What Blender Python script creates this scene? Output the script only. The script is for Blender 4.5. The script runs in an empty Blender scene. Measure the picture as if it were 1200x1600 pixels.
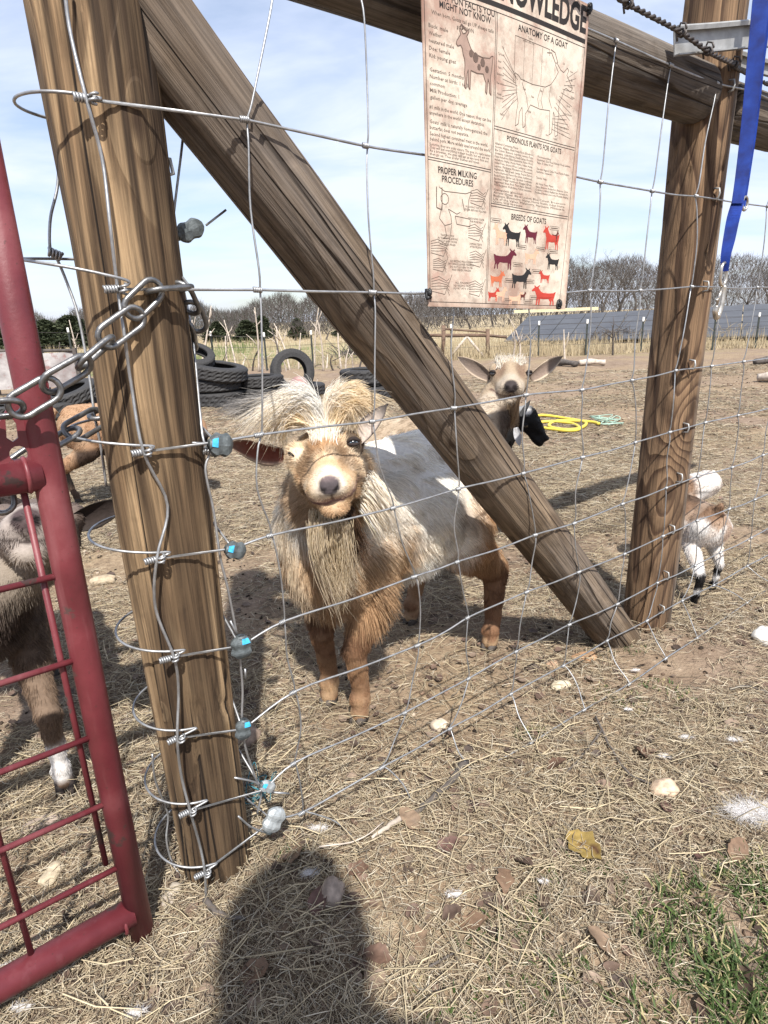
import bpy, bmesh, math, random
import numpy as np
from mathutils import Vector, Matrix

random.seed(7)
scene = bpy.context.scene
COL = scene.collection

# ---------------------------------------------------------------- camera
FPX, PITCH, ROLL, CH = 962.0, 0.3051, -0.03836, 0.884     # focal length in photo pixels (1200 x 1600), tilt, roll, height
cam_data = bpy.data.cameras.new('camera')
cam = bpy.data.objects.new('camera', cam_data)
COL.objects.link(cam)
cam_data.sensor_fit = 'VERTICAL'
cam_data.sensor_height = 24.0
cam_data.lens = FPX / 1600.0 * 24.0
cam_data.clip_start = 0.02
cam_data.clip_end = 3000.0
_F = Vector((0, math.cos(PITCH), -math.sin(PITCH)))
_U = Vector((0, math.sin(PITCH), math.cos(PITCH)))
_X = Vector((1, 0, 0))
_cr, _sr = math.cos(ROLL), math.sin(ROLL)
_right = _cr * _X + _sr * _U
_up = -_sr * _X + _cr * _U
_m = Matrix((_right, _up, -_F)).transposed().to_4x4()
_m.translation = Vector((0, 0, CH))
cam.matrix_world = _m
scene.camera = cam

# ---------------------------------------------------------------- sky and sun
SUN_EL = math.radians(52)
SUN_AZ = math.atan2(0.15, -0.99)              # where the sun stands, clockwise from +Y
SKY_STRENGTH = 0.095
world = bpy.data.worlds.new('World')
scene.world = world
world.use_nodes = True
wt = world.node_tree
wt.nodes.clear()
w_out = wt.nodes.new('ShaderNodeOutputWorld')
w_bg = wt.nodes.new('ShaderNodeBackground')
w_sky = wt.nodes.new('ShaderNodeTexSky')
w_sky.sky_type = 'NISHITA'
w_sky.sun_disc = False
w_sky.sun_elevation = SUN_EL
w_sky.sun_rotation = SUN_AZ
w_sky.altitude = 200
w_sky.air_density = 1.0
w_sky.dust_density = 1.4
w_sky.ozone_density = 1.2
w_bg.inputs['Strength'].default_value = SKY_STRENGTH
_tc = wt.nodes.new('ShaderNodeTexCoord')
_sep = wt.nodes.new('ShaderNodeSeparateXYZ')
wt.links.new(_tc.outputs['Generated'], _sep.inputs[0])
_zz = wt.nodes.new('ShaderNodeMath'); _zz.operation = 'ADD'; _zz.inputs[1].default_value = 0.16
_zm = wt.nodes.new('ShaderNodeMath'); _zm.operation = 'MAXIMUM'; _zm.inputs[1].default_value = 0.0
wt.links.new(_sep.outputs['Z'], _zm.inputs[0]); wt.links.new(_zm.outputs[0], _zz.inputs[0])
_dx = wt.nodes.new('ShaderNodeMath'); _dx.operation = 'DIVIDE'
_dy = wt.nodes.new('ShaderNodeMath'); _dy.operation = 'DIVIDE'
wt.links.new(_sep.outputs['X'], _dx.inputs[0]); wt.links.new(_zz.outputs[0], _dx.inputs[1])
wt.links.new(_sep.outputs['Y'], _dy.inputs[0]); wt.links.new(_zz.outputs[0], _dy.inputs[1])
_cmb = wt.nodes.new('ShaderNodeCombineXYZ')
wt.links.new(_dx.outputs[0], _cmb.inputs[0]); wt.links.new(_dy.outputs[0], _cmb.inputs[1])
_map = wt.nodes.new('ShaderNodeMapping')
_map.inputs['Rotation'].default_value = (0, 0, 0.5)
_map.inputs['Scale'].default_value = (0.75, 1.15, 1)
wt.links.new(_cmb.outputs[0], _map.inputs[0])
_n1 = wt.nodes.new('ShaderNodeTexNoise')
_n1.inputs['Scale'].default_value = 1.1; _n1.inputs['Detail'].default_value = 8; _n1.inputs['Roughness'].default_value = 0.56
_n1.inputs['Distortion'].default_value = 0.35
wt.links.new(_map.outputs[0], _n1.inputs['Vector'])
_r1 = wt.nodes.new('ShaderNodeValToRGB')
_r1.color_ramp.elements[0].position = 0.36; _r1.color_ramp.elements[0].color = (0.25, 0.25, 0.25, 1)
_r1.color_ramp.elements[1].position = 0.60; _r1.color_ramp.elements[1].color = (0.92, 0.92, 0.92, 1)
wt.links.new(_n1.outputs['Fac'], _r1.inputs[0])
_mx = wt.nodes.new('ShaderNodeMixRGB')
_mx.inputs[2].default_value = (5.4, 5.85, 7.1, 1)
wt.links.new(_r1.outputs[0], _mx.inputs[0])
wt.links.new(w_sky.outputs[0], _mx.inputs[1])
wt.links.new(_mx.outputs[0], w_bg.inputs['Color'])
wt.links.new(w_bg.outputs[0], w_out.inputs['Surface'])

sun_data = bpy.data.lights.new('sun', 'SUN')
sun_data.energy = 4.4
sun_data.angle = math.radians(0.8)
sun_data.color = (1.0, 0.955, 0.89)
sun = bpy.data.objects.new('sun', sun_data)
COL.objects.link(sun)
SUN_DIR = Vector((-0.15, 0.99, 0)).normalized() * math.cos(SUN_EL) + Vector((0, 0, -math.sin(SUN_EL)))
sun.rotation_euler = SUN_DIR.to_track_quat('-Z', 'Y').to_euler()

scene.view_settings.view_transform = 'Standard'
scene.view_settings.look = 'None'
scene.view_settings.exposure = 0.92
scene.view_settings.gamma = 1.0
scene.cycles.max_bounces = 6
scene.cycles.transparent_max_bounces = 12

# ---------------------------------------------------------------- where things stand
# fence line: a vertical plane n.p = D0; t runs along it away to the right
TH, D0 = 0.6332, 0.8
NV = np.array([-math.sin(TH), math.cos(TH), 0.0])
TV = np.array([math.cos(TH), math.sin(TH), 0.0])
CAMP = np.array([0, 0, CH])

def sight(px, py):
    x = (px - 600) / FPX; y = -(py - 800) / FPX
    x, y = _cr * x - _sr * y, _sr * x + _cr * y
    return np.array([x, math.cos(PITCH) + y * math.sin(PITCH), -math.sin(PITCH) + y * math.cos(PITCH)])

def on_ground(px, py, z=0.0):
    R = sight(px, py)
    return R / (-R[2]) * (CH - z) + CAMP

def on_fence(px, py, off=0.0):
    R = sight(px, py)
    return R * (D0 + off) / (NV @ R) + CAMP

def at_depth(px, py, D):
    R = sight(px, py)
    return R * D / R[1] + CAMP

def fence_pt(s, z, off=0.0):
    return TV * s + NV * (D0 + off) + np.array([0, 0, z])

# ---------------------------------------------------------------- object helpers
def V(a):
    return Vector((float(a[0]), float(a[1]), float(a[2])))

def link(o, parent=None):
    COL.objects.link(o)
    if parent is not None:
        o.parent = parent
        o.matrix_parent_inverse = Matrix.Identity(4)
        o.matrix_basis = world_of(parent).inverted() @ o.matrix_basis
    return o

def world_of(o):
    m = o.matrix_basis.copy()
    p = o.parent
    while p is not None:
        m = p.matrix_basis @ m
        p = p.parent
    return m

def tag(o, label=None, cat=None, group=None, kind=None):
    if label: o['label'] = label
    if cat: o['category'] = cat
    if group: o['group'] = group
    if kind: o['kind'] = kind
    return o

def empty(name, loc, label, cat, group=None):
    o = bpy.data.objects.new(name, None)
    COL.objects.link(o)
    o.location = V(loc)
    o.empty_display_size = 0.1
    return tag(o, label, cat, group)

def mesh_np(name, verts, faces, smooth=True):
    """faces: list of tuples or an (n,k) array"""
    me = bpy.data.meshes.new(name)
    verts = np.asarray(verts, dtype=np.float64)
    if isinstance(faces, np.ndarray):
        k = faces.shape[1]; nf = len(faces)
        me.vertices.add(len(verts)); me.vertices.foreach_set('co', verts.ravel())
        me.loops.add(nf * k); me.loops.foreach_set('vertex_index', faces.ravel().astype(np.int32))
        me.polygons.add(nf)
        me.polygons.foreach_set('loop_start', np.arange(0, nf * k, k, dtype=np.int32))
        me.update(calc_edges=True)
    else:
        me.from_pydata([tuple(map(float, v)) for v in verts], [], [tuple(map(int, f)) for f in faces])
        me.update()
    if smooth:
        me.polygons.foreach_set('use_smooth', np.ones(len(me.polygons), dtype=bool))
    return me

def put(name, me, mat, parent=None, M=None, col=None):
    """link a mesh whose coordinates are world coordinates (or placed by M); under a parent it keeps its place"""
    if mat is not None and not me.materials:
        me.materials.append(mat)
    if col is not None:
        a = me.color_attributes.new('Col', 'FLOAT_COLOR', 'POINT')
        c = np.ones((len(me.vertices), 4), dtype=np.float32)
        c[:, :3] = col
        a.data.foreach_set('color', c.ravel())
    o = bpy.data.objects.new(name, me)
    if M is not None:
        o.matrix_basis = M
    return link(o, parent)

class MB:
    """gathers simple shapes in world coordinates"""
    def __init__(self):
        self.v = []; self.f = []
    def add(self, vs, fs):
        b = len(self.v)
        self.v += [tuple(map(float, q)) for q in vs]
        self.f += [tuple(int(i) + b for i in q) for q in fs]
    def box(self, c, sx, sy, sz, X=(1, 0, 0), Y=(0, 1, 0), Z=(0, 0, 1)):
        c = np.array(c, float); X = np.array(X, float); Y = np.array(Y, float); Z = np.array(Z, float)
        vs = []
        for a in (-1, 1):
            for b in (-1, 1):
                for d in (-1, 1):
                    vs.append(c + X * a * sx / 2 + Y * b * sy / 2 + Z * d * sz / 2)
        self.add(vs, [(0, 1, 3, 2), (4, 6, 7, 5), (0, 4, 5, 1), (2, 3, 7, 6), (0, 2, 6, 4), (1, 5, 7, 3)])
    def tube(self, pts, r, seg=8, closed=False, cap=True):
        v, f = tube_geo(pts, r, seg, closed, cap)
        self.add(v, f)
    def build(self, name, mat, parent=None, smooth=True):
        me = mesh_np(name, np.array(self.v), self.f, smooth)
        return put(name, me, mat, parent)

def tube_geo(pts, r, seg=8, closed=False, cap=True):
    pts = np.array(pts, float)
    n = len(pts)
    rs = np.full(n, r) if np.isscalar(r) else np.array(r, float)
    if closed:
        tan = np.roll(pts, -1, 0) - np.roll(pts, 1, 0)
    else:
        tan = np.gradient(pts, axis=0)
    tan /= np.linalg.norm(tan, axis=1)[:, None] + 1e-12
    up = np.array([0, 0, 1.0]) if abs(tan[0][2]) < 0.9 else np.array([1.0, 0, 0])
    x = np.cross(up, tan[0]); x /= np.linalg.norm(x)
    vs = []
    ang = np.linspace(0, 2 * math.pi, seg, endpoint=False)
    for i in range(n):
        x = x - tan[i] * (x @ tan[i]); x /= np.linalg.norm(x) + 1e-12
        y = np.cross(tan[i], x)
        vs.append(pts[i] + rs[i] * (np.cos(ang)[:, None] * x + np.sin(ang)[:, None] * y))
    vs = np.concatenate(vs)
    fs = []
    m = n if closed else n - 1
    for i in range(m):
        a = i * seg; b = ((i + 1) % n) * seg
        for k in range(seg):
            k2 = (k + 1) % seg
            fs.append((a + k, a + k2, b + k2, b + k))
    if cap and not closed:
        fs.append(tuple(range(seg))[::-1])
        fs.append(tuple(range((n - 1) * seg, n * seg)))
    return vs, fs

def tube_obj(name, pts, r, mat, parent=None, seg=8, closed=False):
    v, f = tube_geo(pts, r, seg, closed)
    return put(name, mesh_np(name, v, f), mat, parent)

def smooth_path(pts, k=6):
    pts = np.array(pts, float)
    if len(pts) < 3:
        return pts
    P = np.vstack([2 * pts[0] - pts[1], pts, 2 * pts[-1] - pts[-2]])
    out = []
    for i in range(1, len(P) - 2):
        p0, p1, p2, p3 = P[i - 1], P[i], P[i + 1], P[i + 2]
        for t in np.linspace(0, 1, k, endpoint=False):
            out.append(0.5 * ((2 * p1) + (-p0 + p2) * t + (2 * p0 - 5 * p1 + 4 * p2 - p3) * t * t + (-p0 + 3 * p1 - 3 * p2 + p3) * t ** 3))
    out.append(P[-2])
    return np.array(out)

def _hash2(ix, iy, seed):
    h = (ix * 374761393 + iy * 668265263 + seed * 974634777) & 0xffffffff
    h = ((h ^ (h >> 13)) * 1274126177) & 0xffffffff
    return ((h ^ (h >> 16)) & 0xffff) / 65535.0

def vnoise(x, y, seed=0):
    x = np.asarray(x, float); y = np.asarray(y, float)
    ix = np.floor(x).astype(np.int64); iy = np.floor(y).astype(np.int64)
    fx = x - ix; fy = y - iy
    fx = fx * fx * (3 - 2 * fx); fy = fy * fy * (3 - 2 * fy)
    a = _hash2(ix, iy, seed); b = _hash2(ix + 1, iy, seed); c = _hash2(ix, iy + 1, seed); d = _hash2(ix + 1, iy + 1, seed)
    return (a * (1 - fx) + b * fx) * (1 - fy) + (c * (1 - fx) + d * fx) * fy

def fbm(x, y, seed=0, o=4):
    s = 0; a = 0.5; t = 0
    for i in range(o):
        s = s + a * vnoise(x * 2 ** i, y * 2 ** i, seed + i); t += a; a *= 0.5
    return s / t

def ground_h(x, y):
    """height of the ground sheet"""
    x = np.asarray(x, float); y = np.asarray(y, float)
    d = np.hypot(x, y)
    near = np.clip(1.4 - d / 9.0, 0.25, 1)
    h = (fbm(x * 1.6, y * 1.6, 3, 3) - 0.5) * 0.045 + (fbm(x * 9, y * 9, 9, 3) - 0.5) * 0.016 * near
    return h * np.clip(2.0 - d / 60.0, 0, 1) * np.clip(0.35 + d / 5.0, 0.35, 1.5)
# ---------------------------------------------------------------- materials
class NT:
    def __init__(self, name):
        self.mat = bpy.data.materials.new(name)
        self.mat.use_nodes = True
        self.t = self.mat.node_tree
        self.bsdf = self.t.nodes['Principled BSDF']
        self.out = self.t.nodes['Material Output']
    def n(self, typ, ins=None, **props):
        nd = self.t.nodes.new(typ)
        for k, v in props.items():
            setattr(nd, k, v)
        if ins:
            for k, v in ins.items():
                self.set(nd.inputs[k], v)
        return nd
    def set(self, sock, v):
        if isinstance(v, bpy.types.NodeSocket):
            self.t.links.new(v, sock)
        elif isinstance(v, bpy.types.Node):
            self.t.links.new(v.outputs[0], sock)
        else:
            sock.default_value = v
    def P(self, **k):
        for a, v in k.items():
            self.set(self.bsdf.inputs[a.replace('_', ' ')], v)
    def math(self, op, a, b=0.0, c=None, clamp=False):
        nd = self.n('ShaderNodeMath', operation=op, use_clamp=clamp)
        self.set(nd.inputs[0], a); self.set(nd.inputs[1], b)
        if c is not None: self.set(nd.inputs[2], c)
        return nd.outputs[0]
    def mix(self, f, a, b, mode='MIX'):
        nd = self.n('ShaderNodeMixRGB', blend_type=mode)
        self.set(nd.inputs[0], f)
        self.set(nd.inputs[1], a if not isinstance(a, tuple) else (*a, 1)[:4])
        self.set(nd.inputs[2], b if not isinstance(b, tuple) else (*b, 1)[:4])
        return nd.outputs[0]
    def coord(self, which='Object', scale=(1, 1, 1), rot=(0, 0, 0), loc=(0, 0, 0)):
        tc = self.n('ShaderNodeTexCoord')
        mp = self.n('ShaderNodeMapping')
        mp.inputs['Scale'].default_value = scale; mp.inputs['Rotation'].default_value = rot; mp.inputs['Location'].default_value = loc
        self.t.links.new(tc.outputs[which], mp.inputs[0])
        return mp.outputs[0]
    def noise(self, vec, scale=5, detail=4, rough=0.55, dist=0.0, out='Fac'):
        nd = self.n('ShaderNodeTexNoise')
        nd.inputs['Scale'].default_value = scale; nd.inputs['Detail'].default_value = detail
        nd.inputs['Roughness'].default_value = rough; nd.inputs['Distortion'].default_value = dist
        if vec is not None: self.t.links.new(vec, nd.inputs['Vector'])
        return nd.outputs[out]
    def ramp(self, f, stops, interp='LINEAR'):
        nd = self.n('ShaderNodeValToRGB')
        cr = nd.color_ramp; cr.interpolation = interp
        while len(cr.elements) > 1: cr.elements.remove(cr.elements[-1])
        for i, (p, c) in enumerate(stops):
            if not isinstance(c, (tuple, list)): c = (c, c, c)
            e = cr.elements[0] if i == 0 else cr.elements.new(p)
            e.position = p; e.color = (*c[:3], 1)
        self.set(nd.inputs[0], f)
        return nd.outputs[0]
    def bump(self, h, strength=0.5, dist=0.01):
        nd = self.n('ShaderNodeBump')
        nd.inputs['Strength'].default_value = strength; nd.inputs['Distance'].default_value = dist
        self.set(nd.inputs['Height'], h)
        self.t.links.new(nd.outputs[0], self.bsdf.inputs['Normal'])
        return nd.outputs[0]

def simple(name, col, rough=0.7, metal=0.0, var=0.25, scale=20, bump=0.0, spec=0.4):
    m = NT(name)
    c = m.coord('Object')
    nz = m.noise(c, scale, 5)
    dark = tuple(x * (1 - var) for x in col); light = tuple(min(1, x * (1 + var)) for x in col)
    m.P(Base_Color=m.ramp(nz, [(0.3, dark), (0.7, light)]), Roughness=rough, Metallic=metal)
    m.bsdf.inputs['Specular IOR Level'].default_value = spec
    if bump: m.bump(nz, bump, 0.004)
    return m.mat

def vcol_mat(name, rough=0.7, var=0.15, scale=60, trans=0.0, spec=0.3, bump=0.0):
    m = NT(name)
    at = m.n('ShaderNodeAttribute', attribute_name='Col')
    nz = m.noise(m.coord('Object'), scale, 4)
    f = m.ramp(nz, [(0.3, 1 - var), (0.7, 1 + 0)])
    col = m.mix(1.0, at.outputs['Color'], f, 'MULTIPLY')
    m.P(Base_Color=col, Roughness=rough)
    m.bsdf.inputs['Specular IOR Level'].default_value = spec
    if bump: m.bump(nz, bump, 0.003)
    if trans:
        tr = m.n('ShaderNodeBsdfTranslucent'); m.set(tr.inputs['Color'], col)
        mx = m.n('ShaderNodeMixShader'); mx.inputs[0].default_value = trans
        m.t.links.new(m.bsdf.outputs[0], mx.inputs[1]); m.t.links.new(tr.outputs[0], mx.inputs[2])
        m.t.links.new(mx.outputs[0], m.out.inputs['Surface'])
    return m.mat

def wood(name, light, mid, dark, knots=(), field=(7, 7, 0.9), rings=9.0, streak=0.6, crack=0.5, grey=None, bump=0.7, side=None, stain=0.0):
    """grain along the object's z axis; knots: (x, y, z, radius, pull)"""
    m = NT(name)
    c = m.coord('Object')
    warp = m.noise(m.coord('Object', (3, 3, 1.1)), 1.0, 3, 0.5, 0, 'Color')
    vadd = m.n('ShaderNodeVectorMath', operation='MULTIPLY_ADD')
    m.set(vadd.inputs[0], warp); vadd.inputs[1].default_value = (0.02, 0.02, 0.10); m.set(vadd.inputs[2], c)
    wc = vadd.outputs[0]
    def sc(s):
        mp = m.n('ShaderNodeMapping'); mp.inputs['Scale'].default_value = s
        m.t.links.new(wc, mp.inputs[0]); return mp.outputs[0]
    F = m.math('MULTIPLY', m.noise(sc(field), 1.0, 2, 0.4), rings)
    kcore = None
    for (kx, ky, kz, kr, kp) in knots:
        d = m.n('ShaderNodeVectorMath', operation='SUBTRACT'); m.set(d.inputs[0], c); d.inputs[1].default_value = (kx, ky, kz)
        sv = m.n('ShaderNodeVectorMath', operation='MULTIPLY'); m.set(sv.inputs[0], d.outputs[0]); sv.inputs[1].default_value = (1, 1, 0.55)
        ln = m.n('ShaderNodeVectorMath', operation='LENGTH'); m.set(ln.inputs[0], sv.outputs[0])
        q = m.math('DIVIDE', ln.outputs['Value'], kr)
        e = m.math('POWER', 2.718, m.math('MULTIPLY', m.math('MULTIPLY', q, q), -1.0))
        F = m.math('ADD', F, m.math('MULTIPLY', e, kp))
        core = m.ramp(q, [(0.12, 1.0), (0.32, 0.0)])
        kcore = core if kcore is None else m.math('MAXIMUM', kcore, core)
    fr = m.math('FRACT', F)
    lines = m.ramp(fr, [(0.0, 0.0), (0.55, 0.35), (0.82, 1.0), (0.93, 0.9), (1.0, 0.0)])
    fine = m.noise(sc((330, 330, 7)), 1.0, 4, 0.6)
    mids = m.noise(sc((62, 62, 1.8)), 1.0, 3, 0.55)
    big = m.noise(sc((9, 9, 0.8)), 1.0, 3, 0.55)
    col = m.mix(lines, light, mid)
    st = m.ramp(mids, [(0.38, 0.0), (0.66, 1.0)])
    col = m.mix(m.math('MULTIPLY', st, streak), col, dark)
    bg = m.ramp(big, [(0.44, 0.0), (0.54, 1.0)])
    col = m.mix(m.math('MULTIPLY', bg, 0.62 * streak), col, dark)
    if grey is not None:
        gr = m.ramp(m.noise(sc((5, 5, 2.2)), 1.0, 4, 0.6), [(0.42, 0.0), (0.68, 0.75)])
        col = m.mix(gr, col, grey)
    if side is not None:        # weathered grey flank: direction in object space and colour
        (sx, sy, scol) = side
        geo = m.n('ShaderNodeVectorMath', operation='DOT_PRODUCT'); m.set(geo.inputs[0], c); geo.inputs[1].default_value = (sx, sy, 0)
        nn = m.math('ADD', geo.outputs['Value'], m.math('MULTIPLY', m.math('SUBTRACT', mids, 0.5), 0.05))
        col = m.mix(m.ramp(nn, [(0.012, 0.0), (0.04, 0.85)]), col, scol)
    ff = m.ramp(fine, [(0.3, 0.48), (0.58, 1.10)])
    col = m.mix(1.0, col, ff, 'MULTIPLY')
    # long drying cracks
    cn = m.noise(sc((16, 16, 0.35)), 1.0, 2, 0.5)
    cr = m.math('ABSOLUTE', m.math('SUBTRACT', cn, 0.53))
    crk = m.ramp(cr, [(0.0, 1.0), (0.006, 0.7), (0.012, 0.0)])
    col = m.mix(m.math('MULTIPLY', crk, crack), col, (0.012, 0.008, 0.006))
    if kcore is not None:
        col = m.mix(m.math('MULTIPLY', kcore, 0.85), col, (0.03, 0.016, 0.009))
    dirt = m.ramp(m.noise(m.coord('Object', (14, 14, 9)), 1.0, 5, 0.65), [(0.52, 0.0), (0.68, 0.6)])
    col = m.mix(dirt, col, tuple(x * 0.45 for x in mid))
    m.P(Base_Color=col, Roughness=0.82)
    m.bsdf.inputs['Specular IOR Level'].default_value = 0.25
    h = m.math('ADD', m.math('MULTIPLY', fine, 0.5), m.math('MULTIPLY', lines, -0.35))
    h = m.math('ADD', h, m.math('MULTIPLY', mids, 0.8))
    h = m.math('ADD', h, m.math('MULTIPLY', crk, -1.6 * crack))
    m.bump(h, bump, 0.004)
    return m.mat

MAT = {}
MAT['wire'] = simple('galvanised_wire', (0.36, 0.365, 0.37), 0.48, 0.8, 0.25, 60, 0.2)
MAT['chain'] = simple('chain_steel', (0.20, 0.20, 0.20), 0.42, 0.85, 0.35, 90, 0.25)
MAT['lead'] = simple('sleeve_grey', (0.10, 0.115, 0.12), 0.55, 0.35, 0.3, 120, 0.4)
MAT['lead_pale'] = simple('sleeve_pale', (0.42, 0.45, 0.46), 0.5, 0.5, 0.25, 120, 0.4)
MAT['bluepaint'] = simple('blue_paint', (0.05, 0.36, 0.62), 0.45, 0, 0.3, 200)
MAT['rustwire'] = simple('dark_old_wire', (0.085, 0.075, 0.07), 0.55, 0.7, 0.4, 120, 0.3)
MAT['strap'] = NT('blue_webbing')
_s = MAT['strap']
_wv = _s.n('ShaderNodeTexWave', bands_direction='Z', ins={'Scale': 320.0, 'Distortion': 0.6})
_s.t.links.new(_s.coord('Object'), _wv.inputs[0])
_sc = _s.ramp(_s.noise(_s.coord('Object'), 30, 5), [(0.35, (0.004, 0.016, 0.13)), (0.6, (0.006, 0.034, 0.24)), (0.8, (0.02, 0.06, 0.28))])
_s.P(Base_Color=_s.mix(1.0, _sc, _s.ramp(_wv.outputs['Fac'], [(0, 0.75), (1, 1.1)]), 'MULTIPLY'), Roughness=0.55)
_s.bump(_wv.outputs['Fac'], 0.4, 0.0006)
_s.bsdf.inputs['Specular IOR Level'].default_value = 0.15
MAT['strap'] = _s.mat
MAT['galv'] = simple('weathered_galvanised', (0.34, 0.34, 0.33), 0.5, 0.45, 0.22, 35, 0.2)
MAT['hook'] = simple('worn_brass_hook', (0.50, 0.46, 0.40), 0.3, 0.9, 0.35, 60, 0.2)

def red_paint():
    m = NT('red_gate_paint')
    c = m.coord('Object')
    a = m.noise(c, 9, 6, 0.6); b = m.noise(c, 160, 3, 0.7); d = m.noise(m.coord('Object', (60, 60, 6)), 1.0, 3)
    col = m.ramp(a, [(0.3, (0.085, 0.014, 0.018)), (0.52, (0.135, 0.023, 0.029)), (0.72, (0.20, 0.055, 0.060))])
    col = m.mix(m.ramp(d, [(0.58, 0.0), (0.74, 0.35)]), col, (0.24, 0.10, 0.105))
    col = m.mix(m.ramp(b, [(0.64, 0.0), (0.72, 0.8)]), col, (0.05, 0.022, 0.018))
    wear = m.ramp(m.noise(c, 17, 5, 0.62), [(0.64, 0.0), (0.67, 0.85)])
    col = m.mix(wear, col, (0.055, 0.04, 0.035))
    m.P(Base_Color=col, Roughness=m.ramp(a, [(0.3, 0.38), (0.7, 0.56)]))
    m.bump(b, 0.15, 0.002)
    return m.mat
MAT['red'] = red_paint()

def ground_mat():
    m = NT('trodden_soil')
    c = m.coord('Object')
    n1 = m.noise(c, 1.1, 5, 0.6); n2 = m.noise(c, 7.0, 6, 0.65); n3 = m.noise(c, 45.0, 5, 0.7); n4 = m.noise(c, 190.0, 3, 0.6)
    soil = m.ramp(n2, [(0.28, (0.105, 0.070, 0.050)), (0.5, (0.20, 0.145, 0.108)), (0.72, (0.30, 0.23, 0.175))])
    straw = m.ramp(n3, [(0.3, (0.14, 0.098, 0.06)), (0.55, (0.30, 0.225, 0.14)), (0.8, (0.44, 0.35, 0.235))])
    col = m.mix(m.ramp(n1, [(0.38, 0.15), (0.64, 0.8)]), soil, straw)
    col = m.mix(m.ramp(n3, [(0.60, 0.0), (0.70, 0.55)]), col, (0.45, 0.38, 0.29))
    col = m.mix(m.ramp(n3, [(0.26, 0.75), (0.37, 0.0)]), col, (0.045, 0.03, 0.022))
    vo = m.n('ShaderNodeTexVoronoi', ins={'Scale': 55.0}); m.t.links.new(c, vo.inputs['Vector'])
    col = m.mix(m.ramp(vo.outputs['Distance'], [(0.10, 0.7), (0.18, 0.0)]), col, (0.05, 0.034, 0.025))
    # pasture beyond the yard: pale dry grass with a green strip
    sp = m.n('ShaderNodeSeparateXYZ'); m.t.links.new(c, sp.inputs[0])
    yy = m.math('ADD', sp.outputs['Y'], m.math('MULTIPLY', n1, 5.0))
    pale = m.ramp(n2, [(0.3, (0.27, 0.21, 0.13)), (0.7, (0.46, 0.38, 0.25))])
    green = m.mix(m.ramp(n1, [(0.42, 0.2), (0.55, 0.9)]), pale, (0.11, 0.15, 0.045))
    f_green = m.math('MULTIPLY', m.ramp(m.math('DIVIDE', yy, 60.0), [(0.245, 0.0), (0.275, 1.0), (0.40, 1.0), (0.52, 0.0)]), m.ramp(m.math('ADD', m.math('DIVIDE', sp.outputs['X'], 40.0), 0.5), [(0.44, 1.0), (0.50, 0.25)]))
    col = m.mix(m.ramp(m.math('DIVIDE', yy, 60.0), [(0.28, 0.0), (0.34, 1.0)]), col, pale)
    col = m.mix(f_green, col, green)
    m.P(Base_Color=col, Roughness=0.95)
    m.bsdf.inputs['Specular IOR Level'].default_value = 0.15
    h = m.math('ADD', m.math('MULTIPLY', n3, 1.0), m.math('MULTIPLY', n4, 0.3))
    h = m.math('ADD', h, m.math('MULTIPLY', n2, 1.5))
    m.bump(h, 0.9, 0.012)
    return m.mat
MAT['ground'] = ground_mat()
MAT['straw'] = vcol_mat('dry_straw', 0.7, 0.15, 90, 0.15, 0.3)
MAT['grass'] = vcol_mat('green_grass', 0.6, 0.15, 60, 0.22, 0.3)
MAT['litter'] = vcol_mat('litter', 0.85, 0.45, 70, 0.0, 0.2, 0.4)
MAT['leaf'] = vcol_mat('dead_leaf', 0.65, 0.4, 70, 0.15, 0.3, 0.3)

def hair_mat(name):
    m = NT(name)
    at = m.n('ShaderNodeAttribute', attribute_name='Col')
    m.P(Base_Color=at.outputs['Color'], Roughness=0.55)
    m.bsdf.inputs['Specular IOR Level'].default_value = 0.25
    tr = m.n('ShaderNodeBsdfTranslucent'); m.set(tr.inputs['Color'], at.outputs['Color'])
    mx = m.n('ShaderNodeMixShader'); mx.inputs[0].default_value = 0.35
    m.t.links.new(m.bsdf.outputs[0], mx.inputs[1]); m.t.links.new(tr.outputs[0], mx.inputs[2])
    m.t.links.new(mx.outputs[0], m.out.inputs['Surface'])
    return m.mat
MAT['hair'] = hair_mat('goat_hair')
MAT['skin'] = vcol_mat('goat_coat', 0.8, 0.22, 140, 0.0, 0.2, 0.5)
MAT['rubber'] = simple('tyre_rubber', (0.028, 0.027, 0.027), 0.75, 0, 0.5, 25, 0.3)
MAT['bark'] = simple('grey_bark', (0.085, 0.073, 0.065), 0.9, 0, 0.35, 30, 0.4)
MAT['twig'] = simple('bare_twigs', (0.052, 0.045, 0.041), 0.9, 0, 0.3, 4)
MAT['pale_stick'] = simple('pale_barkless_stick', (0.42, 0.36, 0.30), 0.85, 0, 0.3, 25, 0.3)
MAT['cedar'] = vcol_mat('cedar_foliage', 0.85, 0.3, 8, 0.1, 0.15)
# ---------------------------------------------------------------- ground
def axis_coords(a0, a1, step, lo, hi, k=1.13):
    c = list(np.arange(a0, a1 + 1e-6, step))
    s = step
    while c[-1] < hi: s *= k; c.append(c[-1] + s)
    s = step
    while c[0] > lo: s *= k; c.insert(0, c[0] - s)
    return np.array(c)
gx = axis_coords(-3.0, 3.5, 0.028, -500, 500)
gy = axis_coords(0.2, 6.0, 0.028, -300, 700)
GX, GY = np.meshgrid(gx, gy)
GZ = ground_h(GX, GY)
gv = np.stack([GX.ravel(), GY.ravel(), GZ.ravel()], 1)
nx, ny = len(gx), len(gy)
ii = (np.arange(ny - 1)[:, None] * nx + np.arange(nx - 1)[None, :]).ravel()
gf = np.stack([ii, ii + 1, ii + nx + 1, ii + nx], 1)
ground = put('ground', mesh_np('ground', gv, gf), MAT['ground'])
tag(ground, 'trodden brown yard soil with straw and pale pasture beyond', kind='structure')
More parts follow.
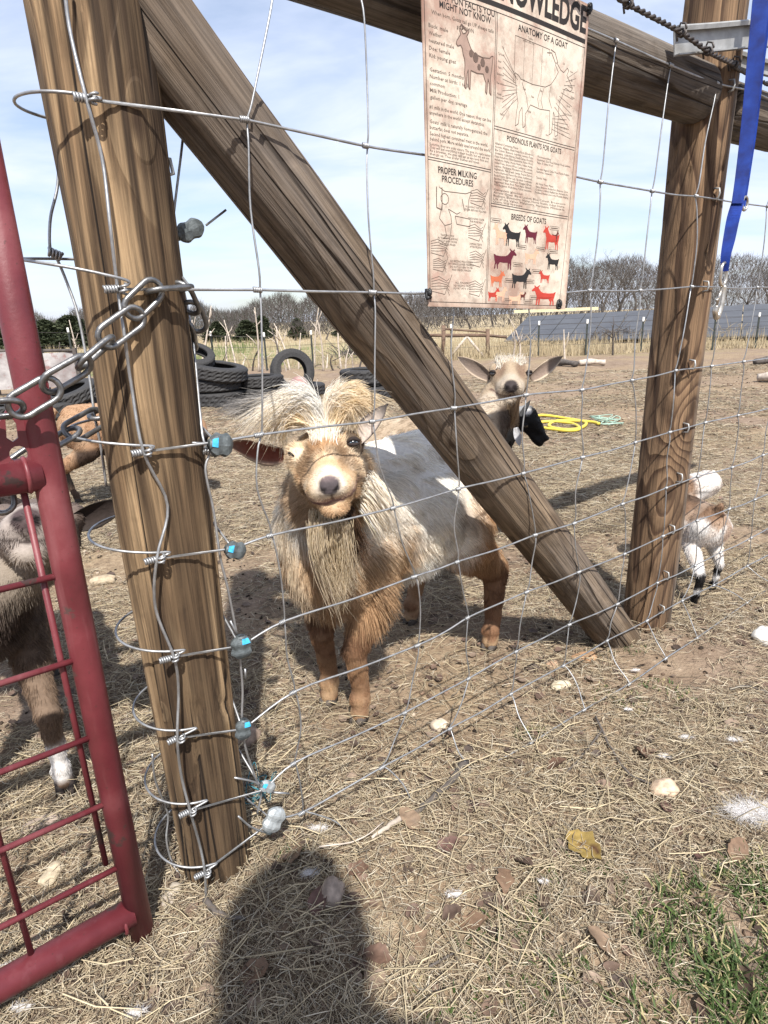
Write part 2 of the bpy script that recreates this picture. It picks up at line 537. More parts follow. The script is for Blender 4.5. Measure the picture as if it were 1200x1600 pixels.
# ---------------------------------------------------------------- round posts and rails
def smooth01(x): return np.clip((x - .35) / .3, 0, 1)
def log_obj(name, A, B, r0, r1, mat, seed, label, cat='post', group=None, seg=72, stepz=0.012, ruts=0.0012, twist=0.0, squareness=0.0, xdir=None, capr=0.004):
    A = np.array(A, float); B = np.array(B, float)
    L = np.linalg.norm(B - A); z = (B - A) / L
    x = np.array(xdir, float) if xdir is not None else np.array([1.0, 0, 0])
    x = x - z * (x @ z); x /= np.linalg.norm(x); y = np.cross(z, x)
    n = int(L / stepz) + 2
    zz = np.linspace(0, L, n)
    th = np.linspace(0, 2 * math.pi, seg, endpoint=False)
    T, Z = np.meshgrid(th, zz)
    R = r0 + (r1 - r0) * Z / L
    cx, sy = np.cos(T), np.sin(T)
    if squareness:
        sup = 1.0 / (np.abs(cx) ** 6 + np.abs(sy) ** 6) ** (1 / 6.0)
        R = R * (1 + squareness * (sup - 1))
    # slow swellings, flat spots, long ruts following the grain
    R = R * (1 + 0.05 * (vnoise(cx * 1.3 + 9 + seed, Z * 2.5 + sy, seed) - 0.5) * 2)
    R = R + ruts * 3 * (vnoise(T * 7 / 6.2832 * 2 + 3, Z * 3.0, seed + 2) - 0.5) * (0.5 + 0.5 * np.sin(T + seed) ** 2)
    R = R + ruts * 2.2 * (vnoise(T * 30 / 6.2832 * 2, Z * 3.5, seed + 5) - 0.5)
    c = vnoise(T * 16 / 6.2832, Z * 1.3, seed + 8)
    R = R - 0.0060 * np.clip(1 - np.abs(c - 0.5) / 0.016, 0, 1) * smooth01(vnoise(T * 0 + 3, Z * 2.2, seed + 4))
    e = np.minimum(Z, L - Z)
    R = R - capr * np.clip(1 - e / (capr * 1.5), 0, 1)
    X = np.stack([R * cx, R * sy, Z], -1).reshape(-1, 3)
    vs = list(X); fs = []
    for i in range(n - 1):
        for k in range(seg):
            k2 = (k + 1) % seg
            fs.append((i * seg + k, i * seg + k2, (i + 1) * seg + k2, (i + 1) * seg + k))
    vs.append((0, 0, 0)); vs.append((0, 0, L))
    for k in range(seg):
        k2 = (k + 1) % seg
        fs.append((n * seg, k2, k)); fs.append((n * seg + 1, (n - 1) * seg + k, (n - 1) * seg + k2))
    M = Matrix(((x[0], y[0], z[0], A[0]), (x[1], y[1], z[1], A[1]), (x[2], y[2], z[2], A[2]), (0, 0, 0, 1)))
    o = put(name, mesh_np(name, np.array(vs), fs), mat, None, M)
    return tag(o, label, cat, group)

LP = np.array([-0.311, 0.839, 0.0])            # gate post
RP = np.array([0.770, 1.632, 0.0])             # far post
MAT['wood_left'] = wood('tan_post_wood', (0.37, 0.255, 0.145), (0.22, 0.142, 0.078), (0.042, 0.026, 0.015),
    knots=[(0.045, -0.040, 1.125, 0.045, 1.6), (-0.052, -0.03, 1.20, 0.03, 1.2), (0.035, -0.045, 1.29, 0.02, 1), (-0.03, -0.052, 0.36, 0.012, 0.7), (-0.02, -0.056, 1.36, 0.018, 0.8)],
    field=(8, 8, 0.7), rings=7.0, streak=1.15, crack=1.0, bump=0.8)
post_l = log_obj('wooden_post', LP + [0, 0, -0.02], LP + [0, 0, 1.62], 0.0595, 0.0665, MAT['wood_left'], 11,
    'thick tan wooden gate post wrapped by wire loops and chain', 'post', ruts=0.0013)
MAT['wood_right'] = wood('brown_post_wood', (0.25, 0.16, 0.092), (0.080, 0.045, 0.026), (0.05, 0.03, 0.019),
    knots=[(-0.01, -0.062, 0.60, 0.05, 3.2), (-0.035, -0.055, 0.43, 0.06, -2.6), (0.012, -0.06, 0.66, 0.06, 2.0), (0.01, -0.06, 1.17, 0.016, 0.8)],
    field=(6, 6, 0.9), rings=13.0, streak=0.5, crack=0.6, bump=0.8, side=(0.9, 0.1, (0.17, 0.15, 0.13)))
post_r = log_obj('wooden_post', RP + [-0.013, -0.01, -0.02], RP + [0.016, 0.012, 1.66], 0.0585, 0.060, MAT['wood_right'], 23,
    'dark brown wooden post with swirling grain behind the fence, brace leaning on its foot', 'post', squareness=0.45, xdir=(0.90, 0.43, 0), ruts=0.0011)
MAT['wood_brace'] = wood('weathered_brace_wood', (0.245, 0.18, 0.12), (0.11, 0.076, 0.048), (0.06, 0.043, 0.03),
    knots=[(-0.03, -0.05, 0.72, 0.05, 2.0), (0.03, -0.045, 0.95, 0.04, 1.5), (0.0, -0.055, 0.42, 0.035, 1.6), (0.02, -0.05, 1.25, 0.03, 1.2)],
    field=(7, 7, 0.9), rings=8.0, streak=0.65, crack=0.8, grey=(0.16, 0.14, 0.125), bump=0.95)
BR0 = np.array([0.655, 1.548, -0.015]); BR1 = np.array([-0.262, 0.874, 1.235])
brace = log_obj('diagonal_brace', BR0, BR1 + (BR1 - BR0) * 0.035, 0.0565, 0.060, MAT['wood_brace'], 31,
    'grey brown round log leaning diagonally between the two posts', 'brace', ruts=0.0022, xdir=(0.5916, -0.8062, 0))
MAT['wood_rail'] = wood('grey_rail_wood', (0.185, 0.15, 0.115), (0.075, 0.058, 0.045), (0.045, 0.034, 0.027),
    knots=[(0.03, -0.05, 0.33, 0.03, 1.5), (-0.03, -0.05, 1.18, 0.035, 1.6)],
    field=(6, 6, 0.8), rings=10.0, streak=0.6, crack=0.8, grey=(0.20, 0.18, 0.16), bump=0.8)
rz = 1.345
ra = fence_pt(0.26, 1.378, 0.085); rb = fence_pt(1.545, 1.338, 0.05)
log_obj('top_rail', ra, rb, 0.064, 0.062, MAT['wood_rail'], 41, 'grey round top rail log passing behind the goat poster', 'rail', xdir=(0.5916, -0.8062, 0))
log_obj('top_rail', fence_pt(1.665, rz - 0.012, 0.065), fence_pt(3.1, rz - 0.01, 0.065), 0.060, 0.058, MAT['wood_rail'], 47,
    'grey round rail log continuing right of the brown post behind the blue strap', 'rail', xdir=(0.5916, -0.8062, 0))

# ---------------------------------------------------------------- woven wire fence
FENCE = empty('wire_fence', fence_pt(0.9, 0), 'galvanised woven wire fence stretched in front of posts and brace', 'fence')
NODES = {
0: {5: (965, 65), 6: (1050, 103), 7: (1122, 131)},
1: {1: (388, 188), 2: (576, 229), 5: (940, 285), 6: (1021, 299), 7: (1089, 307), 9: (1200, 323)},
2: {1: (408, 453), 2: (586, 457), 5: (923, 454), 6: (1002, 454), 7: (1082, 448), 9: (1184, 449)},
3: {1: (410, 679), 2: (585, 658), 3: (712, 637), 4: (824, 617), 5: (911, 609), 6: (989, 594), 7: (1057, 579), 8: (1113, 572), 9: (1163, 565)},
4: {1: (426, 836), 2: (617, 793), 3: (719, 763), 4: (820, 739), 5: (912, 714), 6: (994, 691), 7: (1048, 675), 8: (1103, 660), 9: (1154, 649)},
5: {1: (446, 970), 2: (650, 900), 3: (717, 877), 4: (838, 835), 5: (899, 817), 6: (974, 787), 7: (1042, 762), 8: (1091, 744)},
6: {1: (462, 1080), 2: (655, 1007), 3: (733, 964), 4: (825, 924), 5: (906, 893), 6: (977, 865), 7: (1037, 837), 8: (1090, 813), 9: (1140, 795)},
7: {1: (462, 1191), 2: (635, 1112), 3: (734, 1059), 4: (808, 1017), 5: (891, 975), 6: (966, 943), 7: (1028, 910), 8: (1087, 883)},
8: {1: (475, 1268), 2: (600, 1197), 3: (705, 1137), 4: (800, 1083), 5: (882, 1039), 6: (950, 1000), 7: (1012, 969), 8: (1067, 938), 9: (1116, 914)},
}
W9 = {4: (832, 1159), 5: (914, 1108), 6: (984, 1068), 7: (1041, 1028), 8: (1090, 996), 9: (1168, 941)}
ROWZ = [1.349, 1.120, 0.924, 0.730, 0.580, 0.436, 0.303, 0.171, 0.067]
JMAX = 15
WOFF = -0.006
rw = random.Random(5)
node = {}
for i in range(9):
    for j in range(1, JMAX + 1):
        px = NODES[i].get(j)
        if px is not None:
            node[i, j] = on_fence(px[0], px[1], WOFF)
        else:
            node[i, j] = fence_pt(0.205 + 0.183 * j + rw.uniform(-.012, .012), ROWZ[i] + rw.uniform(-.004, .004), WOFF)
for j in range(1, JMAX + 1):
    if j in W9: node[9, j] = on_ground(W9[j][0], W9[j][1], 0.012)
    elif j > 9: node[9, j] = node[9, 9] + TV * 0.19 * (j - 9)
    else: node[9, j] = on_ground(832 - (4 - j) * 92, 1159 + (4 - j) * 50, -0.004)
s0 = on_fence(137, 155)@TV
POSTN = [None, (137, 155), (185, 452), (224, 706), (245, 873), (267, 1027), (277, 1153), (295, 1267), (318, 1363)]
LOOPX = [0, 0.094, 0.118, 0.105, 0.103, 0.092, 0.088, 0.090, 0.092]     # how far each loop stands off to the left of the post axis
BACKZ = [0, 0.012, 0.045, 0.03, 0.03, 0.025, 0.02, 0.02, 0.025]
CRIMP = [None, None, (300, 452), (340, 694), (366, 860), (377, 1012), (380, 1142), (412, 1237), (428, 1283)]
for i in range(1, 9):
    p0 = on_fence(*POSTN[i], WOFF - 0.002)
    node[i, 0] = p0
    ax = np.array([LP[0], LP[1], 0])
    loop = []
    for a in np.linspace(270, 30, 15):
        ra_ = math.radians(a)
        base = 0.070
        rr = base + (LOOPX[i] - base) * max(0, math.cos(ra_ - math.pi)) ** 1.6
        q = ax + rr * (TV * math.cos(ra_) + NV * math.sin(ra_))
        k = (270 - a) / 240
        z = p0[2] + BACKZ[i] * math.sin(min(1, k * 1.6) * math.pi / 2)
        loop.append([q[0], q[1], z])
    loop[0] = p0 - TV * 0.004
    end = on_fence(*CRIMP[i], WOFF + 0.004) if CRIMP[i] else fence_pt(0.30, p0[2], 0.05)
    path = [p0] + loop[1:] + [end]
    line = [node[i, j] for j in range(JMAX, 0, -1)]
    # slack: small dips between the knots
    pts = []
    for a, b in zip(line, line[1:]):
        pts.append(a); pts.append((a + b) / 2 + [0, 0, rw.uniform(-.0035, .001)])
    pts.append(line[-1])
    if CRIMP[i] and i > 2: pts.append(on_fence(*CRIMP[i], WOFF) + np.array([0, 0, 0.003]))
    full = np.vstack([smooth_path(pts, 4), smooth_path(path, 5)])
    tube_obj('line_wire', full, 0.0018, MAT['wire'], FENCE, 7)
line = [node[0, j] for j in range(JMAX, 4, -1)] + [fence_pt(0.205 + 0.183 * j, 1.352, WOFF) for j in (4, 3, 2, 1)] + [fence_pt(0.205, 1.355, -0.004), fence_pt(0.10, 1.36, 0.03)]
tube_obj('line_wire', smooth_path(line, 4), 0.0020, MAT['wire'], FENCE, 7)
line = [node[9, j] for j in range(JMAX, 0, -1)] + [on_ground(560, 1345, -0.006)]
tube_obj('line_wire', smooth_path(line, 5), 0.0019, MAT['wire'], FENCE, 7)

# stays and their knots
def coil_geo(c, ax, up, L=0.013, r=0.0042, turns=4.5, wr=0.0014):
    side = np.cross(ax, up)
    t = np.linspace(0, 1, int(turns * 10))
    a = t * turns * 2 * math.pi
    p = c + np.outer(t - 0.5, ax) * L + r * (np.cos(a)[:, None] * up + np.sin(a)[:, None] * side)
    return tube_geo(p, wr, 5)
knot_me = []
for k in range(4):
    v1, f1 = coil_geo(np.zeros(3), np.array([1.0, 0, 0]), np.array([0, 0, 1.0]), 0.009 + 0.0015 * k, 0.0029, 3.4 + 0.6 * k)
    me = mesh_np('wire_knot', v1, f1); me.materials.append(MAT['wire']); knot_me.append(me)
def knot_at(p, s=1.0, ang=0.0):
    M = Matrix.Translation(V(p)) @ Matrix.Rotation(TH, 4, 'Z') @ Matrix.Rotation(ang, 4, 'Y') @ Matrix.Scale(s, 4)
    o = bpy.data.objects.new('wire_knot', knot_me[rw.randrange(4)])
    o.matrix_basis = M
    return link(o, FENCE)
for j in range(0, JMAX + 1):
    ks = [i for i in range(10) if (i, j) in node and not (i == 0 and j < 5 and j > 0)]
    pts = []
    if j == 0:
        # the end stay on the face of the post, bent between knots as in the photo
        px = [(98, -60), (108, 40), (135, 155), (160, 250), (172, 350), (184, 452), (194, 520), (205, 600), (224, 706), (262, 790), (245, 873), (243, 950), (272, 1027), (279, 1080), (277, 1153), (283, 1210), (297, 1267), (312, 1320), (320, 1363), (322, 1412)]
        tube_obj('stay_wire', smooth_path([on_fence(a, b, -0.012 if k % 2 == 0 else -0.004) for k, (a, b) in enumerate(px)], 5), 0.0020, MAT['wire'], FENCE, 7)
    else:
        if j < 5: ks = [0] + ks if 0 not in ks else ks
        top = node[1, j] + np.array([0, 0, 0.23])
        if j == 1: top = on_fence(428, -8, WOFF)
        if j == 2: top = on_fence(565, -10, WOFF)
        seq = []
        rows = [i for i in range(1, 10)]
        if j >= 5: seq.append(node[0, j])
        else: seq.append(top)
        for i in rows: seq.append(node[i, j])
        pts = []
        for q, (a, b) in enumerate(zip(seq, seq[1:])):
            w = rw.uniform(-.012, .012)
            if j == 1 and q == 3: w = -0.018
            pts.append(a + NV * 0.003)
            pts.append(a * 0.85 + b * 0.15 + TV * w * 0.55)
            pts.append(a * 0.5 + b * 0.5 + TV * w + NV * rw.uniform(-.004, .004))
            pts.append(a * 0.13 + b * 0.87 + TV * w * 0.2)
        pts.append(seq[-1])
        tube_obj('stay_wire', smooth_path(pts, 4), 0.0014, MAT['wire'], FENCE, 6)
    for i in ks:
        if j > 0 and i == 0 and j < 5: continue
        if i == 9 and j < 4: continue
        if i == 0 and j == 0: continue
        knot_at(node[i, j] - NV * 0.001 - TV * (0.006 if j else 0.008), 1.2 if j == 0 else .95, rw.uniform(-.1, .1))
        if j == 0:      # the second, crosswise wrap of the stay
            v1, f1 = coil_geo(node[i, 0] - NV * 0.008 + TV * 0.004, np.array([0.25, 0.1, 1.0]) / 1.036, TV, 0.012, 0.0036, 2.2, 0.0017)
            put('wire_knot', mesh_np('wire_knot', v1, f1), MAT['wire'], FENCE)
# loose stays behind the post where the wires come round
def fence_px(lst): return smooth_path([on_fence(a, b, o) for a, b, o in lst], 6)
tube_obj('stay_wire', fence_px([(287, 200, .10), (283, 240, .10), (272, 330, .10), (270, 365, .10), (282, 430, .09), (300, 520, .06), (312, 640, .03), (318, 688, .012), (328, 706, .01), (321, 735, .008), (334, 800, .006), (344, 870, .004), (356, 920, .002), (370, 992, .002), (376, 1040, .003), (379, 1080, .003), (378, 1130, .002), (384, 1170, .002), (400, 1218, .002), (408, 1240, .002), (402, 1270, .0)]), 0.0018, MAT['wire'], FENCE)
tube_obj('stay_wire', fence_px([(92, 225, .12), (90, 290, .12), (79, 340, .12), (78, 385, .12), (86, 398, .12), (104, 440, .12), (124, 500, .11), (140, 590, .10), (148, 650, .09), (158, 700, .09), (166, 760, .09)]), 0.0019, MAT['wire'], FENCE)
tube_obj('stay_wire', fence_px([(238, 1178, .10), (243, 1220, .10), (262, 1270, .10), (260, 1310, .09), (268, 1345, .08), (284, 1372, .06)]), 0.0018, MAT['wire'], FENCE)
for (a, b, o) in [(86, 397, .12), (328, 706, .01)]:
    knot_at(on_fence(a, b, o), 1.5, 0.4)
# tails of the crimped wires
for lst in ([(322, 352, .10), (353, 328, .10)], [(300, 692, .0), (322, 693, .0), (336, 694, .0)], [(372, 995, 0), (360, 970, 0)], [(383, 1045, 0), (384, 1060, 0)], [(366, 1215, 0), (398, 1222, 0), (408, 1232, 0)], [(372, 1275, -.01), (392, 1292, -.01), (418, 1302, -.012)], [(425, 1238, 0), (452, 1240, -.01)]):
    v, f = tube_geo(smooth_path([on_fence(*q) for q in lst], 3), 0.0017, 6)
    put('wire_tail', mesh_np('wire_tail', v, f), MAT['wire'], FENCE)

def sleeve(px, dirpx, off, L, r, mat, blue, name='crimp_sleeve'):
    """a squeezed oval sleeve that joins two wires; built along its own axis"""
    a = on_fence(*px, off); b = on_fence(*dirpx, off)
    ax = (b - a) / np.linalg.norm(b - a)
    nrm = -NV - ax * (-NV @ ax); nrm /= np.linalg.norm(nrm)
    sd = np.cross(ax, nrm)
    n, m = 13, 8
    vs = []; fs = []
    for i in range(n):
        t = i / (n - 1); w = math.sin(math.pi * (0.12 + 0.76 * t)) ** 0.55
        if i in (0, n - 1): w *= 0.6
        pinch = 1 - 0.12 * math.cos(t * 4 * math.pi)
        for k in range(m):
            th = 2 * math.pi * k / m
            rr = 1.0 / (abs(math.cos(th)) ** 3 + abs(math.sin(th)) ** 3) ** (1 / 3)
            vs.append(a + ax * (t - 0.5) * L + rr * w * pinch * r * (math.cos(th) * sd * 1.05 + math.sin(th) * nrm * 0.62))
    for i in range(n - 1):
        for k in range(m):
            k2 = (k + 1) % m
            fs.append((i * m + k, i * m + k2, (i + 1) * m + k2, (i + 1) * m + k))
    fs.append(tuple(range(m))[::-1]); fs.append(tuple(range((n - 1) * m, n * m)))
    o = put(name, mesh_np(name, vs, fs, False), mat, FENCE)
    mb = MB(); mb.tube([a - ax * L * 0.5, a - ax * L * 0.34], [r * 0.50, r * 0.46], 10); mb.build('sleeve_collar', MAT['lead'], o)
    if blue:
        # a paint mark on the near face
        vs = []; q0 = 0.16; 
        for t in np.linspace(0.05, 0.27, 5):
            for u in np.linspace(-0.15, 0.60, 6):
                w = math.sin(math.pi * (0.12 + 0.76 * t)) ** 0.55
                th = math.pi / 2 + u
                rr = 1.0 / (abs(math.cos(th)) ** 3 + abs(math.sin(th)) ** 3) ** (1 / 3)
                vs.append(a + ax * (t - 0.5) * L + (rr * w * r * 1.13) * (math.cos(th) * sd * 1.05 + math.sin(th) * nrm * 0.62) + nrm * 0.0006)
        fs = [(i * 6 + k, i * 6 + k + 1, (i + 1) * 6 + k + 1, (i + 1) * 6 + k) for i in range(4) for k in range(5)]
        put('blue_paint_mark', mesh_np('blue_paint_mark', vs, fs), MAT['bluepaint'], o)
    return o
sleeve((297, 360), (322, 348), .10, 0.042, 0.0125, MAT['lead'], False)
sleeve((345, 695), (370, 696), -.012, 0.033, 0.0155, MAT['lead'], True)
sleeve((368, 860), (385, 862), -.010, 0.031, 0.0125, MAT['lead'], True)
sleeve((377, 1011), (378, 1040), -.010, 0.036, 0.0155, MAT['lead'], True)
sleeve((380, 1140), (378, 1165), -.008, 0.034, 0.0125, MAT['lead'], True)
sleeve((418, 1229), (436, 1234), -.006, 0.030, 0.0095, MAT['lead_pale'], True)
sleeve((428, 1281), (438, 1262), -.014, 0.044, 0.0165, MAT['lead_pale'], False)
# staples in the far post
for i in range(0, 9):
    z = ROWZ[i]
    q = on_fence(*{0: (1145, 133), 1: (1122, 302), 2: (1105, 447), 3: (1084, 570), 4: (1074, 669), 5: (1064, 747), 6: (1052, 828), 7: (1043, 900), 8: (1036, 953)}[i], -.008)
    mb = MB(); mb.tube([q + [0, 0, .012] + NV * .012, q + [0, 0, .010] - NV * .002, q - NV * .004, q + [0, 0, -.010] - NV * .002, q + [0, 0, -.012] + NV * .012], 0.0021, 6)
    mb.build('staple', MAT['galv'], FENCE)
q = on_fence(258, 248, .055)
mb = MB(); mb.tube([q - TV * .008, q + TV * .006, q + TV * .008 + [0, 0, -.016], q - TV * .004 + [0, 0, -.02]], 0.0026, 6)
staple0 = mb.build('staple', MAT['galv'], FENCE)

# blue twine snarled at the foot of the post
tw = []
rt = random.Random(3)
for k in range(16):
    tw.append(on_ground(385 + 55 * rt.random(), 1225 + 60 * rt.random(), 0.0) + [0, 0, 0.03 + 0.03 * rt.random()])
twm = simple('teal_twine', (0.03, 0.13, 0.16), 0.8, 0, 0.3, 60)
tag(tube_obj('twine', smooth_path(tw, 7), 0.0009, twm, None, 5), 'snarl of frayed teal twine at the foot of the gate post', 'twine')

# ---------------------------------------------------------------- red tube gate
GATE = empty('farm_gate', fence_pt(0.12, 0), 'dark red tube farm gate with mesh rods, chained to the tan post', 'gate')
gz = dict(top=1.30, mid=0.727, low=0.050)
tube_obj('gate_stile', [fence_pt(.101, -.002), fence_pt(.101, 0.4), fence_pt(.103, 0.8), fence_pt(.103, 1.36)], 0.0176, MAT['red'], GATE, 24)
tube_obj('gate_rail', [fence_pt(.095, gz['low'] + .006), fence_pt(-.4, gz['low']), fence_pt(-1.1, gz['low'])], 0.0200, MAT['red'], GATE, 24)
tube_obj('gate_rail', [fence_pt(.095, gz['mid']), fence_pt(-1.1, gz['mid'])], 0.0200, MAT['red'], GATE, 24)
tube_obj('gate_rail', [fence_pt(.095, 1.338), fence_pt(-1.1, 1.338)], 0.0200, MAT['red'], GATE, 24)
tube_obj('gate_stile', [fence_pt(-1.1, 0), fence_pt(-1.1, 1.36)], 0.0200, MAT['red'], GATE, 16)
# a weld bead where the rail meets the stile, and seams
for z in (gz['mid'], gz['low'], 1.338):
    pts = [fence_pt(.080, z + .0197 * math.sin(a), .0197 * math.cos(a)) for a in np.linspace(0, 2 * math.pi, 20, endpoint=False)]
    tube_obj('weld_bead', pts, 0.0028, MAT['red'], GATE, 6, closed=True)
for z in (.602, .486, .370, .261, .149):
    tube_obj('mesh_rod', [fence_pt(.086, z - .002, -.004), fence_pt(-.4, z, -.004), fence_pt(-1.09, z, -.004)], 0.0042, MAT['red'], GATE, 8)
for s in (.074, -.036, -.158, -.28, -.40, -.52, -.64, -.76, -.88, -1.0):
    tube_obj('mesh_rod', [fence_pt(s, gz['mid'] - .02, .004), fence_pt(s, .06 if s < .05 else .155, .004)], 0.0040, MAT['red'], GATE, 8)

# latch plate: a flat plate with a keyhole slot and a round hole
def plate_obj(name, outline, holes, th, mat, parent, off):
    cu = bpy.data.curves.new('c', 'CURVE'); cu.dimensions = '2D'; cu.fill_mode = 'BOTH'; cu.extrude = th / 2
    for poly in [outline] + holes:
        sp = cu.splines.new('POLY'); sp.points.add(len(poly) - 1); sp.use_cyclic_u = True
        for k, (a, b) in enumerate(poly): sp.points[k].co = (a, b, 0, 1)
    o = bpy.data.objects.new('c', cu); COL.objects.link(o)
    dg = bpy.context.evaluated_depsgraph_get()
    me = bpy.data.meshes.new_from_object(o.evaluated_get(dg))
    bpy.data.objects.remove(o)
    me.name = name; me.materials.clear()
    M = Matrix(((TV[0], 0, -NV[0], 0), (TV[1], 0, -NV[1], 0), (0, 1, 0, 0), (0, 0, 0, 1)))
    M.translation = V(NV * (D0 + off))
    return put(name, me, mat, parent, M)
def sz(px, py, off): q = on_fence(px, py, off); return (q @ TV, q[2])
of = -0.006
outl = [sz(*q, of) for q in [(75, 598), (60, 596), (34, 600), (18, 622), (2, 655), (-40, 700), (-70, 760), (-40, 768), (60, 742), (90, 720)]]
slot = [sz(*q, of) for q in [(8, 655), (16, 650), (25, 662), (28, 684), (20, 690), (10, 684)]]
def circ(cx, cy, r, n=14): 
    c = sz(cx, cy, of); return [(c[0] + r * math.cos(a), c[1] + r * math.sin(a)) for a in np.linspace(0, 2 * math.pi, n, endpoint=False)]
plate_obj('latch_plate', outl, [slot, circ(29, 709, 0.0092)], 0.005, MAT['red'], GATE, of)

# ---------------------------------------------------------------- chain
CHAIN = empty('gate_chain', on_fence(205, 520, -.02), 'steel chain looped round the tan post and over the red gate', 'chain')
def link_path(L, W, n=10):
    r = W / 2; h = L / 2 - r
    pts = [(h + r * math.cos(a), r * math.sin(a)) for a in np.linspace(-math.pi / 2, math.pi / 2, n)]
    pts += [(-h + r * math.cos(a), r * math.sin(a)) for a in np.linspace(math.pi / 2, 3 * math.pi / 2, n)]
    return pts
def chain_link(a, b, roll, W=0.026, wr=0.0034, over=0.004, mat='chain'):
    a = np.array(a); b = np.array(b); ax = b - a; L = np.linalg.norm(ax); ax /= L
    cc = (a + b) / 2
    view = CAMP - cc; view /= np.linalg.norm(view)
    n0 = view - ax * (view @ ax); n0 /= np.linalg.norm(n0); s0_ = np.cross(n0, ax)
    sd = s0_ * math.cos(roll) + n0 * math.sin(roll)
    pts = [cc + ax * u + sd * v for u, v in link_path(L + 2 * over, W)]
    v, f = tube_geo(pts, wr, 10, closed=True)
    w = put('link', mesh_np('link', v, f), MAT[mat], CHAIN)
    return w
def F(x, y, o): return on_fence(x, y, o)
chain_pts = [
    (F(-75, 668, -.034), F(-22, 640, -.034), 1.2), (F(-28, 642, -.034), F(30, 636, -.036), 0.9), (F(22, 640, -.038), F(86, 602, -.040), 0.15),
    (F(72, 603, -.040), F(136, 566, -.034), 0.75), (F(126, 570, -.034), F(172, 532, -.024), 1.35), (F(161, 532, -.020), F(218, 491, -.014), 0.35),
    (F(203, 488, -.016), F(245, 447, -.014), 0.35), (F(236, 455, -.012), F(292, 450, .008), 1.45), (F(281, 446, .010), F(300, 486, .030), 0.7),
    (F(297, 476, .028), F(310, 514, .045), 0.3), (F(291, 503, .050), F(298, 540, .075), 1.0), (F(292, 530, .085), F(255, 556, .125), 0.3),
    (F(262, 552, .125), F(215, 590, .13), 1.2), (F(224, 584, .13), F(182, 622, .13), 0.3),
    (F(190, 630, .11), F(148, 652, .085), 1.1), (F(160, 648, .085), F(108, 678, .05), 0.25), (F(118, 672, .05), F(70, 700, .04), 1.1), (F(78, 696, .04), F(20, 735, .035), 0.4)]
for a, b, r_ in chain_pts: chain_link(a, b, r_)
chain_link(F(-8, 742, .035), F(6, 796, .02), 0.2)

# ---------------------------------------------------------------- blue strap, hook, bracket, barbed wire
STR = empty('tie_strap', on_fence(1160, 250, -.05), 'bright blue webbing strap with worn metal snap hook by the brown post', 'strap')
def ribbon(lst, widths, th, name, mat, parent, twist=None):
    P = smooth_path(lst, 8); n = len(P)
    w = np.interp(np.linspace(0, 1, n), np.linspace(0, 1, len(widths)), widths)
    tw_ = np.interp(np.linspace(0, 1, n), np.linspace(0, 1, len(twist)), twist) if twist is not None else np.zeros(n)
    tan = np.gradient(P, axis=0); tan /= np.linalg.norm(tan, axis=1)[:, None]
    vs = []
    for i in range(n):
        view = CAMP - P[i]; view /= np.linalg.norm(view)
        sd = np.cross(tan[i], view); sd /= np.linalg.norm(sd); nr = np.cross(sd, tan[i])
        s2 = sd * math.cos(tw_[i]) + nr * math.sin(tw_[i]); n2 = np.cross(s2, tan[i])
        for a, b in ((-1, -1), (-1, 1), (1, 1), (1, -1)):
            vs.append(P[i] + s2 * a * w[i] / 2 + n2 * b * th / 2)
    fs = [(0, 1, 2, 3), tuple(range(4 * n - 1, 4 * n - 5, -1))]
    for i in range(n - 1):
        for k in range(4):
            k2 = (k + 1) % 4; fs.append((i * 4 + k, i * 4 + k2, (i + 1) * 4 + k2, (i + 1) * 4 + k))
    return put(name, mesh_np(name, vs, fs, False), mat, parent)
so = -.085
ribbon([F(1196, -70, so), F(1187, 20, so), F(1180, 90, so), F(1170, 190, so), F(1160, 270, so), F(1152, 318, so)], [.031, .030, .029, .028, .026, .023], .003, 'webbing', MAT['strap'], STR, [0.2, 0.15, 0.1, 0.1, 0.2, 0.3])
ribbon([F(1206, -70, so + .02), F(1198, 20, so + .02), F(1189, 90, so + .02), F(1178, 190, so + .015), F(1166, 270, so + .01), F(1158, 322, so + .006)], [.022, .022, .021, .020, .020, .018], .003, 'webbing', MAT['strap'], STR, [0.9, 0.8, 0.8, 0.8, 0.7, 0.5])
ribbon([F(1154, 312, so + .004), F(1146, 340, so), F(1139, 375, so), F(1134, 400, so), F(1132, 424, so)], [.024, .026, .024, .020, .016], .004, 'webbing', MAT['strap'], STR, [0.3, 0.0, 0.1, 0.0, 0.0])
mb = MB(); c0 = F(1164, 318, so)
mb.tube([c0 + TV * .012 * math.cos(a) + np.array([0, 0, .014 * math.sin(a)]) for a in np.linspace(0, 2 * math.pi, 16, endpoint=False)], .0026, 7, closed=True)
mb.build('keeper_ring', MAT['hook'], STR)
a0 = F(1132, 415, so); a1 = F(1129, 442, so)
c0 = (a0 + a1) / 2; ax = (a1 - a0); L_ = np.linalg.norm(ax); ax /= L_
sd = np.cross(ax, NV)
mb = MB(); mb.tube([c0 + ax * u * 1.15 + sd * v for u, v in link_path(L_ * 1.15, .026)], .0036, 9, closed=True); mb.build('swivel_eye', MAT['hook'], STR)
b0 = F(1130, 446, so); b1 = F(1122, 492, so); ax = b1 - b0; L_ = np.linalg.norm(ax); ax /= L_; sd = np.cross(ax, NV)
hk = MB()
hk.tube(smooth_path([b0 + sd * .004, b0 + ax * L_ * .3 + sd * .006, b0 + ax * L_ * .8 + sd * .004, b1 + ax * .006 - sd * .004, b1 - ax * .004 - sd * .014, b1 - ax * .018 - sd * .015], 6), [.0062] * 31, 10)
hk.build('snap_hook', MAT['hook'], STR)
hk = MB(); hk.tube([b0 + ax * .004 - sd * .004, b1 - ax * .02 - sd * .014], .003, 8)
hk.tube([b0 + ax * .03 - sd * .009, b0 + ax * .034 - sd * .02], .0028, 8); hk.build('hook_gate', MAT['hook'], STR)

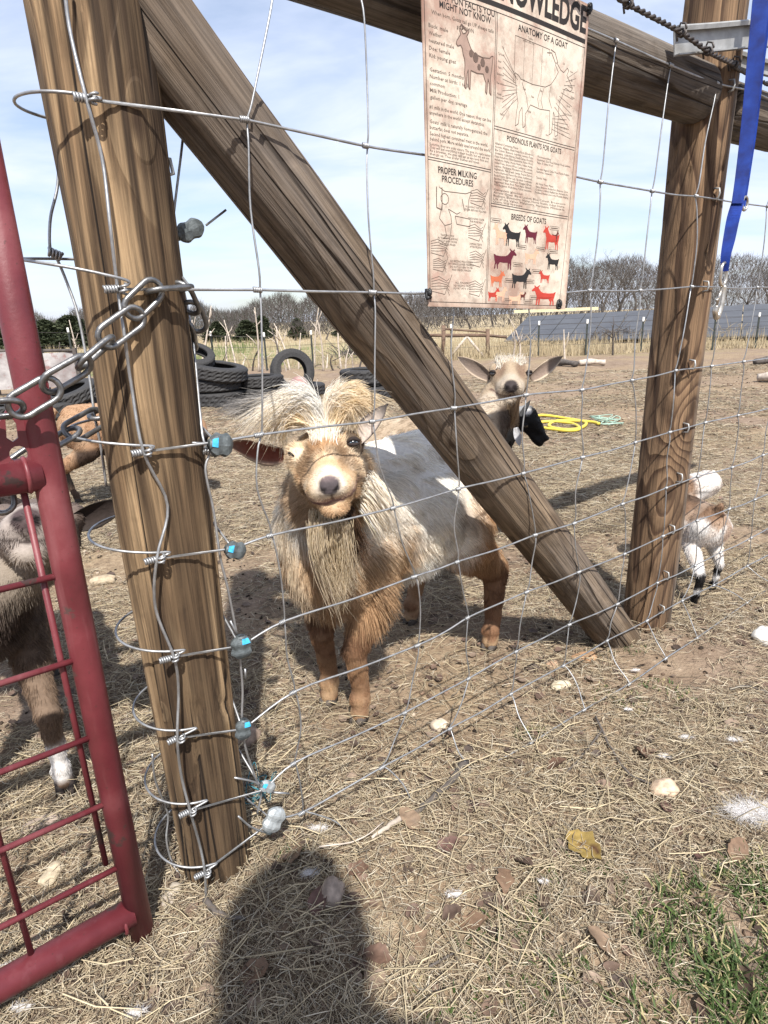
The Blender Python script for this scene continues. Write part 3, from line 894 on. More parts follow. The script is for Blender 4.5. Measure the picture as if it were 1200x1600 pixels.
# galvanised arm: a channel with rolled lips reaching in from the right
def channel(lst, h0, h1, depth, th, name, label):
    P = np.array(lst); n = len(P); vs = []; prof = []
    for i in range(n):
        t = i / (n - 1); h = h0 + (h1 - h0) * t
        tan = (P[min(i + 1, n - 1)] - P[max(i - 1, 0)]); tan /= np.linalg.norm(tan)
        up = np.array([0, 0, 1.0]) - tan * tan[2]; up /= np.linalg.norm(up); out = np.cross(tan, up)
        prof = [(-depth * .9, h * .5 - .010), (-depth, h * .5 - .003), (-depth * .8, h * .5), (0, h * .5), (0, -h * .5), (-depth * .8, -h * .5), (-depth * .8, -h * .5 + th), (-th, -h * .5 + th), (-th, h * .5 - th), (-depth * .75, h * .5 - th), (-depth * .8, h * .5 - .008)]
        for (u, v) in prof: vs.append(P[i] + out * -u + up * v)
    m = len(prof); fs = [tuple(range(m)), tuple(range((n - 1) * m, n * m))[::-1]]
    for i in range(n - 1):
        for k in range(m):
            k2 = (k + 1) % m; fs.append((i * m + k, (i + 1) * m + k, (i + 1) * m + k2, i * m + k2))
    return tag(put(name, mesh_np(name, vs, fs, False), MAT['galv'], None), label, 'bracket')
channel([F(1052, 66, -.020), F(1100, 62, -.026), F(1160, 56, -.036), F(1215, 53, -.048), F(1300, 50, -.07)], .048, .050, .016, .0025, 'metal_arm', 'long pale galvanised metal arm crossing in front of the brown post')
channel([F(1150, 93, .03), F(1180, 103, .03), F(1240, 118, .03)], .032, .034, .012, .0025, 'metal_arm', 'short galvanised metal arm behind the blue strap at the top rail')

BW = empty('barbed_wire', F(1080, 65, -.08), 'twisted dark barbed wire strand above the right part of the fence', 'barbed wire')
bp = smooth_path([F(900, -52, -.046), F(975, 2, -.046), F(1060, 48, -.046), F(1110, 82, -.044), F(1146, 100, -.03), F(1162, 112, .0), F(1240, 150, .02), F(1330, 180, .02)], 26)
tn = np.gradient(bp, axis=0); tn /= np.linalg.norm(tn, axis=1)[:, None]
sdv = np.cross(tn, [0, 0, 1.0]); sdv /= np.linalg.norm(sdv, axis=1)[:, None]; upv = np.cross(sdv, tn)
al = np.concatenate([[0], np.cumsum(np.linalg.norm(np.diff(bp, axis=0), axis=1))]) / 0.034 * 2 * math.pi
for ph in (0, math.pi):
    tube_obj('strand', bp + 0.0028 * (np.cos(al + ph)[:, None] * sdv + np.sin(al + ph)[:, None] * upv), 0.0026, MAT['rustwire'], BW, 7)
for (x, y) in [(980, 5), (1066, 52), (1108, 82), (1148, 102)]:
    q = F(x, y, -.046 if x < 1140 else -.028); i = int(np.argmin(np.linalg.norm(bp - q, axis=1)))
    t_ = np.linspace(0, 1, 22); a_ = t_ * 2.6 * 2 * math.pi
    rr = np.where((t_ < .12) | (t_ > .88), .014, .0066)
    cpts = bp[i] + np.outer(t_ - .5, tn[i]) * .016 + rr[:, None] * (np.cos(a_)[:, None] * sdv[i] + np.sin(a_)[:, None] * upv[i])
    tube_obj('barb', cpts, 0.0019, MAT['rustwire'], BW, 6)
# ---------------------------------------------------------------- goats
def nrmz(v): v = np.asarray(v, float); return v / (np.linalg.norm(v) + 1e-12)
def smoothstep(a, b, x): t = np.clip((x - a) / (b - a), 0, 1); return t * t * (3 - 2 * t)
def lerp3(a, b, t): return np.asarray(a)[None, :] * (1 - t[:, None]) + np.asarray(b)[None, :] * t[:, None]

def uv_ball(c, r, axes=None, nu=18, nv=12):
    c = np.array(c, float); r = np.array(r if np.ndim(r) else (r, r, r), float)
    A = np.eye(3) if axes is None else np.array(axes, float)
    vs = []; fs = []
    for i in range(nv + 1):
        ph = math.pi * i / nv
        for j in range(nu):
            th = 2 * math.pi * j / nu
            q = np.array([math.sin(ph) * math.cos(th), math.sin(ph) * math.sin(th), math.cos(ph)]) * r
            vs.append(c + q @ A)
    for i in range(nv):
        for j in range(nu):
            j2 = (j + 1) % nu
            fs.append((i * nu + j, (i + 1) * nu + j, (i + 1) * nu + j2, i * nu + j2))
    return np.array(vs), fs

def cone_capsule(a, ra, b, rb, seg=18):
    a = np.array(a, float); b = np.array(b, float)
    d = b - a; L = np.linalg.norm(d); z = d / (L + 1e-9)
    pts = []; rs = []
    for t in np.linspace(0, math.pi / 2, 6)[:-1]: pts.append(a - z * ra * math.cos(t)); rs.append(max(ra * math.sin(t), 1e-4))
    for t in np.linspace(0, 1, 5): pts.append(a + d * t); rs.append(ra + (rb - ra) * t)
    for t in np.linspace(math.pi / 2, 0, 6)[1:]: pts.append(b + z * rb * math.cos(t)); rs.append(max(rb * math.sin(t), 1e-4))
    return tube_geo(pts, rs, seg)

def fuse(shapes, voxel, smooth=6):
    """join overlapping solids into one continuous skin; returns vertex and quad arrays"""
    vs = []; fs = []
    for v, f in shapes:
        b = len(vs); vs += [tuple(q) for q in v]; fs += [tuple(int(i) + b for i in q) for q in f]
    me = bpy.data.meshes.new('t'); me.from_pydata(vs, [], fs); me.update()
    o = bpy.data.objects.new('t', me); COL.objects.link(o)
    m = o.modifiers.new('r', 'REMESH'); m.mode = 'VOXEL'; m.voxel_size = voxel
    s = o.modifiers.new('s', 'SMOOTH'); s.iterations = smooth; s.factor = 0.5
    dg = bpy.context.evaluated_depsgraph_get()
    out = bpy.data.meshes.new_from_object(o.evaluated_get(dg))
    bpy.data.objects.remove(o)
    return out

def head_frame(poll, nose, right_eye_dir):
    """a: poll to nose, s: sideways (towards the viewer's right), n: out of the forehead"""
    a = nrmz(nose - poll)
    s = nrmz(right_eye_dir - a * (right_eye_dir @ a))
    n = np.cross(a, s)
    return dict(o=np.array(poll, float), a=a, s=s, n=n)
def hp(h, a, s, n): return h['o'] + h['a'] * a + h['s'] * s + h['n'] * n
def hloc(h, P): d = P - h['o']; return np.stack([d @ h['a'], d @ h['s'], d @ h['n']], 1)

def head_shapes(h, k=1.0, muzzle=1.0):
    B = lambda a, s, n, r, ax=None: uv_ball(hp(h, a * k, s * k, n * k), np.array(r) * k if np.ndim(r) else r * k, (h['a'], h['s'], h['n']))
    Cc = lambda p, r, q, r2: cone_capsule(hp(h, *(np.array(p) * k)), r * k, hp(h, *(np.array(q) * k)), r2 * k)
    S = [B(.030, 0, -.018, (.062, .052, .052)), B(.070, 0, -.012, (.055, .046, .044))]
    for sg in (-1, 1):
        S.append(B(.066, sg * .040, .004, (.024, .015, .018)))
        S.append(Cc((.06, sg * .030, -.040), .026, (.125, sg * .018 * muzzle, -.050), .017))
        S.append(B(.163, sg * .0165 * muzzle, -.022, (.024, .018, .020)))
    S.append(Cc((.075, 0, -.008), .036, (.160, 0, -.014), .0235 * muzzle))
    S.append(Cc((.08, 0, -.035), .034, (.152, 0, -.046), .020 * muzzle))
    if muzzle > 1.1:
        for sg in (-1, 1):
            S.append(B(.064, sg * .047, .002, (.030, .019, .024)))
            S.append(B(.085, sg * .031, -.026, (.048, .026, .034)))
            S.append(Cc((.10, sg * .020, -.022), .030, (.158, sg * .016, -.030), .025))
    S.append(B(.182, 0, -.018, (.014, .018 * muzzle, .016)))
    S.append(B(.166, 0, -.060, (.019, .020 * muzzle, .014)))
    return S

def ear_mesh(h, base, tip, width, cup_dir, name, parent, cin, cout, ctip, k=1.0, bend=0.0):
    base = np.array(base); tip = np.array(tip)
    ax = tip - base; L = np.linalg.norm(ax); ax /= L
    nr = nrmz(cup_dir - ax * (cup_dir @ ax)); sd = np.cross(ax, nr)
    n, m = 16, 13
    front = []; back = []
    for i in range(n):
        t = i / (n - 1)
        w = width * (0.42 + 1.25 * t - 1.62 * t * t) / 0.66 if t < 1 else 0
        w = width * max(0.02, (0.50 + 1.75 * t - 2.2 * t * t) if t < 0.93 else (1 - t) * 2.4)
        curl = 1.25 - 0.75 * t
        for j in range(m):
            u = (j / (m - 1) - 0.5) * 2
            a = u * curl
            p = base + ax * L * t + sd * w * math.sin(a) / max(.5, math.sin(curl)) + nr * (w * (1 - math.cos(a)) * 1.0 - bend * t * t * L)
            front.append(p)
            back.append(p - nr * 0.004 * (1 - abs(u) * .7) * k)
    vs = np.array(front + back); N = n * m; fs = []
    for i in range(n - 1):
        for j in range(m - 1):
            q = i * m + j
            fs.append((q, q + 1, q + m + 1, q + m)); fs.append((N + q, N + q + m, N + q + m + 1, N + q + 1))
    for i in range(n - 1):
        for j in (0, m - 1):
            q = i * m + j
            fs.append((q, q + m, N + q + m, N + q) if j == 0 else (q, N + q, N + q + m, q + m))
    fs += [(i, i + N, i + 1 + N, i + 1) for i in range(m - 1)]
    col = np.zeros((2 * N, 3))
    T = np.repeat(np.arange(n) / (n - 1), m); Uu = np.abs(np.tile((np.arange(m) / (m - 1) - .5) * 2, n))
    inner = lerp3(cin, ctip, smoothstep(.55, 1, T)); inner = inner * (1 - Uu[:, None] ** 3 * .0) 
    rim = smoothstep(.6, .95, Uu)[:, None]
    col[:N] = inner * (1 - rim) + np.array(cout)[None] * rim
    col[N:] = lerp3(cout, ctip, smoothstep(.6, 1, T))
    o = put(name, mesh_np(name, vs, fs), MAT['skin'], parent, col=col)
    return vs[N:], vs[:N], col, ax, nr, sd

# hair: strands grown from the skin, as real curves
def hair_obj(name, roots, dirs, lens, cols, parent, npt=5, r0=0.0006, grav=0.25, seed=1, normals=None, lift=None, wav=0.0):
    rg = np.random.default_rng(seed)
    n = len(roots)
    P = np.zeros((n, npt, 3)); P[:, 0] = roots
    d = dirs.copy()
    step = (lens / (npt - 1))[:, None]
    g = np.array([0, 0, -1.0])
    wv = rg.normal(0, 1, (n, 3)) * wav
    for i in range(1, npt):
        d = d + g * grav / npt + wv * math.sin(i * 1.7)
        d /= np.linalg.norm(d, axis=1)[:, None] + 1e-9
        P[:, i] = P[:, i - 1] + d * step
    return strands_obj(name, P, cols, parent, r0)

def strands_obj(name, P, cols, parent, r0):
    n, npt, _ = P.shape
    cu = bpy.data.hair_curves.new(name)
    cu.add_curves([npt] * n)
    cu.attributes['position'].data.foreach_set('vector', P.astype(np.float32).ravel())
    ra = cu.attributes.get('radius') or cu.attributes.new('radius', 'FLOAT', 'POINT')
    prof = np.linspace(1, 0.18, npt) ** 0.8
    rr = (np.full(n, r0) if np.isscalar(r0) else np.asarray(r0))[:, None] * prof[None, :]
    ra.data.foreach_set('value', rr.astype(np.float32).ravel())
    ca = cu.attributes.new('Col', 'FLOAT_COLOR', 'POINT')
    c = np.ones((n, npt, 4), np.float32); c[:, :, :3] = np.clip(cols, 0.004, 0.95)[:, None, :]
    ca.data.foreach_set('color', c.ravel())
    cu.materials.append(MAT['hair'])
    o = bpy.data.objects.new(name, cu)
    return link(o, parent)

def sample_surface(me, n, dens, seed=1):
    rg = np.random.default_rng(seed)
    nv = len(me.vertices)
    co = np.zeros(nv * 3, np.float32); me.vertices.foreach_get('co', co); co = co.reshape(-1, 3).astype(float)
    no = np.zeros(nv * 3, np.float32); me.vertices.foreach_get('normal', no) if hasattr(me.vertices[0], 'normal') else None
    no = no.reshape(-1, 3).astype(float)
    me.calc_loop_triangles()
    T = np.zeros(len(me.loop_triangles) * 3, np.int32); me.loop_triangles.foreach_get('vertices', T); T = T.reshape(-1, 3)
    A = 0.5 * np.linalg.norm(np.cross(co[T[:, 1]] - co[T[:, 0]], co[T[:, 2]] - co[T[:, 0]]), axis=1)
    cen = co[T].mean(1)
    w = A * dens(cen, no[T[:, 0]])
    idx = rg.choice(len(T), n, p=w / w.sum())
    u = rg.random((n, 2)); fl = u.sum(1) > 1; u[fl] = 1 - u[fl]
    b = np.stack([1 - u.sum(1), u[:, 0], u[:, 1]], 1)
    tri = T[idx]
    P = (co[tri] * b[:, :, None]).sum(1); N = (no[tri] * b[:, :, None]).sum(1)
    N /= np.linalg.norm(N, axis=1)[:, None] + 1e-9
    return P, N

def clump_noise(P, scale, seed, amp=1.0):
    """a vector that is alike for neighbouring roots: hair falls in locks"""
    q = P * scale
    a = vnoise(q[:, 0] + q[:, 2] * 1.7, q[:, 1] - q[:, 2] * 1.3, seed) - .5
    b = vnoise(q[:, 1] + q[:, 2] * 1.1 + 31, q[:, 0] - q[:, 2] * 1.9, seed + 1) - .5
    c = vnoise(q[:, 0] - q[:, 1] + 77, q[:, 2] * 2 + 5, seed + 2) - .5
    return np.stack([a, b, c], 1) * 2 * amp

class Goat:
    """a goat laid out in its own frame: u forward, v to its left, w up (metres), placed by origin, forward direction"""
    def __init__(self, name, label, origin, fwd, group=None):
        self.o = np.array([origin[0], origin[1], 0.0]); self.f = nrmz([fwd[0], fwd[1], 0]); self.l = np.array([-self.f[1], self.f[0], 0])
        self.root = empty(name, self.o, label, 'goat', group)
        self.S = []; self.h = None
    def W(self, u, v, w): return self.o + self.f * u + self.l * v + np.array([0, 0, w])
    def loc(self, P): d = P - self.o; return np.stack([d @ self.f, d @ self.l, P[:, 2]], 1)
    def ball(self, c, r): self.S.append(uv_ball(self.W(*c), r, (self.f, self.l, np.array([0, 0, 1.0]))))
    def cap(self, a, ra, b, rb): self.S.append(cone_capsule(self.W(*a), ra, self.W(*b), rb))
    def leg(self, joints, radii):
        for (a, ra), (b, rb) in zip(zip(joints, radii), zip(joints[1:], radii[1:])): self.cap(a, ra, b, rb)
    def hoof(self, p, k=1.0, col=(0.10, 0.085, 0.075)):
        mb = MB()
        c = self.W(p[0], p[1], 0)
        for sg in (-1, 1):
            cc = c + self.l * sg * .010 * k
            ring = lambda z, r1, r2, du: [cc + self.f * (r1 * math.cos(a) + du) * k + self.l * r2 * math.sin(a) * k + np.array([0, 0, z * k]) for a in np.linspace(0, 2 * math.pi, 10, endpoint=False)]
            vs = ring(-.001, .022, .010, .010) + ring(.012, .020, .010, .006) + ring(.028, .015, .009, .0)
            fs = [(i, (i + 1) % 10, 10 + (i + 1) % 10, 10 + i) for i in range(10)] + [(10 + i, 10 + (i + 1) % 10, 20 + (i + 1) % 10, 20 + i) for i in range(10)] + [tuple(range(10))[::-1], tuple(range(20, 30))]
            mb.add(vs, fs)
        me = mesh_np('hoof', np.array(mb.v), mb.f)
        put('hoof', me, MAT['skin'], self.root, col=np.tile(col, (len(mb.v), 1)))
    def skin(self, colfn, voxel=0.0075, smooth=5):
        me = fuse(self.S, voxel, smooth)
        me.name = 'body'
        nv = len(me.vertices); co = np.zeros(nv * 3, np.float32); me.vertices.foreach_get('co', co); co = co.reshape(-1, 3).astype(float)
        me.polygons.foreach_set('use_smooth', np.ones(len(me.polygons), dtype=bool))
        self.me = me; self.colfn = colfn
        me.materials.clear()
        self.body = put('body', me, MAT['skin'], None, col=colfn(self, co) * 0.85)
        self.co0 = co
        # re-root under the goat
        self.body.parent = self.root
        self.body.matrix_basis = world_of(self.root).inverted()
        return self.body
    def coat(self, n, lenfn, flowfn, lift=0.35, clump=(40, 0.35), r0=0.0007, seed=1, grav=0.5, npt=5, dens=None, jitter=0.12, colvar=0.16, name='coat'):
        P, N = sample_surface(self.me, n, dens or (lambda c, nn: np.ones(len(c))), seed)
        rg = np.random.default_rng(seed + 5)
        fl = flowfn(self, P)
        fl = fl - N * np.sum(fl * N, 1)[:, None]
        fl /= np.linalg.norm(fl, axis=1)[:, None] + 1e-6
        L = lenfn(self, P) * rg.uniform(0.7, 1.15, n)
        D = fl + N * (lift * rg.uniform(.5, 1.3, n))[:, None] + clump_noise(P, clump[0], seed, clump[1]) + rg.normal(0, jitter, (n, 3))
        D /= np.linalg.norm(D, axis=1)[:, None]
        C = self.colfn(self, P)
        v = 1 + rg.normal(0, colvar, n) + clump_noise(P, clump[0] * .7, seed + 9, .22)[:, 0]
        C = C * np.clip(v, .35, 1.6)[:, None]
        return hair_obj(name, P - N * 0.001, D, L, C, self.root, npt, r0, grav, seed)
    def eye(self, c, r, look, iris=(0.35, 0.38, 0.40), lid=0.55, lidcol=(0.05, 0.035, 0.03)):
        c = np.array(c); look = nrmz(look)
        v, f = uv_ball(c, r, None, 20, 14)
        d = (v - c) @ look / r
        side = nrmz(np.cross([0, 0, 1.0], look)); upv = np.cross(look, side)
        xx = (v - c) @ side / r; yy = (v - c) @ upv / r
        col = np.where((d > .72)[:, None], np.array(iris), np.array((0.03, 0.022, 0.02)))
        pup = (d > .5) & (np.abs(yy) < .16) & (np.abs(xx) < .5)
        col[pup] = (0.004, 0.004, 0.004)
        me = mesh_np('eye', v, f); e = put('eye', me, EYE, self.root, col=col)
        # lids: two shells leaving a slit
        for sg in (1, -1):
            vs = []; fs = []; n, m = 7, 14
            for i in range(n):
                el = sg * (lid * (0.55 if sg > 0 else 0.62) + (math.pi * .62 - lid * .6) * i / (n - 1))
                for j in range(m):
                    az = (j / (m - 1) - .5) * math.pi * 1.1
                    q = look * math.cos(el) * math.cos(az) + side * math.sin(az) * (math.cos(el) * .25 + .75) + upv * math.sin(el) * math.cos(az)
                    vs.append(c + nrmz(q) * r * 1.10)
            for i in range(n - 1):
                for j in range(m - 1): a = i * m + j; fs.append((a, a + 1, a + m + 1, a + m))
            put('eyelid', mesh_np('eyelid', vs, fs), MAT['skin'], e, col=np.tile(lidcol, (n * m, 1)))
        return e

EYE = vcol_mat('eye_gloss', 0.08, 0.0, 10, 0, 0.8)
HC = dict(cream=(0.72, 0.61, 0.46), white=(0.84, 0.81, 0.75), tan=(0.50, 0.345, 0.205), orange=(0.41, 0.255, 0.14), rust=(0.20, 0.105, 0.060), brown=(0.16, 0.09, 0.05),
          dark=(0.035, 0.025, 0.02), grey=(0.40, 0.38, 0.36), black=(0.012, 0.011, 0.011), choc=(0.075, 0.05, 0.038), pink=(0.42, 0.24, 0.20))
HC = {k: np.array(v) for k, v in HC.items()}
def blend(C, col, f): return C * (1 - f[:, None]) + np.asarray(col)[None, :] * f[:, None]

def head_colors(C, X, base, muzzle, noseC, k=1.0, mouth=(0.10, 0.05, 0.04)):
    """X: head coordinates (a, s, n)/k; returns colours with nose pad, nostrils, mouth line"""
    a, s, n = X[:, 0] / k, X[:, 1] / k, X[:, 2] / k
    near = smoothstep(.17, .12, np.abs(s)) * smoothstep(-.13, -.09, n) * smoothstep(-.10, -.02, a) * smoothstep(.225, .205, a)
    C = blend(C, base, near * smoothstep(-.05, .0, a))
    C = blend(C, muzzle, near * smoothstep(.125, .155, a))
    pad = near * smoothstep(.0235, .0175, np.hypot(s, (n + .012) * 1.15)) * smoothstep(.165, .178, a)
    C = blend(C, noseC, pad)
    for sg in (-1, 1):
        no = near * smoothstep(.0090, .0060, np.hypot((s - sg * .0105) * 1.0, (n + .013) * 1.5)) * smoothstep(.165, .175, a)
        C = blend(C, (0.012, 0.008, 0.008), no)
    line = smoothstep(.0035, .0015, np.abs(n + .0425 + .25 * (np.abs(s) - .0) * -0.35)) * smoothstep(.115, .13, a) * near
    C = blend(C, mouth, line * .9)
    phil = near * smoothstep(.002, .001, np.abs(s)) * smoothstep(-.045, -.04, n) * smoothstep(-.022, -.026, n) * smoothstep(.16, .17, a)
    C = blend(C, mouth, phil * .7)
    return C

def std_flow(g, P):
    L = g.loc(P)
    fl = np.tile(-g.f * 0.8 + np.array([0, 0, -.65]), (len(P), 1))
    leg = smoothstep(.34, .24, L[:, 2])[:, None]
    fl = fl * (1 - leg) + np.array([0, 0, -1.0]) * leg
    if g.h is not None:
        X = hloc(g.h, P)
        near = (smoothstep(.20, .14, np.linalg.norm(P - hp(g.h, .07, 0, -.02), axis=1)))[:, None]
        hd = -g.h['a'][None] * 1.0 - g.h['n'][None] * smoothstep(-.01, -.05, X[:, 2])[:, None] * .5 + g.h['s'][None] * np.sign(X[:, 1])[:, None] * .35
        fl = fl * (1 - near) + hd * near
    return fl

# --- the main goat: cream and tan, looking into the lens
MG = Goat('goat', 'long haired cream and tan goat with blond forelock looking through the wire, winking', (-.113, 1.255), (-.63, -.77))
m = MG
for sg, foot, hf in ((1, (0.0, .055), 1), (-1, (-.01, -.052), 1)):
    m.leg([(-.03, sg * .07, .40), (-.035, sg * .078, .31), (foot[0] + .012, foot[1] * 1.05, .185), (foot[0] - .004, foot[1], .065), (foot[0] + .004, foot[1], .022)], [.062, .044, .026, .0195, .023])
    m.ball((foot[0] + .012, foot[1] * 1.05, .185), .028)
    m.ball((foot[0], foot[1], .055), (.026, .024, .030))
for sg, foot in ((1, (-.455, .138)), (-1, (-.455, -.132))):
    m.leg([(-.42, sg * .065, .47), (-.37, sg * .10, .34), (-.50, sg * .122, .215), (foot[0] - .012, foot[1], .07), (foot[0] + .004, foot[1], .022)], [.10, .072, .034, .021, .023])
    m.ball((foot[0], foot[1], .055), (.026, .024, .030))
m.ball((-.01, 0, .42), (.125, .115, .150))
m.ball((-.12, 0, .445), (.17, .130, .150))
m.ball((-.26, 0, .42), (.19, .148, .158))
m.ball((-.40, 0, .455), (.14, .120, .140))
m.cap((-.05, 0, .53), .085, (-.42, 0, .54), .075)
m.h = head_frame(at_depth(506, 690, 1.10), at_depth(512, 744, 0.925), at_depth(553, 693, 1.10) - at_depth(449, 711, 1.10))
kH = 0.995
m.S += head_shapes(m.h, kH * 1.0, 1.25)
nb = hp(m.h, .01, 0, -.03)
for (w1, r1, w2, r2) in ((m.W(.02, .0, .48), .105, nb * .5 + m.W(.02, .02, .49) * .5, .078), (nb * .5 + m.W(.02, .02, .49) * .5, .078, nb, .060), (m.W(-.06, 0, .55), .07, nb, .05)):
    m.S.append(cone_capsule(w1, r1, w2, r2))
m.cap((-.51, 0, .54), .018, (-.56, 0, .60), .010)

def main_col(g, P):
    L = g.loc(P); u, v, w = L[:, 0], L[:, 1], L[:, 2]
    nz = fbm(u * 14 + v * 9, w * 14 + v * 5, 3, 3)
    C = np.tile(HC['white'], (len(P), 1)); C = blend(C, HC['cream'], smoothstep(.35, .65, nz) * .45)
    C = blend(C, (0.62, 0.58, 0.52), smoothstep(.48, .7, fbm(u * 30, w * 7 + v * 8, 8, 3)) * .6 * smoothstep(-.45, -.3, u))
    # tan shoulders and chest sides, cream ruff
    sh = smoothstep(-.17, -.09, u + (nz - .5) * .1) * smoothstep(.50, .42, w + (nz - .5) * .08)
    C = blend(C, HC['tan'] * 1.0, sh * .95)
    C = blend(C, HC['orange'], sh * smoothstep(.42, .30, w) * .8)
    ruff = smoothstep(.045, .0, np.abs(v + .01)) * smoothstep(.0, .05, u) * smoothstep(.28, .36, w)
    C = blend(C, HC['cream'] * 1.05, ruff * .8)
    rump = smoothstep(-.30, -.38, u + (nz - .5) * .07 + (w - .4) * .15) * smoothstep(.56, .50, w)
    C = blend(C, HC['orange'] * 1.1, rump)
    C = blend(C, HC['cream'], rump * smoothstep(.50, .7, nz) * .5)
    C = blend(C, HC['brown'], smoothstep(.05, .0, np.hypot(u + .31, (w - .42) * .9)) * .75)
    legs = smoothstep(.30, .22, w)
    C = blend(C, HC['rust'], legs * .9)
    C = blend(C, HC['orange'] * .8, legs * smoothstep(.5, .7, nz) * .5)
    C = blend(C, HC['tan'] * 1.1, smoothstep(.075, .05, w) * smoothstep(.5, .62, nz) * .7)
    # head
    X = hloc(g.h, P) / kH; a, s, n = X[:, 0], X[:, 1], X[:, 2]
    hd = smoothstep(.175, .145, np.linalg.norm((P - hp(g.h, .08, 0, -.02)), axis=1))
    face = blend(np.tile(HC['tan'] * np.array([1.25, 1.3, 1.35]), (len(P), 1)), HC['cream'] * 1.05, smoothstep(.45, .62, fbm(a * 40, s * 40, 4, 3)) * .6)
    face = blend(face, HC['cream'] * 1.08, smoothstep(.055, .01, a))
    face = blend(face, HC['tan'] * 1.15, smoothstep(.03, .0, np.abs(a - .15)) * smoothstep(-.02, .0, n) * .5)
    face = blend(face, HC['orange'] * 1.2, smoothstep(.032, .008, np.hypot((a - .098) * .8, s + .004)) * smoothstep(-.02, .0, n) * .95)
    face = blend(face, HC['brown'] * 1.1, smoothstep(.022, .008, np.hypot((a - .118) * .5, np.abs(s) - .030)) * .6)
    face = blend(face, HC['cream'] * 1.1, smoothstep(.03, .012, np.hypot(a - .085, np.abs(s) - .045)) * .5)
    face = blend(face, HC['white'], smoothstep(.030, .020, np.hypot(s, (n + .012))) * smoothstep(.156, .172, a) * .35)
    face = blend(face, HC['tan'] * 1.25, smoothstep(-.03, -.045, n) * smoothstep(.1, .13, a) * .7)
    face = blend(face, HC['orange'] * .95, smoothstep(-.045, -.062, n) * .55)
    C = blend(C, (0, 0, 0), hd * 0) * (1 - hd[:, None]) + face * hd[:, None]
    C = blend(C, HC['dark'], smoothstep(.045, .02, np.hypot(a - .10, s - .01)) * smoothstep(-.068, -.085, n) * smoothstep(.20, .15, np.linalg.norm((P - hp(g.h, .08, 0, -.02)), axis=1)) * .8)
    near = smoothstep(.20, .17, np.linalg.norm((P - hp(g.h, .12, 0, -.02)), axis=1))
    for sg in (1,):
        C = blend(C, (0.05, 0.03, 0.022), near * smoothstep(.018, .012, np.hypot((a - .080) * .8, s - sg * .052)) * .9)
    pad = smoothstep(.0188, .0150, np.hypot(s * .98, (n + .012) * 1.15)) * smoothstep(.162, .172, a)
    C = blend(C, (0.075, 0.062, 0.066), pad)
    C = blend(C, (0.20, 0.15, 0.15), pad * smoothstep(.000, .010, n + .008))
    for sg in (-1, 1):
        C = blend(C, (0.008, 0.006, 0.006), smoothstep(.0068, .0048, np.hypot((s - sg * .0105) * 1.1, (n + .0165 - sg * (s - sg * .0105) * .5) * 1.5)) * smoothstep(.165, .175, a))
    ln = n + .0435 - 3.2 * s * s - .06 * s
    C = blend(C, (0.10, 0.045, 0.04), smoothstep(.0042, .002, np.abs(ln)) * smoothstep(.110, .13, a))
    C = blend(C, (0.30, 0.17, 0.16), smoothstep(.008, .004, np.abs(ln - .004)) * smoothstep(.12, .14, a) * .45)
    C = blend(C, (0.06, 0.03, 0.03), smoothstep(.0018, .001, np.abs(s)) * smoothstep(-.042, -.038, n) * smoothstep(-.024, -.028, n) * smoothstep(.16, .17, a) * .8)
    return C
m.skin(main_col, 0.0055, 4)
for sg, foot in ((1, (0.0, .055)), (-1, (-.01, -.052)), (1, (-.455, .138)), (-1, (-.455, -.132))): m.hoof(foot)

def headw(g, P, r0=.150, r1=.115):
    return smoothstep(r0, r1, np.linalg.norm(P - hp(g.h, .08, 0, -.02), axis=1))
def main_len(g, P):
    L = g.loc(P); u, v, w = L[:, 0], L[:, 1], L[:, 2]
    X = hloc(g.h, P) / kH
    ln = 0.036 + 0.012 * smoothstep(.4, .25, w) * smoothstep(-.2, -.05, u)
    ln = ln + .016 * smoothstep(-.12, .0, u)
    ln = np.where(w < .27, 0.022 + 0.02 * smoothstep(.22, .27, w), ln)
    ln = np.where(w < .19, 0.011, ln)
    ln = np.where(w < .05, 0.006, ln)
    hw = headw(g, P)
    fl = 0.015 - 0.008 * smoothstep(.12, .165, X[:, 0]) + .006 * smoothstep(-.03, -.06, X[:, 2])
    pad = smoothstep(.021, .017, np.hypot(X[:, 1], (X[:, 2] + .013) * 1.1)) * smoothstep(.155, .163, X[:, 0])
    mo = smoothstep(.006, .002, np.abs(X[:, 2] + .0435 - 3.2 * X[:, 1] ** 2)) * smoothstep(.11, .13, X[:, 0])
    fl = fl * (1 - .35 * smoothstep(.12, .15, X[:, 0])) * (1 - .97 * pad) * (1 - .8 * mo)
    eye = np.minimum(np.hypot(X[:, 0] - .082, X[:, 1] - .052), 2.2 * np.hypot(X[:, 0] - .082, X[:, 1] + .052))
    fl = fl * smoothstep(.009, .016, eye)
    return ln * (1 - hw) + fl * hw
m.coat(90000, main_len, std_flow, lift=.2, clump=(34, .34), r0=.0006, seed=3, grav=.8, dens=lambda c, nn: (1 + 1.0 * smoothstep(.30, .2, c[:, 2])) * (1 - .97 * headw(MG, c, .135, .115)), jitter=.09, colvar=.17, npt=6)
m.coat(60000, main_len, std_flow, lift=.30, clump=(60, .28), r0=.00036, seed=4, grav=.25, dens=lambda c, nn: headw(MG, c, .16, .135) + 1e-6, jitter=.12, colvar=.15, npt=5, name='face_fur')

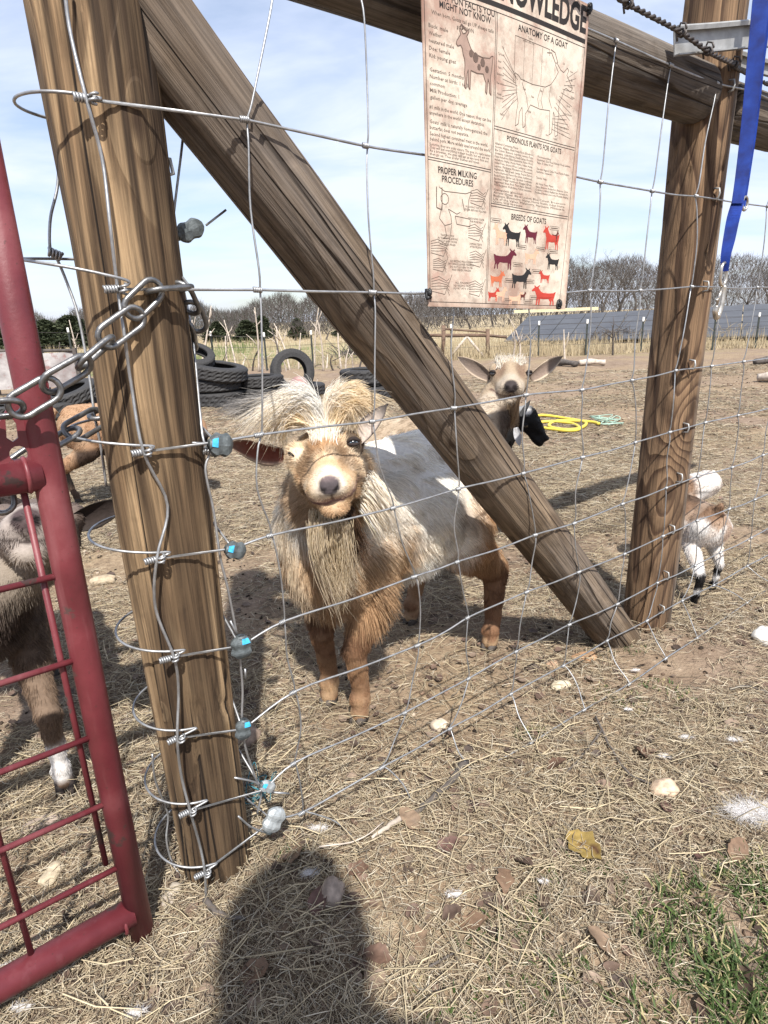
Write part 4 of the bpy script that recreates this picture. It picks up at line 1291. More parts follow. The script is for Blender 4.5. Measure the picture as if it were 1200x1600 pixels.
# face: eyes, ears, small dark horn bud, forelock, beard
k = kH
from mathutils.bvhtree import BVHTree
def bvh(g):
    return BVHTree.FromPolygons([tuple(q) for q in g.co0], [tuple(p.vertices) for p in g.me.polygons])
TREE = bvh(m)
def skin_hit(tree, px, py, fallback):
    d = Vector(sight(px, py)).normalized(); loc, nr, _, _ = tree.ray_cast(V(CAMP), d)
    return (np.array(loc), np.array(nr)) if loc is not None else (np.array(fallback), -np.array(d))
def eye_at(g, tree, px, py, r, fallback, iris, sink=.35, lidcol=(.03, .022, .02), upup=1.0):
    p, nr = skin_hit(tree, px, py, fallback)
    look = nrmz(nr * .6 + nrmz(CAMP - p) * .4)
    c = p - look * r * sink
    v, f = uv_ball(c, r, None, 26, 18)
    side = nrmz(np.cross(look, [0, 0, 1.0])); upv = np.cross(side, look)
    x = (v - c) @ side / r; y = (v - c) @ upv / r; z = (v - c) @ look / r
    col = np.tile(np.array((.05, .04, .035)), (len(v), 1))
    col[(z > .45) & (np.hypot(x, y) < .62)] = iris
    col[(z > .3) & (np.abs(y) < .17) & (np.abs(x) < .42)] = (.003, .003, .003)
    e = put('eye', mesh_np('eye', v, f), EYE, g.root, col=col)
    for sg, thick, hgt in ((1, .36, .62), (-1, .26, .50)):
        pts = [c + nrmz(side * math.sin(t) * 1.0 + upv * sg * hgt * math.cos(t) * .8 + look * (.55 + .35 * math.cos(t))) * r * 1.08 for t in np.linspace(-1.45, 1.45, 13)]
        rs = [r * thick * (.35 + .65 * math.cos(t * .9)) for t in np.linspace(-1.45, 1.45, 13)]
        v2, f2 = tube_geo(pts, rs, 7); put('eyelid', mesh_np('eyelid', v2, f2), MAT['skin'], e, col=np.tile(lidcol, (len(v2), 1)))
    return e
eye_at(m, TREE, 552, 692, .0108, hp(m.h, .079 * k, .0515 * k, .006), (.13, .17, .21), .42)
# the winking eye: a closed dark lid line with lashes
pts = [skin_hit(TREE, px, py, hp(m.h, .079, -.05, 0)) for px, py in [(433, 716), (438, 709), (445, 706), (453, 708), (460, 713)]]
v2, f2 = tube_geo(smooth_path([p + n_ * .0015 for p, n_ in pts], 3), [.0012, .002, .0026, .0030, .0032, .0034, .0034, .0034, .0032, .003, .0024, .0018, .0012], 7)
put('eye', mesh_np('eye', v2, f2), MAT['skin'], m.root, col=np.tile((.02, .014, .012), (len(v2), 1)))
back_col = HC['cream']
ear_mesh(m.h, at_depth(442, 706, 1.075), at_depth(356, 696, 1.13), .033, np.array([0.1, -1, -.45]), 'ear', m.root, (0.20, 0.06, 0.04), (0.40, 0.30, 0.22), (0.22, 0.13, 0.10))
ear_mesh(m.h, at_depth(556, 692, 1.05), at_depth(611, 632, 1.015), .021, np.array([-.5, -1, .5]), 'ear', m.root, (0.66, 0.57, 0.50), (0.12, 0.10, 0.095), (0.06, 0.055, 0.055), bend=-.10)

def tuft(name, g, n, p0f, p1f, p2f, colf, r0, seed, npt=9):
    """strands along quadratic arcs; the three point functions take random rows"""
    rg = np.random.default_rng(seed)
    R = rg.random((n, 6))
    A, B, C_ = p0f(R), p1f(R), p2f(R)
    nb_ = max(6, n // 45)                          # strands gather into small locks
    bid = rg.integers(0, nb_, n)
    A = A + rg.normal(0, .0035, (nb_, 3))[bid] + rg.normal(0, .002, (n, 3))
    B = B + rg.normal(0, .0075, (nb_, 3))[bid] + rg.normal(0, .0035, (n, 3))
    C_ = C_ + rg.normal(0, .0120, (nb_, 3))[bid] + rg.normal(0, .0045, (n, 3))
    tm = (rg.uniform(.72, 1.12, nb_)[bid] * rg.uniform(.8, 1.05, n))[:, None, None]
    t = np.linspace(0, 1, npt)[None, :, None] * tm
    P = A[:, None] * (1 - t) ** 2 + B[:, None] * 2 * t * (1 - t) + C_[:, None] * t * t
    fly = (rg.random(n) < .08)[:, None, None]
    P = P + rg.normal(0, .012, (n, 1, 3)) * t * t * fly + rg.normal(0, .0007, (n, npt, 3)) * t
    shade_ = rg.uniform(.72, 1.12, nb_)[bid][:, None]
    return strands_obj(name, P, colf(R) * shade_, g.root, r0)
H = m.h
def D2(x, y, d): return at_depth(x, y, d * 0.925)
def lockcol(c0, c1, seed):
    def f(R): 
        rg = np.random.default_rng(seed); t = R[:, 1]
        return lerp3(c0, c1, t) * rg.uniform(.72, 1.12, len(R))[:, None]
    return f
def arc_lock(name, a0, a1, b0, b1, c0, c1, n, cols, seed, d=(1.14, 1.13, 1.14), r0=.00055, spread=.012):
    """a lock between two pixel arcs (outer and inner)"""
    def mk(q0, q1, dd, sp):
        P0 = D2(*q0, dd); P1 = D2(*q1, dd)
        def f(R):
            t = R[:, 0:1]
            return P0[None] * (1 - t) + P1[None] * t + H['a'][None] * (R[:, 2:3] - .5) * sp * 2
        return f
    return tuft(name, m, n, mk(a0, a1, d[0], spread), mk(b0, b1, d[1], spread * 1.3), mk(c0, c1, d[2], spread), cols, r0, seed)
cr_, wh = HC['cream'] * 1.25, HC['white'] * 1.2
gold = np.array((0.80, 0.64, 0.40))
# the right-hand sweep, the left-hand sweep, the raised crown, wisps
arc_lock('forelock', (515, 672), (528, 655), (525, 585), (552, 604), (584, 628), (570, 636), 1900, lockcol(cr_, gold, 1), 11)
arc_lock('forelock', (512, 676), (530, 645), (525, 600), (560, 615), (560, 640), (535, 668), 1200, lockcol(gold, cr_, 2), 12)
arc_lock('forelock', (500, 672), (488, 652), (478, 575), (445, 605), (402, 655), (428, 672), 2600, lockcol(wh, cr_, 3), 13)
arc_lock('forelock', (498, 680), (478, 660), (455, 610), (430, 645), (405, 664), (448, 684), 1300, lockcol(cr_, gold, 4), 14)
arc_lock('forelock', (508, 672), (500, 658), (495, 585), (500, 605), (440, 610), (455, 640), 900, lockcol(wh, wh, 5), 15)
arc_lock('forelock', (508, 672), (514, 658), (512, 585), (510, 605), (560, 606), (548, 640), 900, lockcol(wh, cr_, 25), 18)
arc_lock('forelock', (525, 700), (488, 702), (518, 665), (493, 662), (530, 650), (478, 655), 1500, lockcol(cr_, wh, 6), 16, d=(1.10, 1.12, 1.16))
arc_lock('forelock', (470, 640), (478, 655), (430, 612), (440, 627), (368, 640), (374, 643), 1300, lockcol(np.array((0.40, 0.37, 0.34)), HC['grey'], 7), 17, d=(1.19, 1.20, 1.21), spread=.008)
# beard and throat ruff
arc_lock('beard', (488, 812), (542, 808), (480, 862), (552, 862), (528, 922), (550, 895), 1900, lockcol(cr_, np.array((0.58, 0.47, 0.30)), 8), 21, d=(1.07, 1.09, 1.12), spread=.03)
arc_lock('beard', (562, 790), (580, 740), (592, 832), (628, 790), (592, 850), (632, 825), 450, lockcol(cr_, wh, 10), 23, d=(1.15, 1.15, 1.19), spread=.03)
arc_lock('beard', (515, 806), (552, 798), (520, 830), (560, 835), (532, 858), (558, 862), 1200, lockcol(HC['dark'] * 1.3, HC['brown'], 12), 24, d=(1.075, 1.09, 1.11), spread=.02)
# ---------------------------------------------------------------- the other goats
def short_coat(g, n, r0=.0007, L=.014, seed=1, lift=.22, longneck=0.0):
    def ln(gg, P):
        l = np.full(len(P), L)
        if longneck:
            q = gg.loc(P); l = l + longneck * smoothstep(.04, .12, q[:, 0]) * smoothstep(.58, .5, q[:, 2]) * smoothstep(.3, .36, q[:, 2])
        if gg.h is not None:
            X = hloc(gg.h, P) / gg.k
            pad = smoothstep(.026, .02, np.hypot(X[:, 1], X[:, 2] + .013)) * smoothstep(.155, .165, X[:, 0])
            hw = headw(gg, P)
            l = l * (1 - hw) + (.009 - .004 * smoothstep(.12, .165, X[:, 0])) * hw
            eye = np.minimum(np.hypot(X[:, 0] - .068, X[:, 1] - .050), np.hypot(X[:, 0] - .068, X[:, 1] + .050))
            l = l * (1 - .97 * pad * hw) * (1 - hw * (1 - smoothstep(.007, .016, eye)))
        return l
    g.coat(n, ln, std_flow, lift=lift, clump=(40, .22), r0=r0, seed=seed, grav=.4, npt=4, jitter=.10)

def quad(g, k, feet, belly=.22, plump=1.0, hindshift=0.0):
    """trunk and legs for a goat whose withers stand at .64*k; feet: FL, FR, HL, HR as (u, v)"""
    b = lambda c, r: g.ball(tuple(np.array(c) * k), tuple(np.array(r) * k))
    b((-.01, 0, .44), (.105, .095 * plump, .13)); b((-.13, 0, .455), (.16, .115 * plump, .135)); b((-.27, 0, .44), (.17, .135 * plump, .14)); b((-.41, 0, .46), (.12, .105 * plump, .125))
    g.cap(np.array((-.05, 0, .53)) * k, .07 * k, np.array((-.43, 0, .535)) * k, .065 * k)
    for i, (fu, fv) in enumerate(feet):
        sg = 1 if i in (0, 2) else -1
        if i < 2:
            J = [(-.03 * k, sg * .055 * k, .40 * k), (-.03 * k, sg * .065 * k, .31 * k), (fu + .010, fv, .185 * k), (fu - .004, fv, .06 * k), (fu + .004, fv, .02 * k)]
            R = [.052 * k, .034 * k, .021 * k, .0155 * k, .019 * k]
        else:
            J = [(-.42 * k, sg * .05 * k, .46 * k), (-.36 * k, sg * .075 * k, .34 * k), (fu - .045 * k, fv, .21 * k), (fu - .010, fv, .06 * k), (fu + .004, fv, .02 * k)]
            R = [.080 * k, .055 * k, .026 * k, .017 * k, .019 * k]
        g.leg(J, R)
        g.ball((fu, fv, .05 * k), (.021 * k, .019 * k, .024 * k))
        g.ball((J[2][0], J[2][1], J[2][2]), .025 * k)

def neck(g, p, r0, r1, sag=0.0):
    hb = hp(g.h, .005 * g.k, 0, -.03 * g.k)
    a = g.W(*p); mid = (a + hb) / 2 + np.array([0, 0, -sag])
    g.S.append(cone_capsule(a, r0, mid, (r0 + r1) / 2)); g.S.append(cone_capsule(mid, (r0 + r1) / 2, hb, r1))

def head_of(g, poll, nose, side, k, muz=1.0):
    g.h = head_frame(poll, nose, side); g.k = k
    g.S += head_shapes(g.h, k, muz)

# second goat: behind the brace, chin up, ears out
g2 = Goat('goat', 'light tan goat with wide ears and raised chin, standing behind the diagonal brace', (.262, 2.10), (.90, -.44))
quad(g2, .90, [(.0, .055), (.0, -.05), (-.38, .07), (-.38, -.07)])
head_of(g2, at_depth(796, 572, 2.33), at_depth(799, 598, 2.12), np.array([1, -.02, .0]), 1.16, 1.12)
neck(g2, (.06, .0, .43), .085, .058)
def col2(g, P):
    L = g.loc(P); nz = fbm(L[:, 0] * 16, L[:, 2] * 16 + L[:, 1] * 9, 5, 3)
    C = np.tile(np.array((.40, .31, .22)), (len(P), 1)); C = blend(C, HC['cream'] * .75, smoothstep(.4, .65, nz) * .6)
    C = blend(C, (.36, .24, .15), smoothstep(.36, .28, L[:, 2]) * .5)
    C = blend(C, (.40, .33, .26), smoothstep(.15, .08, L[:, 2]))
    X = hloc(g.h, P)
    C = head_colors(C, X, (.40, .31, .215), (.46, .385, .30), (.05, .04, .04), g.k)
    nearh = headw(g, P)
    C = blend(C, (.70, .64, .54), smoothstep(.05, .0, X[:, 0]) * smoothstep(.0, .02, X[:, 2]) * nearh)
    C = blend(C, (.16, .09, .06), smoothstep(.03, .01, np.hypot((X[:, 0] - .11) * .5, np.abs(X[:, 1]) - .036)) * nearh * .7)
    C = blend(C, (.05, .03, .02), smoothstep(.050, .02, np.abs(X[:, 1] + .005)) * smoothstep(-.065, -.09, X[:, 2]) * smoothstep(.04, .08, X[:, 0]) * .9)
    for sg in (-1, 1): C = blend(C, (.05, .03, .022), nearh * smoothstep(.018, .011, np.hypot(X[:, 0] - .062, X[:, 1] - sg * .046)) * .9)
    return C
g2.skin(col2, .007, 4)
for f in [(.0, .055), (.0, -.05), (-.38, .07), (-.38, -.07)]: g2.hoof(f, .85)
short_coat(g2, 42000, .00065, .018, 31)
k = g2.k
T2 = bvh(g2)
eye_at(g2, T2, 770, 583, .0125, hp(g2.h, .07, -.045, 0), (.20, .24, .28), .40)
eye_at(g2, T2, 826, 583, .0125, hp(g2.h, .07, .045, 0), (.20, .24, .28), .40)
ear_mesh(g2.h, at_depth(766, 590, 2.27), at_depth(714, 557, 2.34), .030, g2.h['a'] + np.array([.3, 0, -.1]), 'ear', g2.root, (.17, .13, .105), (.50, .40, .30), (.10, .08, .07))
ear_mesh(g2.h, at_depth(829, 591, 2.27), at_depth(880, 556, 2.34), .029, g2.h['a'] + np.array([-.3, 0, -.1]), 'ear', g2.root, (.20, .15, .12), (.55, .45, .34), (.12, .10, .08))
def lk(g, name, a0, a1, b0, b1, c0, c1, n, col, seed, d, spread=.02, r0=.0007):
    ax = g.h['a']
    def mk(q0, q1, dd, sp):
        P0 = at_depth(*q0, dd); P1 = at_depth(*q1, dd)
        return lambda R: P0[None] * (1 - R[:, 0:1]) + P1[None] * R[:, 0:1] + ax[None] * (R[:, 2:3] - .5) * sp * 2
    tuft(name, g, n, mk(a0, a1, d[0], spread), mk(b0, b1, d[1], spread), mk(c0, c1, d[2], spread), col, r0, seed)
lk(g2, 'beard', (790, 622), (812, 622), (788, 650), (808, 650), (793, 668), (803, 662), 500, lockcol(np.array((.46, .34, .23)), HC['tan'], 3), 41, (2.16, 2.18, 2.20))
lk(g2, 'topknot', (776, 574), (816, 574), (776, 556), (816, 556), (770, 562), (824, 564), 900, lockcol(HC['white'], HC['cream'], 4), 42, (2.26, 2.28, 2.32), .03)

# black and white kid's head showing beside it
g3 = Goat('goat', 'black faced goat with grey neck, head in profile just behind the tan goat', (.46, 2.66), (1, -.12))
quad(g3, .62, [(.0, .05), (.02, -.05), (-.28, .06), (-.27, -.06)])
head_of(g3, at_depth(815, 645, 2.64), at_depth(836, 691, 2.60), np.array([.35, 1.0, .15]) * -1, .86)
g3.h['n'] = np.cross(g3.h['a'], g3.h['s'])
if g3.h['n'] @ np.array([1, 0, .6]) < 0:
    g3.h['n'] *= -1
neck(g3, (.03, .0, .30), .062, .045)
def col3(g, P):
    L = g.loc(P); X = hloc(g.h, P)
    C = np.tile(np.array((.30, .30, .30)), (len(P), 1))
    C = blend(C, HC['black'], smoothstep(-.02, .01, X[:, 0]) * headw(g, P, .17, .13))
    C = blend(C, (.7, .68, .65), smoothstep(.018, .010, np.hypot(X[:, 0] - .01, X[:, 2] - .035) ) * .9)
    C = blend(C, (.25, .25, .26), smoothstep(.02, .01, np.hypot(X[:, 0] - .13, X[:, 2] + .05)) * .8)
    C = blend(C, HC['black'], smoothstep(.10, .05, L[:, 2]))
    return C
g3.skin(col3, .0085, 4)
for f in [(.0, .05), (.02, -.05), (-.28, .06), (-.27, -.06)]: g3.hoof(f, .7)
short_coat(g3, 14000, .0009, .012, 51)
for sg in (-1, 1): g3.eye(hp(g3.h, .069 * g3.k, sg * .0455 * g3.k, .004 * g3.k), .011, g3.h['s'] * sg + g3.h['a'] * .3, (.10, .07, .04), .6, (.01, .01, .01))
ear_mesh(g3.h, at_depth(812, 650, 2.56), at_depth(829, 625, 2.57), .013, np.array([.2, -1, 0]), 'ear', g3.root, (.10, .10, .10), (.05, .05, .05), (.05, .05, .05))
ear_mesh(g3.h, at_depth(806, 668, 2.55), at_depth(812, 698, 2.54), .018, np.array([-.2, -1, 0]), 'ear', g3.root, (.42, .42, .43), (.42, .42, .43), (.34, .34, .35))

# brown goat grazing past the gate, hidden in part by the post
g4 = Goat('goat', 'reddish brown goat with black hind leg, rump towards us beyond the gate post', (-1.17, 3.19), (.96, .20))
quad(g4, .88, [(.0, .07), (.03, -.07), (-.49, -.085), (-.47, .09)][:2] + [(-.46, .09), (-.50, -.075)])
head_of(g4, at_depth(296, 655, 3.20), at_depth(313, 690, 3.12), np.array([-.4, -1, 0]), .9)
g4.h['n'] = np.cross(g4.h['a'], g4.h['s'])
if g4.h['n'][2] + g4.h['n'][0] < 0: g4.h['n'] *= -1
neck(g4, (.06, 0, .44), .075, .05)
g4.cap((-.47, 0, .50), .022, (-.52, .01, .40), .012)
def col4(g, P):
    L = g.loc(P); nz = fbm(L[:, 0] * 12, L[:, 2] * 12 + L[:, 1] * 9, 7, 3)
    C = np.tile(np.array((.34, .20, .115)), (len(P), 1)); C = blend(C, (.42, .29, .19), smoothstep(.4, .65, nz) * .7)
    C = blend(C, (.40, .25, .15), smoothstep(.44, .5, L[:, 2]))
    far = smoothstep(.0, .03, L[:, 1]) * smoothstep(.31, .26, L[:, 2])
    C = blend(C, (.02, .015, .013), far)
    C = blend(C, (.03, .02, .017), smoothstep(.33, .30, L[:, 2]) * smoothstep(-.40, -.36, L[:, 0]) * .9)
    C = blend(C, (.12, .08, .06), smoothstep(.13, .06, L[:, 2]))
    X = hloc(g.h, P); C = blend(C, (.02, .016, .015), smoothstep(.10, .14, X[:, 0]) * headw(g, P))
    return C
g4.skin(col4, .009, 4)
for f in [(.0, .07), (.03, -.07), (-.46, .09), (-.50, -.075)]: g4.hoof(f, .8, (.05, .045, .04))
short_coat(g4, 22000, .0011, .016, 61)
ear_mesh(g4.h, at_depth(292, 662, 3.12), at_depth(276, 690, 3.08), .03, np.array([0, -1, 0]), 'ear', g4.root, (.25, .15, .09), (.3, .18, .1), (.2, .12, .07))
for sg in (-1, 1): g4.eye(hp(g4.h, .069 * g4.k, sg * .0455 * g4.k, .004 * g4.k), .011, g4.h['s'] * sg + g4.h['a'] * .3, (.12, .08, .04), .6, (.02, .015, .01))

# dark goat behind the red gate, nose lifted over the rods
g5 = Goat('goat', 'grey brown goat with pale chin and one white sock, nose lifted behind the red gate', (-.745, 1.015), (.52, -.85))
quad(g5, .98, [(.03, .075), (-.04, -.07), (-.46, .09), (-.45, -.09)], plump=1.05)
head_of(g5, at_depth(72, 818, 1.06), at_depth(40, 797, .88), np.array([1, .22, -.08]), 1.10, 1.14)
neck(g5, (.04, .0, .45), .088, .058)
def col5(g, P):
    L = g.loc(P); nz = fbm(L[:, 0] * 14, L[:, 2] * 14 + L[:, 1] * 9, 9, 3)
    C = np.tile(np.array((.085, .062, .052)), (len(P), 1)); C = blend(C, (.16, .125, .105), smoothstep(.42, .66, nz) * .85)
    leg = smoothstep(.34, .26, L[:, 2])
    C = blend(C, (.23, .16, .11), leg * .8)
    front = smoothstep(.0, .05, L[:, 0]) * smoothstep(.42, .5, L[:, 2])
    C = blend(C, (.33, .26, .20), front * smoothstep(.30, .65, nz) * .5)
    sock = smoothstep(.020, .035, L[:, 2]) * smoothstep(.125, .105, L[:, 2]) * smoothstep(.0, .02, L[:, 1]) * smoothstep(-.2, -.1, L[:, 0])
    C = blend(C, (.74, .71, .68), sock)
    C = blend(C, (.12, .075, .05), smoothstep(.04, .02, L[:, 2]))
    X = hloc(g.h, P); hw = headw(g, P)
    C = head_colors(C, X, (.17, .13, .11), (.36, .31, .28), (.085, .06, .06), g.k, (.03, .018, .016))
    C = blend(C, (.40, .34, .27), hw * smoothstep(-.05, -.075, X[:, 2]) * .7)
    return C
g5.skin(col5, .0065, 4)
for f in [(.03, .075), (-.04, -.07), (-.46, .09), (-.45, -.09)]: g5.hoof(f, .95, (.05, .04, .035))
def len5(gg, P):
    q = gg.loc(P); X = hloc(gg.h, P) / gg.k; hw = headw(gg, P)
    l = .022 + .012 * smoothstep(.0, .1, q[:, 0])
    l = np.where(q[:, 2] < .27, .016, l); l = np.where(q[:, 2] < .14, .010, l); l = np.where(q[:, 2] < .04, .006, l)
    pad = smoothstep(.026, .02, np.hypot(X[:, 1], X[:, 2] + .013)) * smoothstep(.155, .165, X[:, 0])
    return (l * (1 - hw) + .010 * hw) * (1 - .97 * pad * hw)
g5.coat(85000, len5, std_flow, lift=.28, clump=(36, .35), r0=.00055, seed=71, grav=.7, npt=5, jitter=.1)
for sg in (-1, 1): g5.eye(hp(g5.h, .077, sg * .050, .004), .0125, g5.h['s'] * sg * .6 + g5.h['a'] * .6 + g5.h['n'] * .2, (.30, .22, .10), .6)
ear_mesh(g5.h, at_depth(108, 818, 1.00), at_depth(203, 782, 1.05), .027, np.array([-.1, -1, -.25]), 'ear', g5.root, (.035, .026, .023), (.030, .024, .021), (.03, .022, .02))
ear_mesh(g5.h, at_depth(-8, 775, 1.00), at_depth(-80, 790, 1.06), .034, np.array([.2, -.6, -.7]), 'ear', g5.root, (.035, .026, .023), (.030, .024, .021), (.03, .022, .02))

# white and brown kid walking off behind the far post
g6 = Goat('goat_kid', 'small white and brown kid with black socks, seen from behind right of the brown post', (.985, 2.00), (-.10, .99))
kk = .50
quad(g6, kk, [(.0, .045), (.01, -.045), (-.275, .070), (-.185, -.050)], plump=1.15)
head_of(g6, at_depth(1099, 748, 1.98), at_depth(1070, 758, 2.06), np.array([.25, .5, 0.1]) * -1, .70)
g6.h['n'] = np.cross(g6.h['a'], g6.h['s'])
if g6.h['n'][2] < 0: g6.h['n'] *= -1
neck(g6, (-.02, .0, .285), .056, .044)
g6.cap((-.235, 0, .285), .014, (-.245, 0, .31), .010)
def col6(g, P):
    L = g.loc(P); u, v, w = L[:, 0], L[:, 1], L[:, 2]; nz = fbm(u * 22, w * 22 + v * 22, 12, 3)
    C = np.tile(np.array((.70, .67, .64)), (len(P), 1))
    C = blend(C, (.22, .135, .085), smoothstep(.245, .262, w + (nz - .5) * .07) * smoothstep(.06, -.0, u) * smoothstep(-.05, -.02, v + .0))
    C = blend(C, (.34, .22, .15), smoothstep(.030, .018, np.hypot(v + .035, (w - .215) * .6)) * .8)
    C = blend(C, (.025, .02, .018), smoothstep(.008, .0, np.abs(w - .30 - (nz - .5) * .02)) * .6 * smoothstep(-.22, -.2, u))
    C = blend(C, (.014, .012, .012), smoothstep(.115, .10, w + (nz - .5) * .05))
    C = blend(C, (.74, .72, .7), smoothstep(.012, .006, np.abs(w - .058 - (nz - .5) * .03)))
    C = blend(C, (.55, .42, .32), smoothstep(.45, .6, nz) * .4 * smoothstep(.12, .15, w))
    X = hloc(g.h, P); hw = headw(g, P, .11, .08)
    C = blend(C, (.78, .76, .73), hw)
    return C
g6.skin(col6, .0055, 3)
for f in [(.0, .045), (.01, -.045), (-.275, .070), (-.185, -.050)]: g6.hoof(f, .55, (.03, .03, .03))
short_coat(g6, 22000, .0006, .011, 81, lift=.3)
ear_mesh(g6.h, at_depth(1092, 748, 2.05), at_depth(1066, 757, 2.02), .011, np.array([0, -1, .2]), 'ear', g6.root, (.12, .12, .12), (.16, .16, .16), (.10, .10, .10))
ear_mesh(g6.h, at_depth(1108, 742, 2.08), at_depth(1118, 736, 2.12), .011, np.array([0, -1, .2]), 'ear', g6.root, (.7, .66, .62), (.7, .68, .66), (.6, .6, .6))
# ---------------------------------------------------------------- beyond the yard
rb = random.Random(99)
def ghz(x, y): return float(ground_h(x, y))
def gpt(px, py): 
    q = on_ground(px, py); return np.array([q[0], q[1], ghz(q[0], q[1])])

# tyres
def tyre_mesh(R, W, kind=0):
    """outer radius R, width W, axis along z, lying flat, base at z=0; treaded outer face, open middle"""
    ri = R * .60; n = 72
    prof = [(ri, W * .12), (ri + .012, W * .03), (R * .80, 0.0), (R * .93, W * .04), (R * .985, W * .14), (R, W * .22), (R * 1.0, W * .36), (R, W * .5), (R, W * .64), (R, W * .78), (R * .985, W * .86), (R * .93, W * .96), (R * .80, W), (ri + .012, W * .97), (ri, W * .88), (ri + .004, W * .84), (R * .90, W * .80), (R * .93, W * .5), (R * .90, W * .2), (ri + .004, W * .16)]
    m_ = len(prof); vs = []; fs = []
    for i in range(n):
        a = 2 * math.pi * i / n
        for k_, (r, z) in enumerate(prof):
            rr = r
            if 5 <= k_ <= 9:
                ph = (i + (k_ % 2) * 1) % 3 if kind == 0 else (i + k_) % 4
                rr = r - (R * .028 if ph == 0 else 0) - (R * .018 if k_ in (6, 8) else 0)
            vs.append((rr * math.cos(a), rr * math.sin(a), z))
    for i in range(n):
        for k_ in range(m_):
            a = i * m_; b = ((i + 1) % n) * m_; k2 = (k_ + 1) % m_
            fs.append((a + k_, b + k_, b + k2, a + k2))
    return mesh_np('tyre', np.array(vs), fs, False)
TY = [tyre_mesh(1, .46, 0), tyre_mesh(1, .55, 1)]
for t in TY: t.materials.append(MAT['rubber'])
def tyre(c, R, kind, label, tilt=(0, 0, 0), group='old tyres in the yard'):
    o = bpy.data.objects.new('tyre', TY[kind]); o.location = V(c); o.scale = (R, R, R); o.rotation_euler = tilt
    COL.objects.link(o); return tag(o, label, 'tyre', group)
t0 = gpt(338, 638)
dd = 6.9
def td(px, py, D=dd): q = at_depth(px, py, D); return q
base = td(336, 640); bx, by = base[0], base[1]
tyre((bx, by + .2, 0.0), .30, 1, 'bottom tyre of the stack right of the gate post, zigzag tread')
tyre((bx - .02, by + .2, .17), .29, 0, 'second tyre of the stack, smooth ribbed side')
tyre((bx + .02, by + .2, .31), .33, 0, 'tilted wide tyre lying third in the stack', (math.radians(8), math.radians(7), .5))
tyre((bx - .22, by + .2, .50), .22, 1, 'small tyre slumped on top of the tyre stack', (math.radians(26), math.radians(20), 0))
q = td(404, 625, 7.4); tyre((q[0], q[1], 0.0), .30, 1, 'lower flat tyre between the stack and the upright tyre')
tyre((q[0] + .03, q[1], .165), .29, 0, 'upper flat tyre between the stack and the upright tyre')
q = td(470, 630, 7.8); tyre((q[0], q[1], 0.0), .32, 0, 'flat tyre lying under the upright tyre')
q = td(455, 580, 7.7); tyre((q[0] - .02, q[1] + .10, q[2] - .02), .27, 1, 'white lined tyre standing upright behind the goat', (math.radians(78), 0, math.radians(24)))
whm = simple('white_liner', (.62, .58, .54), .8, 0, .15, 30)
o_ = bpy.data.objects['tyre.007'] if 'tyre.007' in bpy.data.objects else None
q2 = td(572, 640, 7.2); tyre((q2[0], q2[1], 0.0), .33, 0, 'lower tyre lying right of the goat head by the brace')
tyre((q2[0] + .02, q2[1] + .05, .17), .31, 1, 'upper tyre lying right of the goat head by the brace')
q = td(75, 640, 6.6); tyre((q[0] + .05, q[1], .0), .32, 1, 'dark tyre on the ground seen between gate stile and post')
tyre((q[0] + .22, q[1] + .15, .16), .30, 0, 'tyre leaning on others between gate stile and post', (math.radians(15), math.radians(-12), 0))
q = td(120, 625, 7.4); tyre((q[0] + .1, q[1], .02), .33, 1, 'farthest tyre beside the weathered wall at left', (math.radians(8), 0, 0))
q = td(8, 640, 6.8); tyre((q[0], q[1], .0), .3, 0, 'tyre behind the gate at the left edge')
# the dusty pink ball resting among them
bc = td(467, 602, 7.25)
v, f = uv_ball(bc, .105, None, 24, 16)
v = v + (fbm(v[:, 0] * 20, v[:, 2] * 20, 4, 2) - .5)[:, None] * .012
ball = put('ball', mesh_np('ball', v, f), simple('dusty_pink_rubber', (.27, .16, .145), .7, 0, .25, 12), None)
tag(ball, 'dusty pink ball lying in front of the upright tyre', 'ball')
# white scrap in the upright tyre
mb = MB(); c_ = td(448, 590, 7.72)
vs = []
for i in range(9):
    a = math.radians(200 + i * 18)
    for rr in (.16, .21): vs.append(c_ + np.array([rr * math.cos(a) * .95, -.06 + .02 * math.sin(i), rr * math.sin(a) * .9 + .02 * math.cos(i * 2)]))
mb.add(vs, [(2 * i, 2 * i + 1, 2 * i + 3, 2 * i + 2) for i in range(8)]); 
tag(mb.build('torn_liner', whm, None), 'torn white liner hanging out of the upright tyre', 'liner')

# yellow hose coiled on the ground, pale green twine by it
hp_ = [(835, 655), (850, 652), (885, 656), (915, 663), (905, 672), (880, 674), (858, 668), (868, 660), (900, 660), (925, 662), (936, 665)]
hp2 = [(832, 668), (860, 672), (885, 676), (905, 673), (895, 664), (865, 661), (840, 662)]
hm = simple('yellow_hose', (.58, .46, .06), .55, 0, .15, 20)
H_ = empty('hose', gpt(880, 665), 'yellow hose lying in loose loops behind the black faced goat', 'hose')
for l_ in (hp_, hp2):
    tube_obj('hose_run', smooth_path([gpt(*q) + [0, 0, .02] for q in l_], 6), .0125, hm, H_, 8)
tm_ = simple('pale_green_twine', (.30, .42, .34), .9, 0, .2, 50)
c_ = gpt(947, 660); pts = [c_ + [rb.uniform(-.12, .12), rb.uniform(-.2, .2), rb.uniform(.01, .05)] for _ in range(24)]
tag(tube_obj('twine', smooth_path(pts, 5), .004, tm_, None, 5), 'bunch of pale green twine right of the yellow hose', 'twine')

